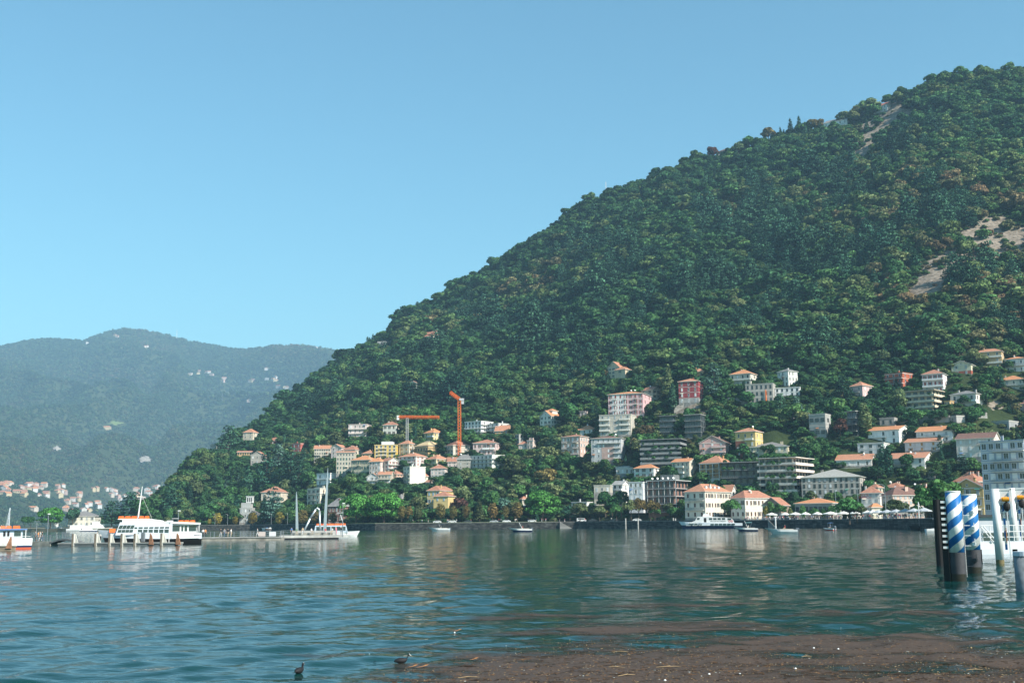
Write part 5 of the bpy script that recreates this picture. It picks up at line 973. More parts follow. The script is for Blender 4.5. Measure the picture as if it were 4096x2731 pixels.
# ---------------------------------------------------------------- named trees
tree_px('cedar', 2, 620, 125, 445, 'broad dark cedar crowning the tip of the wooded spur', mat_=F_DARK, wide=1.15)
tree_px('cedar', 2, 1040, 440, 900, 'tall cedar with drooping tiers in the middle of the spur slope', wide=.8)
tree_px('cedar', 2, 1180, 330, 700, 'bluish cedar in front of the brick red house', mat_=F_BLUE, wide=.7)
tree_px('cedar', 2, 1310, 380, 880, 'big dark cedar left of the white modern house', wide=.8)
tree_px('cedar', 2, 1400, 480, 900, 'second dark cedar standing close to the white modern house', wide=.7)
tree_px('cedar', 2, 1120, 840, 1265, 'lakeside cedar in front of the big cream villa', wide=.8, mat_=F_BLUE)
tree_px('cypress', 2, 830, 610, 980, 'tall dark cypress above the grey tower villa', wide=1.5)
tree_px('cypress', 2, 1245, 245, 400, 'slim cypress beside the tiny red house', wide=1.2); tree_px('cypress', 2, 1480, 450, 640, 'cypress on the slope left of the seven bay terrace house', wide=1.2)
tree_px('cypress', 2, 1885, 690, 900, 'cypress in front of the white modern house flank', wide=1.2); tree_px('cypress', 3, 455, 255, 430, 'cypress among the round trees above the town on the left', wide=1.1)
tree_px('spruce', 2, 580, 760, 1000, 'pale silvery spruce low on the spur', mat_=F_BLUE); tree_px('spruce', 2, 720, 700, 900, 'thin silvery spruce beside the tall dark cypress', mat_=F_BLUE, wide=.7)
tree_px('broadleaf', 2, 1640, 255, 430, 'round bright green tree above the seven bay terrace house', mat_=F_GREEN); tree_px('broadleaf', 2, 1855, 240, 430, 'round olive tree left of the pale pink apartment block', mat_=F_OLIVE)
up = 'umbrella pines on the lakefront'
tree_px('umbrella_pine', 3, 560, 1165, 1470, 'left one of two touching umbrella pines beside the dark brick house', mat_=F_PINE, D=640, var=0); tree_px('umbrella_pine', 3, 835, 1145, 1475, 'right one of two touching umbrella pines, with thick dark trunk', mat_=F_PINE, D=634, var=1)
tree_px('umbrella_pine', 4, 1680, 895, 1270, 'largest and brightest umbrella pine, alone on the promenade', mat_=F_PINE, D=632, var=0, wide=.95)
tree_px('umbrella_pine', 1, 590, 655, 900, 'umbrella pine on the low headland left of the long cream villa', mat_=F_PINE, D=800, var=1, wide=1.05)
tree_px('cedar', 1, 1310, 580, 905, 'dark cedar just right of the long cream headland villa', D=800, wide=1.1); tree_px('cedar', 1, 1530, 470, 905, 'taller dark cedar behind the ferry mast', D=800, wide=1.05); tree_px('broadleaf', 1, 850, 690, 900, 'dark round tree left of the long cream headland villa', D=806, mat_=F_DARK)
tree_px('broadleaf', 1, 1650, 570, 910, 'dark tree at the foot of the spur behind the ferry', D=800, mat_=F_GREEN)
for x in (290, 360): tree_px('broadleaf', 1, x, 780, 905, 'low tree by the fountain on the headland tip', 'low trees on the headland tip', D=822, mat_=F_GREEN)
for x, m, w in [(20, F_AUT, 1), (105, F_AUT, 1), (220, F_OLIVE, 1.1), (475, F_AUT, 1.1), (625, F_AUT, .95), (775, F_AUT, .95), (1090, F_AUT, 1.05), (1240, F_AUT, .95), (1380, F_AUT, 1.05)]:
    tree_px('egg_tree', 4, x, {475: 1075, 1090: 1065, 1380: 1060}.get(x, 1100), 1260, 'egg shaped %s tree in the row before the yellow villa' % ('olive' if m is F_OLIVE else 'orange brown'), 'egg shaped promenade trees', m, D=628, wide=w)
tree_px('spruce', 4, 935, 1015, 1285, 'pointed light green conifer on the promenade', mat_=F_OLIVE, D=622, wide=1.25)
for x, yt, m, lb in [(730, 870, F_OLIVE, 'big round olive tree right of the yellow villa'), (700, 1010, F_RED, 'copper leaved tree right of the yellow villa'), (1070, 920, F_GREEN, 'fresh green tree behind the pointed conifer'), (1130, 850, F_OLIVE, 'dull olive tree behind the fresh green tree'), (1200, 1010, mat('x', (1, 1, 1)) and F_BLUE, 'grey green weeping tree behind the promenade row'), (1380, 730, F_OLIVE, 'great round grey green chestnut in the park'), (1720, 665, F_AUT, 'round golden brown tree in the park'), (1740, 400, F_OLIVE, 'broad dome of a grey green tree crowning the park'), (1340, 540, F_OLIVE, 'big dull green tree left of the park cypress')]:
    tree_px('broadleaf', 4, x, yt, yt+270 if yt < 900 else 1240, lb, mat_=m, wide=1.25 if yt < 800 else 1.0)
tree_px('cypress', 4, 1655, 505, 750, 'single dark cypress in the park before the grey green dome', wide=1.4)
tree_px('cedar', 4, 1800, 250, 450, 'flat tiered cedar left of the dusty rose apartment block', wide=1.25)
for x in (125, 1205, 1610): tree_px('cypress', 4, x, 1195, 1290, 'clipped cone shaped evergreen on the lawn edge', 'clipped cones on the lawn', D=618, wide=2.4)
for x, yt, m in [(2000, 1080, F_DARK), (2110, 1050, F_OLIVE), (2230, 1090, F_OLIVE), (2330, 1060, F_AUT)]: tree_px('lakeside_tree', 4, x, yt, 1280, 'spreading roadside tree left of the brown apartment block', 'spreading roadside trees', m, D=622)
for x, yt, m in [(60, 755, F_OLIVE), (290, 790, F_OLIVE), (490, 780, F_GREEN), (660, 720, F_OLIVE), (750, 700, F_AUT), (890, 720, F_AUT), (940, 800, F_GREEN)]: tree_px('lakeside_tree', 6, x, yt, 960, 'leafy quay tree in front of the brown lakefront apartments', 'quay trees before the brown apartments', m, D=585, wide=.85)
for x, yt in [(360, 640), (545, 640), (440, 700)]: tree_px('broadleaf', 6, x, yt, 900, 'dark tree behind the quay trees near the low stone house', 'trees near the low stone house', F_GREEN, D=606)
tree_px('lakeside_tree', 8, 660, 710, 960, 'single light trunked tree between the hotel and the white house', mat_=F_GREEN, D=532, wide=.85)
for x, yt, m, w in [(1075, 805, F_YEL, .8), (1130, 755, F_GREEN, .8), (1220, 765, F_GREEN, .9), (1360, 825, F_OLIVE, .7), (1505, 800, F_GREEN, .8), (1640, 820, F_GREEN, .9), (1745, 835, F_GREEN, .8), (1860, 785, F_GREEN, .9)]: tree_px('egg_tree' if w < .85 else 'lakeside_tree', 8, x, yt, 965, 'small clipped terrace tree among the parasols', 'small terrace trees', m, D=508, wide=w)
for x, yt, m, w in [(290, 845, F_GREEN, 1.1), (380, 900, F_OLIVE, .9), (850, 860, F_YEL, 1.0), (690, 975, F_GREEN, .8), (1080, 935, F_GREEN, .8)]: tree_px('lakeside_tree', 10, x, yt, 1130, 'broad crowned tree shading the piazza edge', 'broad trees on the piazza', F_OLIVE if m is F_YEL else m, D=432, wide=w)
for x, yt, w in [(1200, 745, .9), (1420, 640, 1.0), (1290, 860, 1.0), (1520, 760, .8)]: tree_px('broadleaf', 10, x, yt, 1135, 'tall dark green tree beside the olive yellow house', 'dark trees by the olive yellow house', F_GREEN, D=360, wide=w)
tree_px('cedar', 7, 1640, 260, 700, 'very tall dark cedar beside the pink house on the slope', wide=.8); tree_px('cedar', 7, 930, 470, 790, 'dark cedar below the white flat roofed block', wide=.7); tree_px('cedar', 7, 1110, 510, 800, 'tiered cedar right of the dark cedar below the white block', wide=.7, mat_=F_BLUE)
tree_px('cedar', 7, 170, 115, 560, 'tall grey green cedar right of the dark red house', mat_=F_BLUE, wide=.7); tree_px('cypress', 5, 1690, 370, 720, 'tall cypress left of the dark red house', wide=1.3); tree_px('spruce', 5, 1640, 150, 560, 'tall light green conifer left of the dark red house', mat_=F_OLIVE, wide=1.1)
tree_px('broadleaf', 5, 500, 610, 880, 'leafy dark tree right of the lone white villa', mat_=F_GREEN); tree_px('broadleaf', 5, 590, 215, 360, 'round olive tree left of the beige villa', mat_=F_OLIVE); tree_px('broadleaf', 5, 920, 215, 345, 'round rusty tree at the left corner of the beige villa', mat_=F_AUT)
tree_px('broadleaf', 7, 1600, 790, 1030, 'copper beech in front of the concrete villa', mat_=F_RED); tree_px('cypress', 7, 1885, 600, 960, 'golden green cypress like conifer right of the concrete tower', mat_=F_OLIVE, wide=2.0)
for x in (700, 760): tree_px('cypress', 10, x, 230 if x == 700 else 250, 620, 'dark cypress pair left of the white dormer chalet', 'cypress pair by the dormer chalet', wide=1.3)
tree_px('spruce', 10, 635, 285, 470, 'blue grey spruce beside the wide low white house', mat_=F_BLUE); tree_px('cedar', 10, 1640, 350, 600, 'spreading dark cedar below the large rose white house', wide=1.2); tree_px('cedar', 10, 1330, 400, 640, 'feathery cedar right of the white dormer chalet', mat_=F_GREEN, wide=.9)
for x, yt, m, lb in [(230, 455, F_RED, 'russet tree at the left end of the ridge wood'), ]: pass
for x, yt in [(570, 410), (625, 400), (505, 455), (660, 440)]: _r5 = tree_px('spruce', 11, x, yt, 545, 'dark pointed conifer in the clump on the ridge line', 'conifer clump on the ridge', F_DARK, wide=1.0); HB.append((zuv(11, x, 0)[0]-16, zuv(11, x, 0)[0]+16, zuv(11, 0, yt)[1], zuv(11, 0, 545)[1], _r5.location.y))
for x, yt, m, w in [(430, 475, F_AUT, 1.3), (700, 400, F_AUT, 1), (740, 395, F_AUT, 1.1), (310, 535, F_GREEN, 1.3), (80, 580, F_RED, 1.0), (240, 575, F_OLIVE, 1.0), (900, 385, F_OLIVE, 1.2), (965, 380, F_OLIVE, 1.2)]: _r5 = tree_px('broadleaf', 11, x, yt, yt+95, 'round tree on the ridge line near the white ridge house', 'round ridge trees', m, wide=w); HB.append((zuv(11, x, 0)[0]-18, zuv(11, x, 0)[0]+18, zuv(11, 0, yt)[1], zuv(11, 0, yt+95)[1], _r5.location.y))
for x, yt, yb, lb in [(620, 1620, 0, '')]: pass
for u, vt, vb, m in [(1010, 2050, 2098, F_YEL), (870, 2052, 2098, F_YEL), (838, 2075, 2098, F_YEL), (940, 2065, 2098, F_YEL), (1118, 2048, 2098, F_YEL), (1160, 2055, 2098, F_GREEN), (1210, 2040, 2098, F_AUT), (1260, 2045, 2098, F_AUT), (1330, 2050, 2098, F_AUT)]: tree_px('egg_tree', 0, u, vt, vb, 'small yellowing roadside tree on the left quay', 'small roadside trees on the left quay', F_YEL if m is F_AUT and u < 1200 else m, D=float(SHORE(_st(u, 2089)[0]))+9, wide=1.25)
# ---------------------------------------------------------------- woods
HBa = np.array(HB); FTa = np.array(FOOT); TRa = np.array(TREES)
def scatter(cell, seed):
    r = np.random.default_rng(seed); xs = np.arange(-420, 900, cell); ys = np.arange(240, 1480, cell); X, Y = np.meshgrid(xs, ys); X = X.ravel()+r.uniform(-.5, .5, X.size)*cell; Y = Y.ravel()+r.uniform(-.5, .5, Y.size)*cell
    s = X/Y; k = (s > -0.42) & (s < 0.60) & (Y > SHORE(s)+FLAT(s)*0.9+2) & (Y < RIDGE(s)+30); X, Y = X[k], Y[k]; Z = hill_z(X, Y); k = Z > 2.5; return X[k], Y[k], Z[k]
X, Y, Z = scatter(5.4, 31); n0 = len(X); r = np.random.default_rng(32)
hgt = r.uniform(6.0, 12.5, n0)*np.where(r.uniform(0, 1, n0) < 0.14, 1.45, 1.0); u, v, dep = proj(X, Y, Z)
town = v > np.interp(u, [500, 1000, 1400, 2000, 2400, 2800, 3400, 4100], [2300, 1700, 1650, 1640, 1500, 1480, 1430, 1380])
hgt = hgt*(1+0.32*_fbm(X, Y, 88, 55.0, 2)); hgt = np.where(town, hgt*0.72, hgt); rad = hgt*0.40; ut, vt, _ = proj(X, Y, Z+hgt)
keep = rock_amount(X, Y, Z) < 0.34+(r.uniform(0, 1, n0) < 0.10)*0.7
for fx, fy, fr_ in FTa: keep &= np.hypot(X-fx, Y-fy) > fr_*0.72+rad*0.55
for uL, uR, v0, v1, yh in HBa:      # trees below a house stay low enough to leave its facade in sight
    pr = rad*FPX/dep; lim = v1-(v1-v0)*0.22; fr_ = (Y < yh+1) & (Y > yh-170) & (u+pr*0.6 > uL) & (u-pr*0.6 < uR) & (v > v0-4)
    hgt = np.where(fr_, np.minimum(hgt, (v-lim)/FPX*dep*0.98), hgt)
keep &= hgt > 1.6; rad = np.maximum(hgt, 1.6)*0.40
for tx, ty, tr_ in TRa: keep &= np.hypot(X-tx, Y-ty) > tr_*0.55
# thin patches and clearings
keep &= (_fbm(X, Y, 77, 60.0, 2) > -0.62)|(~town)
X, Y, Z, hgt, u, v, dep, town = [a[keep] for a in (X, Y, Z, hgt, u, v, dep, town)]
px = hgt*FPX/dep; inv = (u > 10) & (u < 4086) & (v < 2100)
order = np.argsort(-np.where(inv & (town | (v > 1500)), px*np.where(town, 1.6, 1.0), 0))[:300]; single = np.zeros(len(X), bool); single[order] = True
kinds = ['broadleaf']*15+['cypress', 'spruce']; r2 = random.Random(9)
for i in order:
    k = r2.choice(kinds); m = {'broadleaf': r2.choice([F_WOOD, F_GREEN, F_GREEN, F_OLIVE]), 'cypress': F_DARK, 'spruce': F_DARK}[k]
    w = {F_WOOD: 'mixed green', F_GREEN: 'fresh green', F_OLIVE: 'olive green'}[m]+' tree' if k == 'broadleaf' else 'dark slim '+k
    dd = np.hypot(FTa[:, 0]-X[i], FTa[:, 1]-Y[i])-FTa[:, 2]; q = int(np.argmin(dd)); hl = FLAB[q]
    for cut in (' with', ' in ', ' behind', ' beside', ' just', ' above', ' below', ' under', ' on ', ' among', ' alone', ' of ', ' next', ' squeezed', ' joined', ' joining', ' adjoining', ' at ', ' left', ' right', ' and ', ' standing', ' half', ' between', ' rising', ' wrapped', ' mostly', ' highest', ' before'):
        z_ = hl.find(cut)
        if z_ > 14: hl = hl[:z_]
    hl = ' '.join(hl.split()[:7]); lb = '%s %s %s the %s' % ('tall' if hgt[i] > 8.5 else 'low' if hgt[i] < 4.5 else 'mid sized', w, 'beside' if dd[q] < 5 else 'downhill of' if Y[i] < FTa[q, 1] else 'uphill of', hl); w = lb
    tree(k, (X[i], Y[i], Z[i]-0.4), hgt[i]*(1.0 if k == 'broadleaf' else 1.15), lb, lb, m, wide=r2.uniform(.9, 1.2) if k == 'broadleaf' else 1.0)
protos = bpy.data.collections.new('wood_tree_kinds'); PL = []
def proto(name, crown):
    o = bpy.data.objects.new(name, crown); protos.objects.link(o); PL.append(name)
for i in range(5): proto('a_wood_broadleaf_%d' % i, KIND['broadleaf'][i][0])
for i in range(3): proto('b_wood_cedar_%d' % i, KIND['cedar'][i][0])
proto('c_wood_spruce_0', KIND['spruce'][0][0])
far_c = bpy.data.collections.new('far_tree_kinds')
for i in range(3): far_c.objects.link(bpy.data.objects.new('far_%d' % i, FARCROWN[i]))
def wood(name, label, P3, scl, rot, idx, collection, cat='wood'):
    me = bpy.data.meshes.new(name); me.vertices.add(len(P3)); me.vertices.foreach_set('co', P3.ravel().astype(np.float32))
    for nm, ty, a in (('scl', 'FLOAT_VECTOR', scl), ('rot', 'FLOAT_VECTOR', rot)): at = me.attributes.new(nm, ty, 'POINT'); at.data.foreach_set('vector', a.ravel().astype(np.float32))
    at = me.attributes.new('idx', 'INT', 'POINT'); at.data.foreach_set('value', idx.astype(np.int32))
    o = ob(name, me); g = bpy.data.node_groups.new(name, 'GeometryNodeTree'); g.interface.new_socket('Geometry', in_out='INPUT', socket_type='NodeSocketGeometry'); g.interface.new_socket('Geometry', in_out='OUTPUT', socket_type='NodeSocketGeometry')
    n = g.nodes; l = g.links; gi = n.new('NodeGroupInput'); go = n.new('NodeGroupOutput'); ci = n.new('GeometryNodeCollectionInfo'); ci.inputs[0].default_value = collection; ci.inputs['Separate Children'].default_value = True; ci.inputs['Reset Children'].default_value = True
    ip = n.new('GeometryNodeInstanceOnPoints'); ip.inputs['Pick Instance'].default_value = True
    def na(nm, ty): q = n.new('GeometryNodeInputNamedAttribute'); q.data_type = ty; q.inputs[0].default_value = nm; return [s for s in q.outputs if s.enabled][0]
    l.new(gi.outputs[0], ip.inputs['Points']); l.new(ci.outputs[0], ip.inputs['Instance']); l.new(na('idx', 'INT'), ip.inputs['Instance Index']); l.new(na('rot', 'FLOAT_VECTOR'), ip.inputs['Rotation']); l.new(na('scl', 'FLOAT_VECTOR'), ip.inputs['Scale']); l.new(ip.outputs[0], go.inputs[0])
    md = o.modifiers.new('trees', 'NODES'); md.node_group = g; tag(stuff(o), label, cat); return o
k = ~single; X, Y, Z, hgt, town, u, v = [a[k] for a in (X, Y, Z, hgt, town, u, v)]; m_ = len(X); r = np.random.default_rng(41)
# cedars grow in stands on the middle slope
ced = (_fbm(X, Y, 55, 130.0, 2)+np.exp(-((u-3300)/500)**2-((v-1000)/330)**2)*0.55+np.exp(-((u-2450)/260)**2-((v-1180)/160)**2)*0.5 > 0.50) & (r.uniform(0, 1, m_) < 0.5) & ~town & (Y < RIDGE(X/Y)-90)
spr = (~ced) & (r.uniform(0, 1, m_) < 0.035)
idx = r.integers(0, 5, m_); idx = np.where(ced, 5+r.integers(0, 3, m_), np.where(spr, 8, idx))
sc = hgt/10.0; sc = np.where(ced, sc*1.12, sc); w = r.uniform(1.0, 1.55, m_)
wood('hillside_wood', 'dense mixed wood covering the whole hillside above the town', np.stack([X, Y, Z-0.8], 1), np.stack([np.where(ced, sc*.8, sc*w), np.where(ced, sc*.8, sc*w), sc], 1), np.stack([np.zeros(m_), np.zeros(m_), r.uniform(0, 6.28, m_)], 1), idx, protos)
# undergrowth fills the gaps between the trees
X, Y, Z = scatter(4.6, 61); r = np.random.default_rng(62); u, v, dep = proj(X, Y, Z); keep = (rock_amount(X, Y, Z) < 0.75+r.uniform(-.3, .15, len(X)))
for fx, fy, fr_ in FTa: keep &= np.hypot(X-fx, Y-fy) > fr_*0.75+1.2
for uL, uR, v0, v1, yh in HBa: keep &= ~((Y < yh) & (Y > yh-3) & (u > uL-4) & (u < uR+4))
X, Y, Z = X[keep], Y[keep], Z[keep]; m_ = len(X); s_ = r.uniform(.22, .48, m_)
wood('hillside_undergrowth', 'low bushes filling the ground between hillside trees and houses', np.stack([X, Y, Z-s_*3.2], 1), np.stack([s_*1.7, s_*1.7, s_], 1), np.stack([np.zeros(m_), np.zeros(m_), r.uniform(0, 6.28, m_)], 1), r.integers(0, 5, m_), protos, 'undergrowth')
# far mountain woods
r = np.random.default_rng(71); nf = 95000; s = r.uniform(-0.62, 0.02, nf); w = r.uniform(0, 1.02, nf)**0.8; Y = FSHORE(s)+(FRIDGE(s)-FSHORE(s))*w; X = s*Y; Z = far_z(X, Y); u, v, dep = proj(X, Y, Z)
FARH = []
# ---------------------------------------------------------------- far villages
r = random.Random(12); fwalls = [(0.72, 0.70, 0.66), (0.70, 0.62, 0.52), (0.66, 0.56, 0.36), (0.62, 0.48, 0.42), (0.74, 0.73, 0.71)]
VL = [((0, 25), (1925, 1955), 4), ((15, 85), (1930, 1952), 7), ((90, 140), (1935, 1965), 6), ((0, 50), (1960, 1985), 4), ((135, 195), (1940, 1970), 6), ((60, 115), (1965, 1990), 3), ((145, 190), (1968, 1985), 4), ((200, 262), (1940, 1990), 7), ((295, 345), (1975, 2000), 4),
      ((365, 400), (1955, 1975), 2), ((420, 500), (1960, 2010), 8), ((540, 640), (1945, 2000), 12), ((545, 600), (1990, 2010), 3), ((215, 290), (1998, 2012), 3), ((290, 400), (2012, 2030), 6), ((250, 365), (2028, 2050), 5), ((120, 150), (2040, 2050), 1),
      ((330, 350), (1372, 1380), 1), ((455, 470), (1340, 1350), 2), ((575, 590), (1382, 1390), 2), ((755, 850), (1485, 1505), 7), ((870, 910), (1510, 1530), 3), ((1000, 1110), (1505, 1535), 8), ((1105, 1150), (1545, 1555), 3), ((400, 440), (1710, 1718), 2), ((1060, 1070), (1472, 1480), 1), ((1240, 1270), (1383, 1390), 1), ((995, 1003), (1602, 1606), 1)]
for (a, b_), (c, d), n_ in VL:
    for i in range(n_):
        uu, vv = r.uniform(a, b_), r.uniform(c, d); p = far_hit(uu, vv); low = vv > 1900
        W = r.uniform(12, 22) if low else r.uniform(16, 30); L = r.uniform(11, 16); Hh = r.uniform(4.5, 8.5) if low else r.uniform(6, 9); wm_ = wall_mat(tuple(x*.8 for x in r.choice(fwalls))); rm = r.choice([TERRA, TERRA2, TERRA2, TERRA3, SLATE if not low else TERRA])
        nm = {TERRA: 'orange', TERRA2: 'faded red', TERRA3: 'bright orange', SLATE: 'grey'}[rm]; kind = r.choice(['hip', 'gx', 'gy'])
        where = 'village below the far mountain' if low else 'hamlet on the far mountain'
        e = thing('far_house', 'pale house with %s %s roof in the %s' % (nm, 'hip' if kind == 'hip' else 'gable', where), 'house', p, r.uniform(-.9, .2), 'houses of the %s' % where)
        ob('wall', wall_mesh(kind, W, L, Hh, 4.0, wm_), e); ob('roof', roof_mesh(kind, W, L, 4.0, rm, 0.9), e, (0, 0, Hh))
        if low:
            for q in range(3):
                for fl in range(2): ob('window', window_mesh(1.3, 1.7, 'plain', 'brown', 'd'), e, (-W/2+W*(q+.5)/3, -L/2, Hh*(.27+.46*fl)))
        FARH.append((p.x, p.y, uu, vv))
keep = np.ones(nf, bool)
for hx, hy, hu, hv in FARH: keep &= ~((np.abs(u-hu) < 12) & (v > hv-7) & (v < hv+13) & (Y < hy+3)) & (np.hypot(X-hx, Y-hy) > 13)
for cu, cv_, ru, rv in [(230, 1800, 16, 9), (583, 1843, 25, 11), (465, 1698, 34, 8), (1080, 1476, 30, 4), (800, 1368, 70, 5), (510, 1345, 20, 6)]: keep &= ((u-cu)/ru)**2+((v-cv_)/rv)**2 > 1
keep &= (X > -5200); X, Y, Z = X[keep], Y[keep], Z[keep]; m_ = len(X); rr = np.random.default_rng(72); s_ = rr.uniform(.7, 1.25, m_)*np.clip(Y/3600, .9, 1.75)
wood('mountain_wood', 'hazy woodland covering the far mountain', np.stack([X, Y, Z-2], 1), np.stack([s_*1.15, s_*1.15, s_], 1), np.stack([np.zeros(m_), np.zeros(m_), rr.uniform(0, 6.28, m_)], 1), rr.integers(0, 3, m_), far_c)
# pale rock scars and meadow on the mountain
def scar(uc, vc, wu, wv, m, name, label, cat):
    vv = []; p0 = far_hit(uc, vc); mb = MB(); n_ = 22; pts = []
    for i in range(n_):
        a = 2*math.pi*i/n_; q = r.uniform(.35, 1.1); p = far_hit(uc+math.cos(a)*wu*q, vc+math.sin(a)*wv*q); pts.append((p.x, p.y-8, p.z+5))
    c = (p0.x, p0.y-10, p0.z+6)
    for i in range(n_): mb.quad([pts[i], pts[(i+1) % n_], c])
    struct(ob(name, mb.mesh(name, m)))
rk = mat('pale_rock', (0.27, 0.25, 0.22), 0.95, var=0.7, scale=0.03, bump=0.6); gr = land_mat('meadow_grass', (0.10, 0.16, 0.05), (0.16, 0.20, 0.08), sc=0.02)
scar(230, 1800, 20, 12, rk, 'rock_scar', '', ''); scar(583, 1842, 32, 16, rk, 'rock_scar', '', ''); scar(465, 1698, 40, 10, gr, 'meadow', '', ''); scar(1085, 1476, 26, 3, gr, 'meadow', '', '')
# radio masts on the skylines, pylons
def mast(u, vt, vb, D, label, dishes, m=WHITE, cat='antenna mast'):
    p = P(u, vb, D); h = (vb-vt)*D/FPX; e = thing('antenna_mast', label, cat, p); mb = MB(); w = max(h*0.035, 0.5)
    for sx, sy in ((-1, -1), (1, -1), (1, 1), (-1, 1)): mb.cyl((sx*w, sy*w, -8), (sx*w*.4, sy*w*.4, h), w*.16, n=5)
    nseg = 7
    for i in range(nseg):
        for sx in (-1, 1): mb.cyl((sx*w, -w, h*i/nseg), (-sx*w*.7, -w*.7, h*(i+1)/nseg), w*.1, n=4); mb.cyl((w, sx*w, h*i/nseg), (w*.7, -sx*w*.7, h*(i+1)/nseg), w*.1, n=4)
    ob('lattice_tower', mb.mesh('lattice_tower', m), e)
    for i in range(dishes): mb = MB(); mb.cyl((0, 0, 0), (0, -.5, 0), w*.9, n=10); ob('dish', mb.mesh('dish', WHITE), e, ((-1)**i*w*1.2, -w, h*(.35+.12*i)))
    mb = MB(); mb.cyl((0, 0, h*.98), (0, 0, h*1.14), w*.14, n=5); ob('spike', mb.mesh('spike', m), e)
def on_ridge(u):
    s = _st(u, 700)[0]; return float(RIDGE(s))-6
mast(2344, 785, 850, on_ridge(2300), 'antenna mast with white dishes on the ridge, lower one', 4); mast(2424, 725, 775, on_ridge(2390), 'thin white antenna pole on the ridge beside the upper round trees', 0)
mast(707, 1318, 1348, 7120, 'white tower on the far mountain top', 2)
for (u_, v0, v1), wl in zip([(802, 1610, 1632), (889, 1575, 1598), (1016, 1540, 1562)], ['lowest', 'middle', 'highest']):
    p = far_hit(u_, v1); mast(u_, v0, v1, p.y-6, '%s grey power pylon of three climbing the far mountain' % wl, 0, STEELG, 'pylon')
# ---------------------------------------------------------------- cranes
def lattice(mb, p0, p1, w, seg, r0, m=0):
    p0, p1 = Vector(p0), Vector(p1); ax = (p1-p0).normalized(); t = ax.orthogonal().normalized() if abs(ax.z) < .9 else Vector((1, 0, 0)); b_ = ax.cross(t).normalized(); t = b_.cross(ax)
    cs = [(-1, -1), (1, -1), (1, 1), (-1, 1)]
    for a, c in cs: mb.cyl(p0+(t*a+b_*c)*w, p1+(t*a+b_*c)*w, r0, n=4, m=m)
    for i in range(seg):
        q0, q1 = p0.lerp(p1, i/seg), p0.lerp(p1, (i+1)/seg)
        for j in range(4): a, c = cs[j], cs[(j+1) % 4]; mb.cyl(q0+(t*a[0]+b_*a[1])*w, q1+(t*c[0]+b_*c[1])*w, r0*.7, n=4, m=m)
ORC = mat('crane_orange', (0.80, 0.16, 0.02), 0.5, var=0.08)
p = hill_hit(*zuv(3, 1588, 800)); k = FPX/p.y; e = thing('tower_crane', 'tall orange tower crane with raised jib above the square cream villa', 'crane', p)
hm = (800-255)/2.489/k; mb = MB(); lattice(mb, (0, 0, -4), (0, 0, hm), 0.95, 22, 0.2); ob('mast', mb.mesh('mast', ORC), e)
mb = MB(); jl = 13.5; lattice(mb, (0, 0, hm+1.0), (-95/2.489/k, 3, hm+88/2.489/k), 0.8, 8, 0.2); ob('jib', mb.mesh('jib', ORC), e)
mb = MB(); mb.box((1.6, 0, hm+0.8), (3.2, 2.4, 1.4)); mb.box((2.2, 0, hm-1.2), (1.8, 1.8, 2.4)); ob('counterweight', mb.mesh('counterweight', mat('crane_grey', (0.45, 0.46, 0.47), 0.6)), e)
p = hill_hit(*zuv(3, 1066, 770)); k = FPX/p.y; e = thing('tower_crane', 'grey mast tower crane with long horizontal orange jib', 'crane', p); hm = (770-425)/2.489/k
mb = MB(); lattice(mb, (0, 0, -4), (0, 0, hm), 0.75, 20, 0.15); ob('mast', mb.mesh('mast', mat('crane_grey', (0.45, 0.46, 0.47))), e)
mb = MB(); lattice(mb, (-92/2.489/k, 0, hm+.5), (320/2.489/k, 0, hm+.1), 0.75, 34, 0.16); ob('jib', mb.mesh('jib', ORC), e)
mb = MB(); mb.box((-92/2.489/k, 0, hm), (1.6, 1.6, 3.2)); ob('counterweight', mb.mesh('counterweight', WHITE), e)
# ---------------------------------------------------------------- boats (bow towards local -x)
SILV = mat('silver_hull_paint', (0.58, 0.62, 0.68), 0.4, 0.0, var=0.08); REDL = mat('red_antifouling', (0.34, 0.06, 0.04), 0.6); BLUEP = mat('blue_paint', (0.10, 0.20, 0.42), 0.4)
RAFT = mat('orange_liferaft', (0.85, 0.17, 0.04), 0.6, var=0.15, scale=4.0); BGL = mat('boat_glass', (0.03, 0.055, 0.06), 0.08, var=0.2, spec=0.7); TEAK = mat('varnished_wood', (0.30, 0.11, 0.05), 0.3)
def hull(L, B, hb, hs, mats, split=0.4, full=0.6, transom=0.9, rake=None):
    mb = MB(); ns = 12; lo = []; hi = []
    for i in range(ns):
        t = i/(ns-1); x = -L/2+L*t; b = B/2*min(1.0, (0.02+t*2.4)**full)*(1-(1-transom)*max(0, (t-.7)/.3)); h = hs+(hb-hs)*(1-t)**2.0; rk = (0.35*hb if rake is None else rake)*(1-t)**3
        lo.append([(x+rk, -b*.95, h*split), (x+rk*1.6, -b*.6, -.25), (x+rk*2, 0, -.5), (x+rk*1.6, b*.6, -.25), (x+rk, b*.95, h*split)])
        hi.append([(x, -b, h), (x+rk, -b*.95, h*split), (x+rk, b*.95, h*split), (x, b, h)])
    mb.loft(hi, 0); mb.loft(lo, 1); return mb.mesh('hull', mats)
def slab(pts, y0, y1):   # side profile (x,z) extruded across the beam
    mb = MB(); mb.loft([[(x, y0, z) for x, z in pts], [(x, y1, z) for x, z in pts]]); return mb
def pane(e, x0, x1, z0, z1, y, lean=0.0, m=BGL):
    mb = MB(); mb.quad([(x0, y, z0), (x1, y, z0), (x1+lean, y, z1), (x0+lean, y, z1)]); mb.quad([(x0, y+.03, z0), (x0+lean, y+.03, z1), (x1+lean, y+.03, z1), (x1, y+.03, z0)]); return ob('window', mb.mesh('window', m), e)
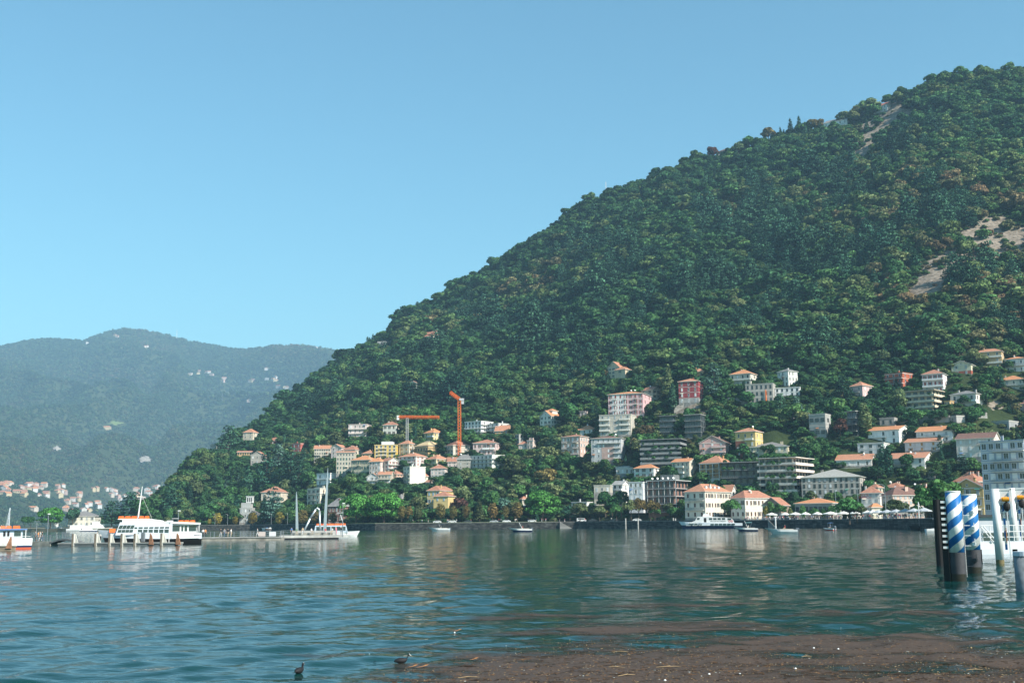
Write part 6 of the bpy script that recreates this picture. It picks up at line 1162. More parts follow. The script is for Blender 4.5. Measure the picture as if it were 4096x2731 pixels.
def rafts(e, x0, x1, z, n_, y=-0.6):
    for i in range(n_):
        mb = MB(); w = (x1-x0)/n_*.92
        for q in range(3): mb.cyl((0, -.5+.05*q, .09+.15*q), (0, .5-.05*q, .09+.15*q), .01, n=4); mb.box((0, 0, .08+.15*q), (w-.05*q, 1.1-.06*q, .13))
        ob('liferaft', mb.mesh('liferaft', RAFT), e, (x0+(x1-x0)*(i+.5)/n_, y, z))
# the silver ferry alongside the pontoon
p = Wt(599, 2178); e = thing('ferry_boat', 'silver passenger ferry with orange liferafts and tall mast alongside the pontoon', 'ferry', (p.x, p.y, 0), -math.atan2(p.x, p.y)+R(1))
cx = lambda X: (X-1225)/134.0
cz = lambda Yy: (1115-Yy)/134.0
ob('hull', hull(16.9, 4.4, 2.6, 1.9, [SILV, BLACK], .50, .5, .92), e)
mb = slab([(cx(470), 1.7), (cx(560), cz(600)), (cx(1000), cz(590)), (cx(1700), cz(620)), (cx(1700), 1.7)], -2.06, 2.06); ob('cabin', mb.mesh('cabin', SILV), e)
mb = slab([(cx(1700), 1.7), (cx(1700), cz(640)), (cx(2240), cz(640)), (cx(2240), 1.7)], -1.5, 1.5); ob('aft_saloon', mb.mesh('aft_saloon', WHITE), e)
mb = slab([(cx(1150), cz(595)), (cx(1150), cz(570)), (cx(2320), cz(625)), (cx(2320), cz(665)), (cx(1700), cz(640))], -2.1, 2.1); ob('canopy', mb.mesh('canopy', WHITE), e)
mb = slab([(cx(610), cz(598)), (cx(610), cz(545)), (cx(500), cz(535)), (cx(520), cz(522)), (cx(1200), cz(525)), (cx(1500), cz(570)), (cx(1500), cz(592))], -1.4, 1.4); ob('wheelhouse_roof', mb.mesh('wheelhouse_roof', WHITE), e)
for i in range(4): pane(e, cx(525)+i*.62, cx(600)+i*.62, cz(750), cz(668), -2.09, .25); pane(e, cx(515)+i*.62, cx(590)+i*.62, cz(830), cz(768), -2.09, .1)
pane(e, cx(875), cx(935), cz(750), cz(712), -2.09)
for i in range(6): pane(e, cx(952)+i*.86, cx(1045)+i*.86, cz(862), cz(768), -2.09); pane(e, cx(960)+i*.86, cx(1050)+i*.86, cz(748), cz(712), -2.09, .06)
for a, b_ in ((1700, 1865), (1900, 1945), (1970, 2030), (2065, 2230)): pane(e, cx(a), cx(b_), cz(818), cz(685), -1.53)
mb = slab([(cx(1690), cz(980)), (cx(1650), cz(855)), (cx(2345), cz(860)), (cx(2300), cz(975))], -2.16, -2.06); ob('bulwark', mb.mesh('bulwark', WHITE), e)
for sy in (-2.0, 2.0): mb = MB(); mb.cyl((cx(2290), sy, 1.9), (cx(2300), sy, cz(660)), .05, n=6); ob('stanchion', mb.mesh('stanchion', WHITE), e)
mb = MB(); mb.cyl((cx(940), 0, cz(560)), (cx(1010), 0, 9.9), .14, .06, n=8); mb.cyl((cx(985), -.01, cz(30)), (cx(985)+.01, 0, cz(30)), .01, n=4); mb.box((cx(1000), 0, cz(28)), (1.35, .07, .07)); mb.cyl((cx(1000), 0, 8.5), (cx(1250), 0, cz(520)), .02, n=4); ob('mast', mb.mesh('mast', WHITE), e)
rafts(e, cx(515), cx(930), cz(525), 3, -.7); rafts(e, cx(965), cx(1195), cz(525), 2, -.7); rafts(e, cx(1830), cx(2210), cz(628), 3, -.8)
mb = MB(); mb.box((cx(405), -1.0, 2.45), (.95, .8, .65)); ob('life_jacket_box', mb.mesh('life_jacket_box', RAFT), e)
ob('lettering', text_mesh('NINFEA', .34, NAVY, .01), e, (cx(2265)-.1, -2.18, cz(905)), (R(90), 0, 0))
mb = MB(); mb.box((cx(1590), -2.3, cz(610)), (1.05, .06, .42), rx=R(-30)); mb.cyl((cx(1575), -2.3, .3), (cx(1575), -2.3, cz(630)), .07, n=6)
# white ferry stern at the left frame edge
p = Wt(60, 2195); e = thing('ferry_boat', 'white ferry with blue roof and orange liferafts, only its after part showing', 'ferry', (p.x, p.y, 0), -math.atan2(p.x, p.y)); x1 = (690-336)/154.0; cxx = x1-8
mb = slab([(cxx-8, .55), (cxx-8.4, 1.9), (x1, 1.56), (x1-.05, .55)], -2.2, 2.2); ob('hull', mb.mesh('hull', WHITE), e); mb = slab([(cxx-8, .2), (cxx-8, .548), (x1-.05, .548), (x1-.1, .3)], -2.15, 2.15); ob('boot_stripe', mb.mesh('boot_stripe', NAVY), e); mb = slab([(cxx-7.8, -.5), (cxx-8, .198), (x1-.1, .29), (x1-.2, -.5)], -2.1, 2.1); ob('underbody', mb.mesh('underbody', mat('red_boottop', (0.50, 0.09, 0.04), .6)), e)
mb = slab([(cxx-6, 1.57), (cxx-6, 2.75), (x1-1.4, 2.75), (x1-1.4, 1.57)], -1.7, 1.7); ob('cabin', mb.mesh('cabin', mat('pale_blue_paint', (0.50, 0.58, 0.66), .5)), e)
mb = slab([(cxx-7, 2.752), (cxx-7, 2.95), (x1-.8, 2.95), (x1-.75, 2.78)], -2.1, 2.1); ob('roof', mb.mesh('roof', BLUEP), e)
for a, b_ in ((75, 125), (158, 205), (300, 440)): pane(e, (a-336)/154., (b_-336)/154., 1.78, 2.6, -1.73, 0, BLACK if a < 200 else BGL)
rafts(e, -2.2, -.6, 2.95, 2); rafts(e, -.5, .6, 2.95, 1)
mb = MB(); mb.box((cxx, -2.15, 1.85), (15.5, .05, .05)); mb.cyl(((540-336)/154., -2.1, 1.5), ((540-336)/154., -2.1, 2.8), .06, n=6, m=0); ob('rail', mb.mesh('rail', WHITE), e)
lt = mat('grey_lettering', (0.40, 0.38, 0.34), .6); ob('lettering', text_mesh('BEN', .46, lt), e, ((115-336)/154., -2.215, .78), (R(90), 0, 0)); ob('lettering', text_mesh('COTTERO', .46, lt), e, ((470-336)/154., -2.215, .78), (R(90), 0, 0))
# fast white boat with lettering near the hotel
p = P(2842, 2110, 478.0); k = FPX/p.y; e = thing('passenger_boat', 'white fast passenger boat with dark hull moored below the cream hotel', 'ferry', (p.x, p.y, 0), -math.atan2(p.x, p.y)); L = 26.0
ob('hull', hull(L, 5, 3.0, 2.2, [mat('boat_white', (0.66, 0.70, 0.74), .35), NAVY], .5, .6), e)
mb = slab([(-L*.36, 2.2), (-L*.24, 3.2), (-L*.20, 4.9), (-L*.05, 5.0), (L*.02, 4.8), (L*.32, 4.4), (L*.36, 3.4), (L*.38, 2.0)], -2.1, 2.1); ob('superstructure', mb.mesh('superstructure', WHITE), e)
mb = slab([(-L*.12, 4.9), (-L*.10, 6.2), (-L*.05, 6.1), (L*.02, 5.0)], -1.0, 1.0); ob('funnel', mb.mesh('funnel', WHITE), e)
for i in range(4): pane(e, -L*.02+i*1.75, -L*.02+1.35+i*1.75, 3.5, 4.35, -2.13, 0)
for i in range(6): pane(e, L*.0+i*1.7, L*.0+1.4+i*1.7, 1.3, 2.0, -2.48, .05)
for i in range(3): pane(e, -L*.33+i*1.8, -L*.33+1.4+i*1.8, 1.4, 1.95, -2.36+.02*i, .1)
pane(e, -L*.21, -L*.17, 3.6, 4.5, -2.13, .2); pane(e, -L*.10, -L*.06, 2.6, 4.4, -2.13, 0, BLACK); pane(e, L*.27, L*.33, 3.4, 4.2, -2.13)
ob('lettering', text_mesh('FRECCIA DEI GIARDINI', .62, DARKM), e, (L*.12, -2.14, 2.9), (R(90), 0, 0))
for i in range(2): mb = MB(); mb.cyl((0, -.08, 0), (0, 0, 0), .42, n=12); mb.cyl((0, -.1, 0), (0, 0, 0), .22, n=10, m=1); ob('life_ring', mb.mesh('life_ring', [mat('life_ring_red', (0.6, 0.08, 0.06), .6), WHITE]), e, (L*.30+i*1.0, -2.13, 2.95))
for i in range(4): mb = MB(); mb.cyl((0, 0, 0), (1.6, -.3, 1.3), .07, n=5); mb.cyl((0, 0, 0), (1.9, -.2, 0), .07, n=5); ob('foil_strut', mb.mesh('foil_strut', WHITE), e, (-L*.38+i*2.6, -2.7, 1.3))
# speedboats
def speedboat(u, v, L, label, mu, ml, canopy=None, motor=False, crew=True, rz=0, targa=False):
    p = Wt(u, v); e = thing('motorboat', label, 'motorboat', (p.x, p.y, 0), -math.atan2(p.x, p.y)+R(rz)); B = L*.33; ob('hull', hull(L, B, L*.18, L*.125, [mu, ml], .5, .75, .9, L*.16), e); h = L*.125
    mb = slab([(-L*.12, h), (-L*.02, h+L*.085), (L*.0, h+L*.085), (-L*.06, h)], -B*.36, B*.36); ob('windscreen', mb.mesh('windscreen', BGL), e)
    mb = MB(); mb.box((L*.18, 0, h+.02), (L*.4, B*.62, .3)); ob('cockpit', mb.mesh('cockpit', mat('cockpit_beige', (0.45, 0.40, 0.34), .7)), e)
    if canopy:
        mb = MB(); mb.loft([[(L*.0, y, h+1.75-.15*abs(y)) for y in (-B*.4, 0, B*.4)]+[(L*.0, y, h+1.68-.15*abs(y)) for y in (B*.4, 0, -B*.4)], [(L*.26, y, h+1.8-.15*abs(y)) for y in (-B*.4, 0, B*.4)]+[(L*.26, y, h+1.73-.15*abs(y)) for y in (B*.4, 0, -B*.4)]]); ob('bimini_top', mb.mesh('bimini_top', canopy), e)
        for x in (0, .26):
            for sy in (-1, 1): mb = MB(); mb.cyl((L*(.13+.3*(x-.13)), sy*B*.42, h), (L*x, sy*B*.39, h+1.68), .035, n=5); ob('bimini_pole', mb.mesh('bimini_pole', STEELG), e)
    if targa:
        mb = MB()
        for sy in (-1, 1): mb.cyl((L*.1, sy*B*.4, h), (-L*.04, sy*B*.36, h+2.2), .06, n=6)
        for q in range(5): mb.cyl((-L*.0-.05*q, -B*.37, h+.9+.3*q), (-L*.0-.05*q, B*.37, h+.9+.3*q), .03, n=5)
        ob('wakeboard_tower', mb.mesh('wakeboard_tower', WHITE), e)
    if motor: mb = MB(); mb.loft([[(L*.5+a*.22, b_*.24, z) for a, b_ in ((-1, -1), (1, -1), (1, 1), (-1, 1))] for z in (-.3, .3, .7)]+[[(L*.5+a*.4, b_*.32, z) for a, b_ in ((-1, -1), (1, -1), (1, 1), (-1, 1))] for z in (.75, 1.15)]+[[(L*.5+a*.25, b_*.2, 1.4) for a, b_ in ((-1, -1), (1, -1), (1, 1), (-1, 1))]]); ob('outboard_motor', mb.mesh('outboard_motor', mat('grey_cowling', (0.10, 0.12, 0.14), .4)), e)
    if crew:
        q = Vector((L*.12, 0, h-.32)); q.rotate(e.rotation_euler); person('sit', (p.x+q.x, p.y+q.y, q.z-.25), R(-90), random.choice(['white', 'red', 'blue']), 'tan', 'person sitting at the helm of the %s' % label.split(' with')[0].split(' drifting')[0], None, 1)
    return e
speedboat(2983, 2124, 7.2, 'white speedboat with dark hull stripe and tall wakeboard tower', WHITE, NAVY, mat('teal_canvas', (0.10, 0.22, 0.22), .8), targa=True)
speedboat(3125, 2134, 7.6, 'white sports cruiser with black outboard motor and hanging fenders', WHITE, WHITE, None, True)
speedboat(3316, 2121, 4.6, 'small red and white motorboat with blue sun canopy', WHITE, mat('red_gelcoat', (0.55, 0.07, 0.04), .4), BLUEP, True, rz=-45)
speedboat(1755, 2124, 9.0, 'low white tender with dark canopy drifting before the yellow villa', WHITE, WHITE, DARKM, True); speedboat(2080, 2127, 8.2, 'white open boat with folded frame drifting before the largest umbrella pine', WHITE, NAVY, None, True, targa=True)
# yachts off the headland
def yacht(u, v, L, label, tiers, mu, ml, rz=0):
    p = Wt(u, v); e = thing('motor_yacht', label, 'yacht', (p.x, p.y, 0), -math.atan2(p.x, p.y)+R(rz)); ob('hull', hull(L, L*.24, L*.13, L*.10, [mu, ml], .45, .6), e); z = L*.10; x0, x1 = -L*.22, L*.36
    for i in range(tiers):
        h = 2.3; mb = slab([(x0, z), (x0+1.6, z+h), (x1, z+h), (x1, z)], -L*.09+.2*i, L*.09-.2*i); d = ob('deckhouse', mb.mesh('deckhouse', WHITE), e); n_ = 6
        for q in range(n_): xx = x0+1.8+(x1-x0-2.2)*q/n_; pane(d, xx, xx+(x1-x0-2.2)/n_*.72, z+.9, z+1.7, -L*.09+.2*i-.03)
        mb = MB(); mb.box(((x0+x1)/2+1.0, 0, z+h+.08), (x1-x0+1.2, L*.19, .14)); ob('deck', mb.mesh('deck', WHITE), e); z += h+.15; x0 += 2.6; x1 -= 2.0
    mb = MB(); mb.cyl((x0+1.5, 0, z), (x0+2.2, 0, z+2.6), .12, n=6); mb.box((x0+2.0, 0, z+1.5), (.2, 2.2, .12)); ob('radar_mast', mb.mesh('radar_mast', WHITE), e)
yb = [(225, 2124, 20, 'large white yacht with dark blue hull moored left of the long cream villa', 2, WHITE, NAVY, 180), (318, 2124, 17, 'low white yacht moored before the long cream villa', 1, WHITE, WHITE, 180), (395, 2123, 18, 'white yacht with blue waterline moored under the dark cedars', 2, WHITE, NAVY, 180), (355, 2125, 11, 'smaller white cabin boat with dark hull between the yachts', 1, WHITE, NAVY, 180), (10, 2118, 14, 'white tour boat at the fountain edge of the headland', 1, WHITE, WHITE, 180)]
for a in yb: yacht(*a)
# water bus behind the sculpture platform
p = Wt(1335, 2147); e = thing('water_bus', 'small white water bus with orange roof rafts passing behind the platform', 'ferry', (p.x, p.y, 0), -math.atan2(p.x, p.y)+R(180)); ob('hull', hull(13, 3.6, 1.5, 1.1, [WHITE, WHITE], .4), e); mb = slab([(-3.5, 1.1), (-3.0, 2.9), (4.6, 2.9), (4.9, 1.1)], -1.5, 1.5); ob('cabin', mb.mesh('cabin', mat('pale_blue_paint', (0, 0, 0))), e)
for i in range(6):
    pane(e, -2.9+i*1.25, -1.9+i*1.25, 1.6, 2.6, -1.53); mb = MB(); pane(e, -2.9+i*1.25, -1.9+i*1.25, 1.6, 2.6, 1.50)
rafts(e, -3, 4.4, 2.92, 5, 0); mb = MB(); mb.cyl((-2.4, 0, 2.9), (-1.6, 0, 5.6), .09, n=6); mb.box((-1.9, 0, 4.4), (.2, 1.6, .12)); ob('mast', mb.mesh('mast', WHITE), e)
# wake behind it
mb = MB(); foam = bpy.data.materials.new('wake_foam'); n, l = nodes(foam); b = n['Principled BSDF']; b.inputs['Base Color'].default_value = (0.75, 0.8, 0.8, 1); b.inputs['Roughness'].default_value = .8
tc = n.new('ShaderNodeTexCoord'); nz = n.new('ShaderNodeTexNoise'); nz.inputs['Scale'].default_value = .9; nz.inputs['Detail'].default_value = 6; mp_ = n.new('ShaderNodeMapping'); mp_.inputs['Scale'].default_value = (.35, 1, 1); l.new(tc.outputs['Object'], mp_.inputs[0]); l.new(mp_.outputs[0], nz.inputs['Vector']); st = n.new('ShaderNodeMapRange'); st.inputs[1].default_value = .48; st.inputs[2].default_value = .58; l.new(nz.outputs[0], st.inputs[0]); l.new(st.outputs[0], b.inputs['Alpha'])
for i in range(20):
    t0, t1 = i/20, (i+1)/20; x0, x1 = 6+t0*42, 6+t1*42; w0, w1 = 1.6-t0*1.0, 1.6-t1*1.0; mb.quad([(x0, -w0, 0), (x1, -w1, 0), (x1, w1, .0), (x0, w0, .0)])
stuff(tag(ob('wake', mb.mesh('wake', foam), None, (p.x, p.y, .16), -math.atan2(p.x, p.y)+R(6)), 'white foaming wake trailing behind the water bus', 'wake'))
# moored small boats and two sailing boats behind the pier
r = random.Random(3)
for i, u_ in enumerate(range(870, 1130, 15)):
    p = Wt(u_+r.uniform(-3, 3), 2116.5+r.uniform(-1, 2.0)); L = r.uniform(5.5, 8); e = thing('moored_boat', 'small white boat with %s in the row moored behind the pier' % ('brown varnished hull' if i % 5 == 4 else 'blue cover' if i % 4 == 1 else 'open cockpit'), 'boat', (p.x, p.y, 0), r.uniform(-.3, .3), 'boats moored in a row behind the pier'); ob('hull', hull(L, L*.33, L*.17, L*.13, [WHITE, TEAK if i % 5 == 4 else WHITE], .55), e)
    mb = slab([(-L*.15, L*.13), (-L*.02, L*.13+.6), (L*.2, L*.13+.6), (L*.25, L*.13)], -L*.1, L*.1); ob('cover', mb.mesh('cover', BLUEP if i % 4 == 1 else WHITE), e)
for u_, vt, lb in [(942, 2060, 'sailing boat with bare mast and blue sail cover behind the pier'), (965, 2050, 'taller sailing boat with bare white mast and stay behind the pier')]:
    p = Wt(u_, 2117); e = thing('sailing_boat', lb, 'sailing boat', (p.x, p.y, 0), R(-10)); ob('hull', hull(9, 2.8, 1.5, 1.2, [WHITE, NAVY], .3), e); h = (2117-vt)*p.y/FPX; mb = MB(); mb.cyl((0, 0, 1), (-.4, 0, h), .13, .1, n=6); mb.cyl((-.4, 0, h), (3.8, 0, 1.3), .03, n=4); ob('mast', mb.mesh('mast', WHITE), e); mb = MB(); mb.cyl((0, 0, 2), (3.6, 0, 1.9), .22, n=6); ob('sail_cover', mb.mesh('sail_cover', BLUEP), e)
# red swim buoys in a line
for i in range(6):
    p = Wt(832+i*5.5, 2119); mb = MB(); mb.ell((0, 0, .2), (.5, .35, .35)); tag(ob('buoy', mb.mesh('buoy', WHITE if i % 2 else RAFT), None, p), '%s float in the line by the moored boats' % ('white' if i % 2 else 'red'), 'buoy', 'floats in a line by the moored boats')
# fountain jet on the headland tip
p = P(36, 2108, 815); mb = MB(); r = random.Random(8)
for i in range(1500):
    t = r.random(); z = 14.6*(1-t*t) if i % 3 else 14.6*r.random(); dr = (14.6-z)*.21*r.random(); x = -dr+r.gauss(0, .12); y = r.gauss(0, .25); s_ = r.uniform(.06, .14); mb.quad([(x-s_, y, z), (x, y+s_*.3, z-s_*2), (x+s_, y, z), (x, y-s_*.3, z+s_*2)])
mb.cyl((.1, 0, 0), (.1, 0, 14.4), .3, .06, n=7)
sp = mat('water_spray', (0.85, 0.88, 0.9), .6, alpha=.55); stuff(tag(ob('fountain_jet', mb.mesh('fountain_jet', sp), None, (p.x, p.y, 1.9)), 'tall white fountain jet blown to one side on the headland tip', 'fountain'))
# ---------------------------------------------------------------- pier, platform, pontoons
def rail_line(e, x0, x1, y, z, n_, m=STEELG, h=1.1, nets=3):
    for i in range(n_+1):
        x = x0+(x1-x0)*i/n_; mb = MB(); mb.box((0, 0, h/2), (.12, .1, h)); ob('post', mb.mesh('post', m), e, (x, y, z))
    for q in range(nets): mb = MB(); mb.box(((x0+x1)/2, y, z+h*(q+1)/nets-.03), (x1-x0, .05, .05)); ob('rail', mb.mesh('rail', m), e)
pa, pb = Wt(795, 2163), Wt(1125, 2160); ln = (pb-pa).length; e = thing('pier', 'long low concrete pier with steel railing and two sign boards', 'pier', pa, math.atan2(pb.y-pa.y, pb.x-pa.x)); oldc = mat('stained_concrete', (0.30, 0.28, 0.24), .95, var=.5, scale=.8, bump=.4)
mb = MB(); mb.box((ln/2, 1.6, -.55), (ln, 3.2, 2.2)); ob('base', mb.mesh('base', oldc), e); mb = MB(); mb.box((ln/2, 1.55, .66), (ln, 3.4, .2)); ob('deck', mb.mesh('deck', CONC), e); rail_line(e, .3, ln-.2, .05, .77, 8); rail_line(e, .3, ln-.2, 3.05, .77, 8)
for a, b_, m in ((1415, 1580, mat('pale_pink_panel', (0.60, 0.50, 0.46), .7)), (1655, 1815, WHITE)): q = 780+(a+b_)/2/5.6; mb = MB(); w = (b_-a)/5.6*224/FPX; mb.box((0, 0, .52), (w, .04, .9)); ob('sign_board', mb.mesh('sign_board', m), e, (ln*(q-795)/(1125-795), -.06, .8))
PIER = [(804, 'lean', 'white', 'black', 'person in white top leaning on the pier rail at the ferry end'), (813, 'stand', 'orange', 'black', 'person in orange top and black trousers beside the ferry end of the pier'), (875, 'walk', 'black', 'white', 'person in black top and white shorts leading the group of four on the pier'), (890, 'walk', 'grey', 'denim', 'person in grey top and denim walking in the group of four on the pier'), (904, 'walk', 'black', 'tan', 'person in black top and tan trousers walking in the group of four on the pier'), (917, 'stand', 'white', 'tan', 'person in white top and tan trousers standing last in the group of four'), (1023, 'walk', 'white', 'white', 'person all in white walking alone on the pier before the sign boards')]
for u_, ps, t_, b_, lb in PIER: t = (u_-795)/330.; q = pa.lerp(pb, t); person(ps, (q.x, q.y+1.4, .77), R(random.choice([80, -80, 0])), t_, b_, lb, None, random.randrange(3))
pa, pb = Wt(1118, 2158), Wt(1392, 2155); ln = (pb-pa).length; e = thing('viewing_platform', 'floating platform with pale benches at the end of the pier', 'platform', pa, math.atan2(pb.y-pa.y, pb.x-pa.x)); DPL = pa.y
mb = MB(); mb.box((ln*.43, 4.5, -.3), (ln*.86, 9, 1.3)); ob('float', mb.mesh('float', BLACK), e); mb = MB(); mb.box((ln/2, 4.5, .62), (ln, 9.2, .52)); ob('deck', mb.mesh('deck', mat('pale_deck', (0.46, 0.45, 0.42), .9, var=.3)), e); rail_line(e, .3, ln-.3, .1, .89, 6)
mb = MB(); mb.box((ln*.46, 3.0, 1.15), (ln*.62, .6, .5)); ob('bench', mb.mesh('bench', oldc), e); mb = MB(); mb.box((ln*.5, 4.0, 1.35), (ln*.66, .4, .9)); ob('bench_back', mb.mesh('bench_back', mat('pale_deck', (0, 0, 0))), e)
PLAT = [(1158, 'stand', 'blue', 'black', 'person in blue top standing at the left end of the platform'), (1178, 'sit', 'green', 'tan', 'person in green top sitting near the tall left post'), (1203, 'stand', 'tan', 'white', 'person in tan top and white trousers standing before the bench'), (1238, 'sit', 'white', 'tan', 'person in white top sitting low on the long bench'), (1294, 'sit', 'red', 'white', 'person in red top sitting right of the tall right post'), (1322, 'sit', 'white', 'tan', 'person in white top sitting at the right end of the bench'), (1338, 'stand', 'pink', 'pink', 'person in a long pink dress and white hat standing on the platform'), (1358, 'lean', 'black', 'grey', 'person in black top leaning at the right end of the platform')]
for u_, ps, t_, b_, lb in PLAT: t = (u_-1118)/274.; q = pa.lerp(pb, t); person(ps, (q.x, q.y+2.0, .89 if ps != 'sit' else .72), R(random.choice([20, -20, 60])), t_, b_, lb, None, random.randrange(3))
# plain steel sculpture: two upright tapered blades and a bent frame
chrome = mat('brushed_steel', (0.60, 0.62, 0.64), .42, 0.75, var=.08); e = thing('steel_sculpture', 'plain polished steel sculpture of two tall blades and a bent frame on the platform', 'sculpture', P(1245, 2116, DPL+6)); e.location.z = .88; kk = (DPL+6)/FPX
def blade(x0, h, w, lean):
    mb = MB(); rings = []
    for i in range(9): t = i/8; ww = w*(1-t)**.45+.05; xx = x0+lean*t; rings.append([(xx-ww/2, -ww*.35, h*t), (xx+ww/2, -ww*.35, h*t), (xx+ww/2, ww*.35, h*t), (xx-ww/2, ww*.35, h*t)])
    mb.loft(rings); ob('blade', mb.mesh('blade', chrome), e)
blade((1190-1245)*kk, (2116-1945)*kk, .55, -.35); blade((1298-1245)*kk, (2116-1852)*kk, .62, .5)
mb = MB(); pts = [Vector(((1209-1245)*kk, 0, 0)), Vector(((1240-1245)*kk, 0, 3.6)), Vector(((1262-1245)*kk, 0, 5.6)), Vector(((1270-1245)*kk, 0, 5.9)), Vector(((1277-1245)*kk, 0, 5.2)), Vector(((1281-1245)*kk, 0, 0))]
for a, b_ in zip(pts[:-1], pts[1:]): mb.cyl(a, b_, .2, .2, n=8)
ob('bent_frame', mb.mesh('bent_frame', chrome, True), e)
for u_, ht, lb in [(1370, 6.8, 'lamp post with small canopy sign at the right end of the platform'), (710, 5.6, 'lamp post with white lantern behind the silver ferry')]:
    p = P(u_, 2150, 236); e = thing('lamp_post', lb, 'street lamp', (p.x, p.y, .6)); mb = MB(); mb.cyl((0, 0, 0), (0, 0, ht), .1, .06, n=6); ob('pole', mb.mesh('pole', STEELG), e); mb = MB(); mb.box((-.6, 0, ht*.72), (1.3, .5, .1)); mb.box((.15, 0, ht), (.5, .3, .2)); ob('lamp_head', mb.mesh('lamp_head', WHITE), e)
# pontoon in front of the ferry with timber fender posts
pa, pb = Wt(232, 2183), Wt(700, 2181); ln = (pb-pa).length; e = thing('pontoon', 'dark floating pontoon with timber fender posts beside the silver ferry', 'pontoon', pa, math.atan2(pb.y-pa.y, pb.x-pa.x)); mb = MB(); mb.box((ln/2, 1.2, -.2), (ln, 2.4, 1.0)); ob('float', mb.mesh('float', DCONC), e); mb = MB(); mb.box((ln/2, 1.2, .42), (ln+.1, 2.6, .2)); ob('deck', mb.mesh('deck', mat('grey_planks', (0.30, 0.30, 0.28), .9, var=.3)), e)
for i, (x, m) in enumerate([(292, 0), (384, 0), (440, 0), (489, 0), (541, 0), (607, 1), (646, 0), (712, 1)]):
    q = ln*(x-232)/468.
    if m == 0:
        mb = MB(); mb.box((0, -.1, .7), (.30, .3, 2.0), 1); mb.box((.24, -.1, .72), (.12, .28, 2.0)); mb.loft([[(.3, .0, -.02), (1.0, .0, -.02), (.42, .0, 1.6), (.3, .0, 1.6)], [(.3, .1, -.02), (1.0, .1, -.02), (.42, .1, 1.6), (.3, .1, 1.6)]]); ob('fender_post', mb.mesh('fender_post', [mat('pale_timber', (0.58, 0.56, 0.50), .8), WOODM]), e, (q, .1, .3))
    else: mb = MB(); mb.loft([[(-.4, 0, 0), (.5, 0, 0), (.1, 0, 1.5), (-.25, 0, 1.9)], [(-.4, .15, 0), (.5, .15, 0), (.1, .15, 1.5), (-.25, .15, 1.9)]]); ob('rusty_plate', mb.mesh('rusty_plate', mat('rusty_steel', (0.34, 0.17, 0.10), .9, var=.4, scale=2)), e, (q, -.15, .15))
mb = MB(); mb.box((0, 0, .9), (.55, .4, 1.5)); ob('service_box', mb.mesh('service_box', STEELG), e, (ln*.695, 1.2, .52)); mb = MB(); mb.cyl((0, 0, 0), (0, 0, 3.2), .06, n=6); mb.box((0, 0, 3.35), (1.1, .5, .08), rx=R(35)); ob('solar_lamp', mb.mesh('solar_lamp', WHITE), e, (ln*.915, 1.2, .52))
mb = MB(); mb.cyl((-.12, 0, 0), (.12, 0, 0), .42, n=12); ob('tyre_fender', mb.mesh('tyre_fender', BLACK), e, (ln+.2, .1, .4), (0, 0, R(80)))
# gangway with hump bridge left of the pontoon
pa = Wt(122, 2181); pb = Wt(300, 2181); ln = (pb-pa).length; e = thing('gangway', 'walkway with railing and small arched bridge between the two ferries', 'gangway', pa, math.atan2(pb.y-pa.y, pb.x-pa.x)); mb = MB(); mb.box((ln*.22, .9, .25), (ln*.46, 1.8, .9)); ob('walkway', mb.mesh('walkway', oldc), e); mb = MB(); rings = []
for i in range(13): t = i/12; z = .55+.62*math.sin(math.pi*t); rings.append([(ln*(.42+.62*t), 0, z-.3), (ln*(.42+.62*t), 1.8, z-.3), (ln*(.42+.62*t), 1.8, z), (ln*(.42+.62*t), 0, z)])
mb.loft(rings); ob('arched_bridge', mb.mesh('arched_bridge', DCONC), e); rail_line(e, 0, ln*.42, .1, .7, 3); rail_line(e, 0, ln*.42, 1.7, .7, 3)
for i in range(10): t = i/9; z = .55+.62*math.sin(math.pi*t); mb = MB(); mb.box((0, 0, .5), (.07, .07, 1.0)); ob('post', mb.mesh('post', STEELG), e, (ln*(.42+.62*t), .1, z)); 
for i in range(9): t, t2 = i/9, (i+1)/9; mb = MB(); mb.cyl((ln*(.42+.62*t), .1, 1.55+.62*math.sin(math.pi*t)), (ln*(.42+.62*t2), .1, 1.55+.62*math.sin(math.pi*t2)), .04, n=5); ob('rail', mb.mesh('rail', STEELG), e)
for u_, ps, t_, b_, lb in [(131, 'stand', 'grey', 'black', 'person in grey and black standing at the left end of the walkway'), (143, 'walk', 'orange', 'orange', 'person in an orange dress walking on the walkway'), (150, 'walk', 'white', 'white', 'person in white walking beside the orange dress'), (158, 'stand', 'black', 'denim', 'person in black shirt and denim standing on the walkway')]: q = pa.lerp(pb, (u_-122)/178.); person(ps, (q.x, q.y+1.0, .7), R(random.choice([70, -60, 180])), t_, b_, lb, None, random.randrange(3))
q = Wt(378, 2181); 
for i, (u_, t_, b_) in enumerate([(376, 'grey', 'white'), (391, 'white', 'black')]): q = Wt(u_, 2180); person('lean', (q.x, q.y+1.2, .52), R(60-120*i), t_, b_, 'person in %s top and %s trousers stooping on the pontoon by the ferry bow' % (t_, b_), None, i)
for u_, vt in ((138, 2086), (183, 2058)): p = Wt(u_, 2178); e = thing('lamp_post', 'thin lamp post %s on the walkway between the ferries' % ('with flat disc head' if vt > 2070 else 'with white flag like lantern'), 'street lamp', (p.x, p.y+.5, .4)); h = (2178-vt)*p.y/FPX-.4; mb = MB(); mb.cyl((0, 0, 0), (0, 0, h), .07, n=6); ob('pole', mb.mesh('pole', STEELG), e); mb = MB(); mb.box((.1, 0, h), (.9 if vt > 2070 else .35, .4, .08 if vt > 2070 else .2)); ob('lamp_head', mb.mesh('lamp_head', STEELG if vt > 2070 else WHITE), e)
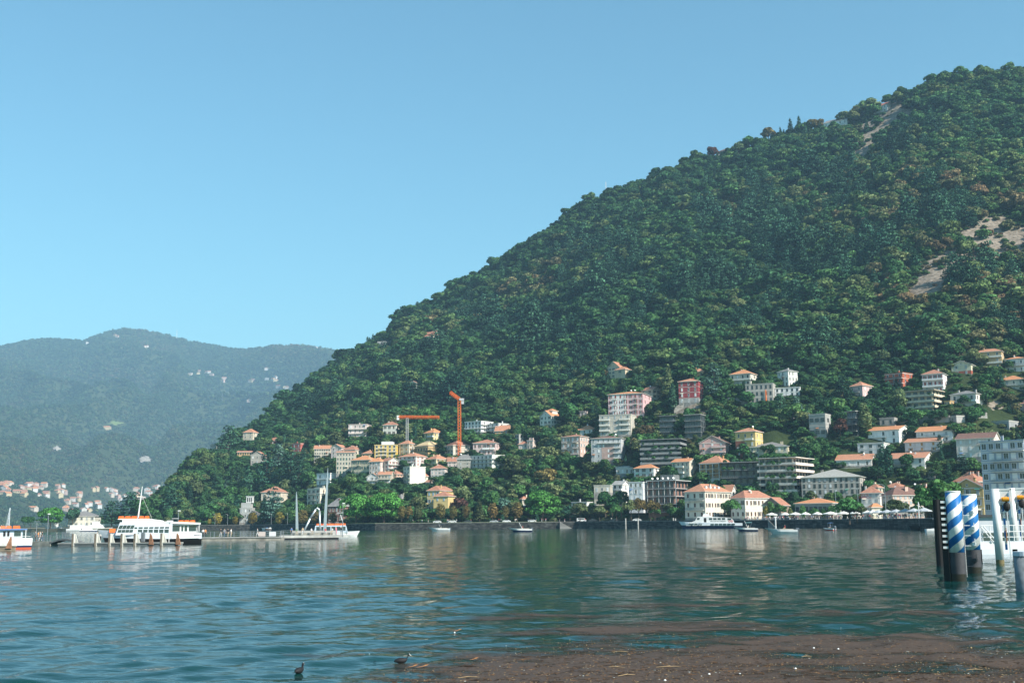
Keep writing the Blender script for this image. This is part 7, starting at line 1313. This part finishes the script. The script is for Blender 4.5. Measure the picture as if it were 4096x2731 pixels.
p = Wt(18, 2202); e = thing('pontoon', 'short wooden pontoon with rusty triangular plate before the white ferry', 'pontoon', (p.x, p.y, 0), -.4*0); mb = MB(); mb.box((-2, .9, 0), (5.6, 1.6, 1.1)); ob('float', mb.mesh('float', WOODM), e); mb = MB(); mb.box((-2, .9, .62), (5.8, 1.8, .14)); ob('deck', mb.mesh('deck', oldc), e); mb = MB(); mb.loft([[(.1, -.05, .3), (.95, -.05, .3), (.85, -.05, 1.9), (.7, -.05, 1.9)], [(.1, .1, .3), (.95, .1, .3), (.85, .1, 1.9), (.7, .1, 1.9)]]); ob('rusty_plate', mb.mesh('rusty_plate', mat('rusty_steel', (0, 0, 0))), e)
# ---------------------------------------------------------------- landing stage at the right
sm = bpy.data.materials.new('spiral_stripes'); n, l = nodes(sm); b = n['Principled BSDF']; b.inputs['Roughness'].default_value = .38; b.inputs['Specular IOR Level'].default_value = .4
tc = n.new('ShaderNodeTexCoord'); sx = n.new('ShaderNodeSeparateXYZ'); l.new(tc.outputs['Object'], sx.inputs[0]); ng = n.new('ShaderNodeMath'); ng.operation = 'MULTIPLY'; ng.inputs[1].default_value = -1; l.new(sx.outputs[1], ng.inputs[0]); at2 = n.new('ShaderNodeMath'); at2.operation = 'ARCTAN2'; l.new(sx.outputs[0], at2.inputs[0]); l.new(ng.outputs[0], at2.inputs[1])
ph = n.new('ShaderNodeMath'); ph.operation = 'MULTIPLY'; ph.inputs[1].default_value = -2/(2*math.pi); l.new(at2.outputs[0], ph.inputs[0]); zz = n.new('ShaderNodeMath'); zz.operation = 'MULTIPLY_ADD'; zz.inputs[1].default_value = 1/0.9; l.new(sx.outputs[2], zz.inputs[0]); l.new(ph.outputs[0], zz.inputs[2]); fr = n.new('ShaderNodeMath'); fr.operation = 'FRACT'; l.new(zz.outputs[0], fr.inputs[0]); gt = n.new('ShaderNodeMath'); gt.operation = 'GREATER_THAN'; gt.inputs[1].default_value = .5; l.new(fr.outputs[0], gt.inputs[0])
mx = n.new('ShaderNodeMix'); mx.data_type = 'RGBA'; mx.inputs[6].default_value = (.80, .80, .78, 1); mx.inputs[7].default_value = (.014, .15, .42, 1); l.new(gt.outputs[0], mx.inputs[0])
nz = n.new('ShaderNodeTexNoise'); nz.inputs['Scale'].default_value = 2.5; nz.inputs['Detail'].default_value = 6; l.new(tc.outputs['Object'], nz.inputs['Vector']); mr = n.new('ShaderNodeMapRange'); mr.inputs[1].default_value = .3; mr.inputs[2].default_value = .7; mr.inputs[3].default_value = .72; mr.inputs[4].default_value = 1.06; l.new(nz.outputs[0], mr.inputs[0]); m2 = n.new('ShaderNodeMix'); m2.data_type = 'RGBA'; m2.blend_type = 'MULTIPLY'; m2.inputs[0].default_value = 1; l.new(mx.outputs[2], m2.inputs[6]); l.new(mr.outputs[0], m2.inputs[7]); l.new(m2.outputs[2], b.inputs['Base Color'])
TAR = mat('tarred_steel', (0.055, 0.055, 0.062), .6, var=.3, scale=2.0, bump=.15); WET = mat('wet_weed', (0.02, 0.018, 0.012), .4)
def striped(u, vb, vt, vsplit, wpx, label, ladder):
    p = Wt(u, vb); k = FPX/p.y; h = (vb-vt)/k; hs = (vb-vsplit)/k; r_ = wpx/2/k; e = thing('mooring_post', label, 'mooring post', (p.x, p.y, 0), -math.atan2(p.x, p.y))
    mb = MB(); mb.cyl((0, 0, 0), (0, 0, h-hs), r_, n=32); ob('striped_shaft', mb.mesh('striped_shaft', sm), e, (0, 0, hs)); mb = MB(); mb.cyl((0, 0, .35), (0, 0, hs), r_*.995, n=32, caps=False); ob('grey_base', mb.mesh('grey_base', TAR), e); mb = MB(); mb.cyl((0, 0, -2), (0, 0, .36), r_*1.0, n=32, caps=False); ob('waterline_band', mb.mesh('waterline_band', WET), e)
    mb = MB(); mb.cyl((0, 0, h-.02), (0, 0, h+.06), r_*1.02, r_*.96, n=32); ob('cap', mb.mesh('cap', WHITE), e)
    for o in list(e.children):
        for q in o.data.polygons: q.use_smooth = len(q.vertices) == 4
    if ladder == 'rack':
        mb = MB(); mb.box((-r_-.16, 0, h*.45), (.30, .34, h*.93)); ob('timber_fender', mb.mesh('timber_fender', BLACK), e)
        for i in range(9): mb = MB(); mb.box((-r_-.13, -.2, 0), (.24, .1, .12)); ob('bracket', mb.mesh('bracket', WHITE), e, (0, 0, hs+.25+i*.28*1.05))
        mb = MB(); 
        for sx_ in (0, 1): mb.cyl((r_+.02, -.05, .2), (r_+.02, -.05, h*.9), .025, n=6)
        ob('ladder_rail', mb.mesh('ladder_rail', WHITE), e)
        for i in range(7): mb = MB(); mb.cyl((0, 0, 0), (.34, .02, 0), .018, n=6); ob('rung', mb.mesh('rung', WHITE if i > 1 else DARKM), e, (r_, -.05, .75+i*.52))
    else:
        for i in range(4): mb = MB(); mb.box((0, -.06, 0), (.22, .12, .2)); mb.box((.05, -.14, .16), (.05, .05, .34)); ob('cleat', mb.mesh('cleat', WHITE if i else DARKM), e, (r_*.25, -r_*.97, .78+i*.92))
    return e
striped(3835, 2322, 1978, 2212, 59, 'blue and white spiral striped mooring post with toothed black fender and ladder', 'rack')
striped(3898, 2291, 1989, 2201, 57, 'blue and white spiral striped mooring post with white cleats down its front', 'cleat')
p = Wt(3764, 2262); k = FPX/p.y; mb = MB(); h = (2262-2005)/k; mb.cyl((0, 0, -2), (0, 0, h), .30, .28, n=14); mb.box((.42, .1, h*.48), (.5, .3, h*.98)); tag(ob('black_pile', mb.mesh('black_pile', BLACK), None, (p.x, p.y, 0)), 'black tarred pile left of the striped mooring posts', 'pile')
# white steel landing post with bracket, orange winch and chain
def landing(u, vb, vt, wpx, label, D=None, zb=0.0):
    p = Wt(u, vb) if D is None else P(u, vb, D); k = FPX/p.y; h = (vb-vt)/k; r_ = wpx/2/k; e = thing('landing_post', label, 'post', (p.x, p.y, zb), -math.atan2(p.x, p.y)); mb = MB(); mb.cyl((0, 0, .3 if not zb else 0), (0, 0, h), r_, n=28); o = ob('shaft', mb.mesh('shaft', WHITE, True), e)
    if not zb: mb = MB(); mb.cyl((0, 0, -2), (0, 0, .32), r_*1.0, n=28, caps=False); ob('waterline_band', mb.mesh('waterline_band', mat('algae_band', (0.16, 0.13, 0.06), .7)), e)
    mb = MB(); mb.box((r_+.38, 0, h-.06), (.85, .16, .12)); mb.box((r_+.74, 0, h-1.0), (.12, .16, 2.0)); mb.quad([(r_, -.05, h-.12), (r_+.7, -.05, h-.12), (r_, -.05, h-.9)]); mb.box((r_+.42, 0, h-1.35), (.10, .14, .9), ry=R(35)); ob('bracket', mb.mesh('bracket', WHITE), e)
    mb = MB(); mb.cyl((r_+.12, -.16, h-.75), (r_+.62, -.16, h-.75), .15, n=12); mb.cyl((r_+.2, -.16, h-.75), (r_+.54, -.16, h-.75), .17, n=12); ob('winch', mb.mesh('winch', mat('winch_orange', (0.75, 0.30, 0.02), .5)), e); mb = MB(); mb.ell((r_+.42, -.1, h-1.25), (.24, .2, .34)); ob('black_bag', mb.mesh('black_bag', BLACK), e)
    mb = MB(); mb.box((r_+.42, 0, h*.45), (.07, .10, h*.9)); ob('guide_rail', mb.mesh('guide_rail', WHITE), e); mb = MB(); mb.box((r_+.20, .1, h*.5), (.16, .04, h*.62)); ob('striped_panel', mb.mesh('striped_panel', sm), e)
    for i in range(7): mb = MB(); mb.cyl((0, 0, 0), (.0, 0, .16), .045 if i % 2 else .03, n=6); ob('chain_link', mb.mesh('chain_link', mat('rusty_steel', (0, 0, 0))), e, (r_+.26, -.06, h*.28+i*.15))
    return e
landing(4001, 2256, 1962, 31.5, 'tall white landing post with orange winch and hanging chain')
landing(4062, 2200, 1964, 29, 'second white landing post with orange winch at the frame edge', D=92, zb=.8)
# walkway
D = 86.0; pa, pb = P(3920, 2197, D), P(4200, 2197, D); ln = pb.x-pa.x; e = thing('landing_stage', 'white steel landing stage walkway with tubular railing', 'walkway', (pa.x, D, pa.z)); mb = MB(); mb.box((ln/2, 1.2, .28), (ln, 2.4, .55)); ob('girder', mb.mesh('girder', WHITE), e)
for i in range(9): mb = MB(); mb.cyl((0, 0, 0), (0, 0, 1.2), .035, n=6); ob('post', mb.mesh('post', WHITE), e, (.3+i*(ln-.5)/8, .1, .55))
for z in (.35, .75, 1.2): mb = MB(); mb.cyl((.2, .1, .55+z), (ln, .1, .55+z), .03, n=6); ob('rail', mb.mesh('rail', WHITE), e)
mb = MB(); mb.cyl((.1, -.1, 1.7), (1.0, -.1, .55), .04, n=6); mb.cyl((.35, -.1, 1.7), (1.25, -.1, .55), .04, n=6); ob('brace', mb.mesh('brace', WHITE), e)
for x in (.5, 3.2): mb = MB(); mb.cyl((0, 0, -3), (0, 0, .0), .18, n=10); ob('pile_leg', mb.mesh('pile_leg', BLACK), e, (x, 1.4, .01))
D = 104.0; pa = P(3905, 2165, D); e = thing('floating_landing', 'white floating landing house with dark windows behind the landing stage', 'pontoon', (pa.x, D, 0)); mb = MB(); mb.box((5, 2, .2), (10, 4, 1.4)); ob('float', mb.mesh('float', mat('boat_white', (0, 0, 0))), e); mb = MB(); mb.box((5, 2, 2.1), (9.6, 3.6, 2.4)); ob('cabin', mb.mesh('cabin', mat('pale_grey_paint', (0.50, 0.53, 0.57), .6)), e)
for i in range(5): pane(e, .6+i*1.8, 1.9+i*1.8, 1.2, 1.9, .17)
mb = MB(); mb.box((5, 2, 3.42), (10.2, 4.2, .2)); ob('roof', mb.mesh('roof', DARKM), e)
p = Wt(4106, 2366); mb = MB(); e = thing('timber_pile', 'thick grey timber pile with white cap at the right frame edge', 'pile', (p.x, p.y, 0)); mb.cyl((0, 0, -2), (0, 0, 1.55), .42, n=20); ob('shaft', mb.mesh('shaft', mat('grey_timber', (0.20, 0.22, 0.24), .9, var=.35, scale=3), True), e); mb = MB(); mb.cyl((0, 0, 1.55), (0, 0, 1.74), .45, .44, n=20); ob('cap', mb.mesh('cap', mat('pale_cap', (0.5, 0.54, 0.6), .6)), e)
p = Wt(3737, 2128); e = thing('dinghy', 'tiny white dinghy bow showing left of the black pile', 'boat', (p.x, p.y, 0), R(180)); ob('hull', hull(4, 1.6, 1.2, .8, [WHITE, WHITE]), e); mb = MB(); mb.cyl((-1.5, 0, 1), (-1.5, 0, 3.2), .05, n=5); mb.cyl((-1.5, 0, 3.2), (.3, 0, 3.2), .05, n=5); ob('frame', mb.mesh('frame', STEELG), e)
p = shore_pt(3678, -2, 0); e = thing('sailing_boat', 'sailing boat mast and boom standing before the piazza wall', 'sailing boat', (p.x, p.y, 0), R(10)); ob('hull', hull(7, 2.4, 1.3, 1.0, [DARKM, DARKM]), e); mb = MB(); mb.cyl((0, 0, .8), (0, 0, 3.1+67*p.y/FPX), .14, n=6); mb.cyl((.2, 0, 3.1+60*p.y/FPX), (2.0, 0, 3), .04, n=4); ob('mast', mb.mesh('mast', WHITE), e)
# ---------------------------------------------------------------- coots
def coot(u, v, rz, label):
    p = Wt(u, v); e = thing('coot', label, 'bird', (p.x, p.y, float(wave_z(np.array([p.x]), np.array([p.y]), np.array([.2]))[0])), rz); mb = MB(); prof = [(-.17, .05, .012), (-.14, .062, .035), (-.06, .062, .072), (.03, .060, .075), (.10, .066, .055), (.135, .095, .034), (.145, .135, .027), (.155, .170, .027), (.175, .188, .026), (.20, .182, .016)]
    rings = []
    for x, z, r_ in prof: rings.append([(x, math.cos(a)*r_, z+math.sin(a)*r_*.9) for a in [2*math.pi*i/10 for i in range(10)]])
    mb.loft(rings); ob('body', mb.mesh('body', mat('black_feathers', (0.014, 0.014, 0.016), .7), True), e); mb = MB(); mb.cyl((.195, 0, .182), (.235, 0, .172), .011, .004, n=6); mb.ell((.19, 0, .196), (.012, .010, .018)); ob('bill', mb.mesh('bill', WHITE), e); return e
coot(1196, 2690, R(70), 'black coot with raised neck swimming alone in open water'); coot(1605, 2650, R(15), 'black coot with white bill facing the floating debris')
# ---------------------------------------------------------------- floating debris
bu = np.array([1300, 1500, 1800, 2000, 2300, 2600, 3000, 3400, 3700, 4096, 4400]); bv = np.array([2760, 2700, 2620, 2560, 2490, 2468, 2488, 2495, 2505, 2545, 2575])
_s = np.linspace(-0.22, 0.62, 620); _y = [17.0]
while _y[-1] < 46: _y.append(_y[-1]*1.0068)
SS, YY = np.meshgrid(_s, np.array(_y)); XX = SS*YY; ZZ = wave_z(XX, YY, np.maximum(YY*0.0068, YY*1.5/640)); u, v, _ = proj(XX.ravel(), YY.ravel(), ZZ.ravel()*0)
inside = (v-np.interp(u, bu, bv))/170.0; nn = _fbm(XX.ravel(), YY.ravel()*1.9, 91, 9.0, 4)
cover = np.clip(inside+nn*1.1, -1, 2); cover = np.where(v > 2760, 1.3+nn*.8, cover)
dm = bpy.data.materials.new('floating_scum'); n, l = nodes(dm); b = n['Principled BSDF']; b.inputs['Roughness'].default_value = .55; b.inputs['Specular IOR Level'].default_value = .22
tc = n.new('ShaderNodeTexCoord'); nz = n.new('ShaderNodeTexNoise'); nz.inputs['Scale'].default_value = 24; nz.inputs['Detail'].default_value = 9; nz.inputs['Roughness'].default_value = .75; l.new(tc.outputs['Object'], nz.inputs['Vector']); cr = n.new('ShaderNodeValToRGB'); cr.color_ramp.elements[0].position = .34; cr.color_ramp.elements[1].position = .7; cr.color_ramp.elements[0].color = (.030, .020, .014, 1); cr.color_ramp.elements[1].color = (.135, .092, .066, 1); l.new(nz.outputs[0], cr.inputs[0]); l.new(cr.outputs[0], b.inputs['Base Color'])
at = n.new('ShaderNodeAttribute'); at.attribute_name = 'cover'; mp_ = n.new('ShaderNodeMapping'); mp_.inputs['Scale'].default_value = (.35, 1.2, 1); l.new(tc.outputs['Object'], mp_.inputs[0]); n2 = n.new('ShaderNodeTexNoise'); n2.inputs['Scale'].default_value = 1.6; n2.inputs['Detail'].default_value = 7; l.new(mp_.outputs[0], n2.inputs['Vector']); ad = n.new('ShaderNodeMath'); ad.operation = 'MULTIPLY_ADD'; ad.inputs[1].default_value = 2.2; l.new(n2.outputs[0], ad.inputs[0]); l.new(at.outputs['Fac'], ad.inputs[2]); st = n.new('ShaderNodeMapRange'); st.inputs[1].default_value = 1.0; st.inputs[2].default_value = 2.0; st.inputs[4].default_value = .90; l.new(ad.outputs[0], st.inputs[0]); l.new(st.outputs[0], b.inputs['Alpha'])
bp = n.new('ShaderNodeBump'); bp.inputs['Strength'].default_value = .5; bp.inputs['Distance'].default_value = .02; l.new(nz.outputs[0], bp.inputs['Height']); l.new(bp.outputs[0], b.inputs['Normal'])
mk = cover.reshape(XX.shape); stuff(tag(ob('floating_scum', grid_mesh('floating_scum', XX, YY, ZZ+.012, dm, attrs={'cover': mk})), 'brown film of silt and leaf litter floating near the shore', 'debris'))
# bits: twigs, leaves and foam joined as one mass, the largest as things
def dz(x, y): return float(wave_z(np.array([x]), np.array([y]), np.array([.25]))[0])
r = np.random.default_rng(92); mb = MB(); cnt = 0; cand_u = r.uniform(1350, 4350, 16000); cand_v = 2470+290*r.uniform(0, 1, 16000)**.8
lim = np.interp(cand_u, bu, bv); pr = np.clip((cand_v-lim)/160, 0, 1); ok = r.uniform(0, 1, 16000) < pr*.75+.01
pts = [Wt(a, b_) for a, b_ in zip(cand_u[ok], cand_v[ok])]; PX = np.array([(p.x, p.y) for p in pts]); PZ = wave_z(PX[:, 0], PX[:, 1], np.full(len(PX), .25))
for (x, y), z in zip(PX, PZ):
    t = r.random(); a = r.normal(.2, .6); m = 0 if t < .5 else 1 if t < .8 else 2 if t < .985 else 3
    if t < .62: ln = r.uniform(.03, .15)*(2.0 if r.random() < .12 else 1); mb.box((x, y, z+.015), (ln, r.uniform(.004, .009), .008), m, rz=a)
    else: w = r.uniform(.008, .024); mb.box((x, y, z+.015), (w*1.5, w, .008), m, rz=a*3)
LIT = [mat('dark_twig', (0.035, 0.022, 0.015), .8), mat('brown_leaf', (0.16, 0.085, 0.04), .8), mat('straw', (0.34, 0.24, 0.13), .8), mat('pale_flake', (0.55, 0.58, 0.55), .7)]
stuff(tag(ob('leaf_litter', mb.mesh('leaf_litter', LIT), None), 'scattered twigs, leaves and flakes drifting on the brown film', 'debris'))
rr = random.Random(44)
for i in range(46):
    u_, v_ = rr.uniform(1700, 4080), rr.uniform(2600, 2728)
    if v_ < np.interp(u_, bu, bv)+60: continue
    p = Wt(u_, v_); ln = rr.uniform(.25, .6); mb = MB(); a = rr.gauss(.1, .35); q = Vector((math.cos(a), math.sin(a), 0))*ln/2; mid = Vector((rr.uniform(-.03, .03), rr.uniform(-.04, .04), .015)); mb.cyl(-q, mid, .006, .009, n=5); mb.cyl(mid, q, .009, .004, n=5); light = rr.random() < .18
    if rr.random() < .5: mb.cyl(mid, mid+Vector((math.cos(a+.7), math.sin(a+.7), .03))*ln*.25, .008, .004, n=4)
    tag(ob('drifting_stick', mb.mesh('drifting_stick', LIT[2] if light else LIT[0]), None, (p.x, p.y, dz(p.x, p.y)+.02)), '%s stick floating on the brown film' % ('pale straw coloured' if light else 'dark wet'), 'stick', '%s drifting sticks' % ('pale' if light else 'dark'))
for i, (u_, v_) in enumerate([(2837, 2706), (3353, 2598), (3182, 2678), (2960, 2705), (1818, 2530), (3255, 2590), (2660, 2722), (3884, 2585)]):
    p = Wt(u_, v_); mb = MB(); mb.ell((0, 0, 0), (.028, .025, .026), nu=7, nv=4); tag(ob('foam_lump', mb.mesh('foam_lump', WHITE if i != 7 else LIT[2]), None, (p.x, p.y, dz(p.x, p.y)+.02)), 'small round %s lump bobbing on the brown film' % ('white foam' if i != 7 else 'straw coloured'), 'litter', 'foam lumps on the brown film' if i != 7 else None)
for u_, v_, sx_ in [(1830, 2526, .14), (1690, 2665, .16), (1650, 2665, .13), (1895, 2640, .12)]:
    p = Wt(u_, v_); mb = MB(); mb.loft([[(-sx_, 0, 0), (-sx_*.3, -.05, .01), (-sx_*.3, .05, .01)], [(sx_*.3, -.06, .03), (sx_*.4, .0, .05), (sx_*.3, .06, .03)], [(sx_, 0, .05), (sx_*.98, .01, .05), (sx_*.98, -.01, .05)]]); tag(ob('dead_leaf', mb.mesh('dead_leaf', mat('orange_leaf', (0.36, 0.16, 0.06), .8)), None, (p.x, p.y, dz(p.x, p.y)+.02), .3), 'curled orange brown leaf floating near the edge of the brown film', 'leaf', 'curled leaves on the water')
# ---------------------------------------------------------------- haze
hz = bpy.data.materials.new('haze_air'); hz.use_nodes = True; n = hz.node_tree.nodes; n.clear(); o = n.new('ShaderNodeOutputMaterial'); pvn = n.new('ShaderNodeVolumePrincipled'); pvn.inputs['Color'].default_value = (.44, .74, 1.0, 1); pvn.inputs['Density'].default_value = HAZE; pvn.inputs['Anisotropy'].default_value = 0.0; hz.node_tree.links.new(pvn.outputs[0], o.inputs['Volume'])
mb = MB(); mb.box((0, 6500, 690), (20000, 14600, 1384)); stuff(tag(ob('haze', mb.mesh('haze', hz)), 'pale blue haze in the air over lake and hills', 'haze'))
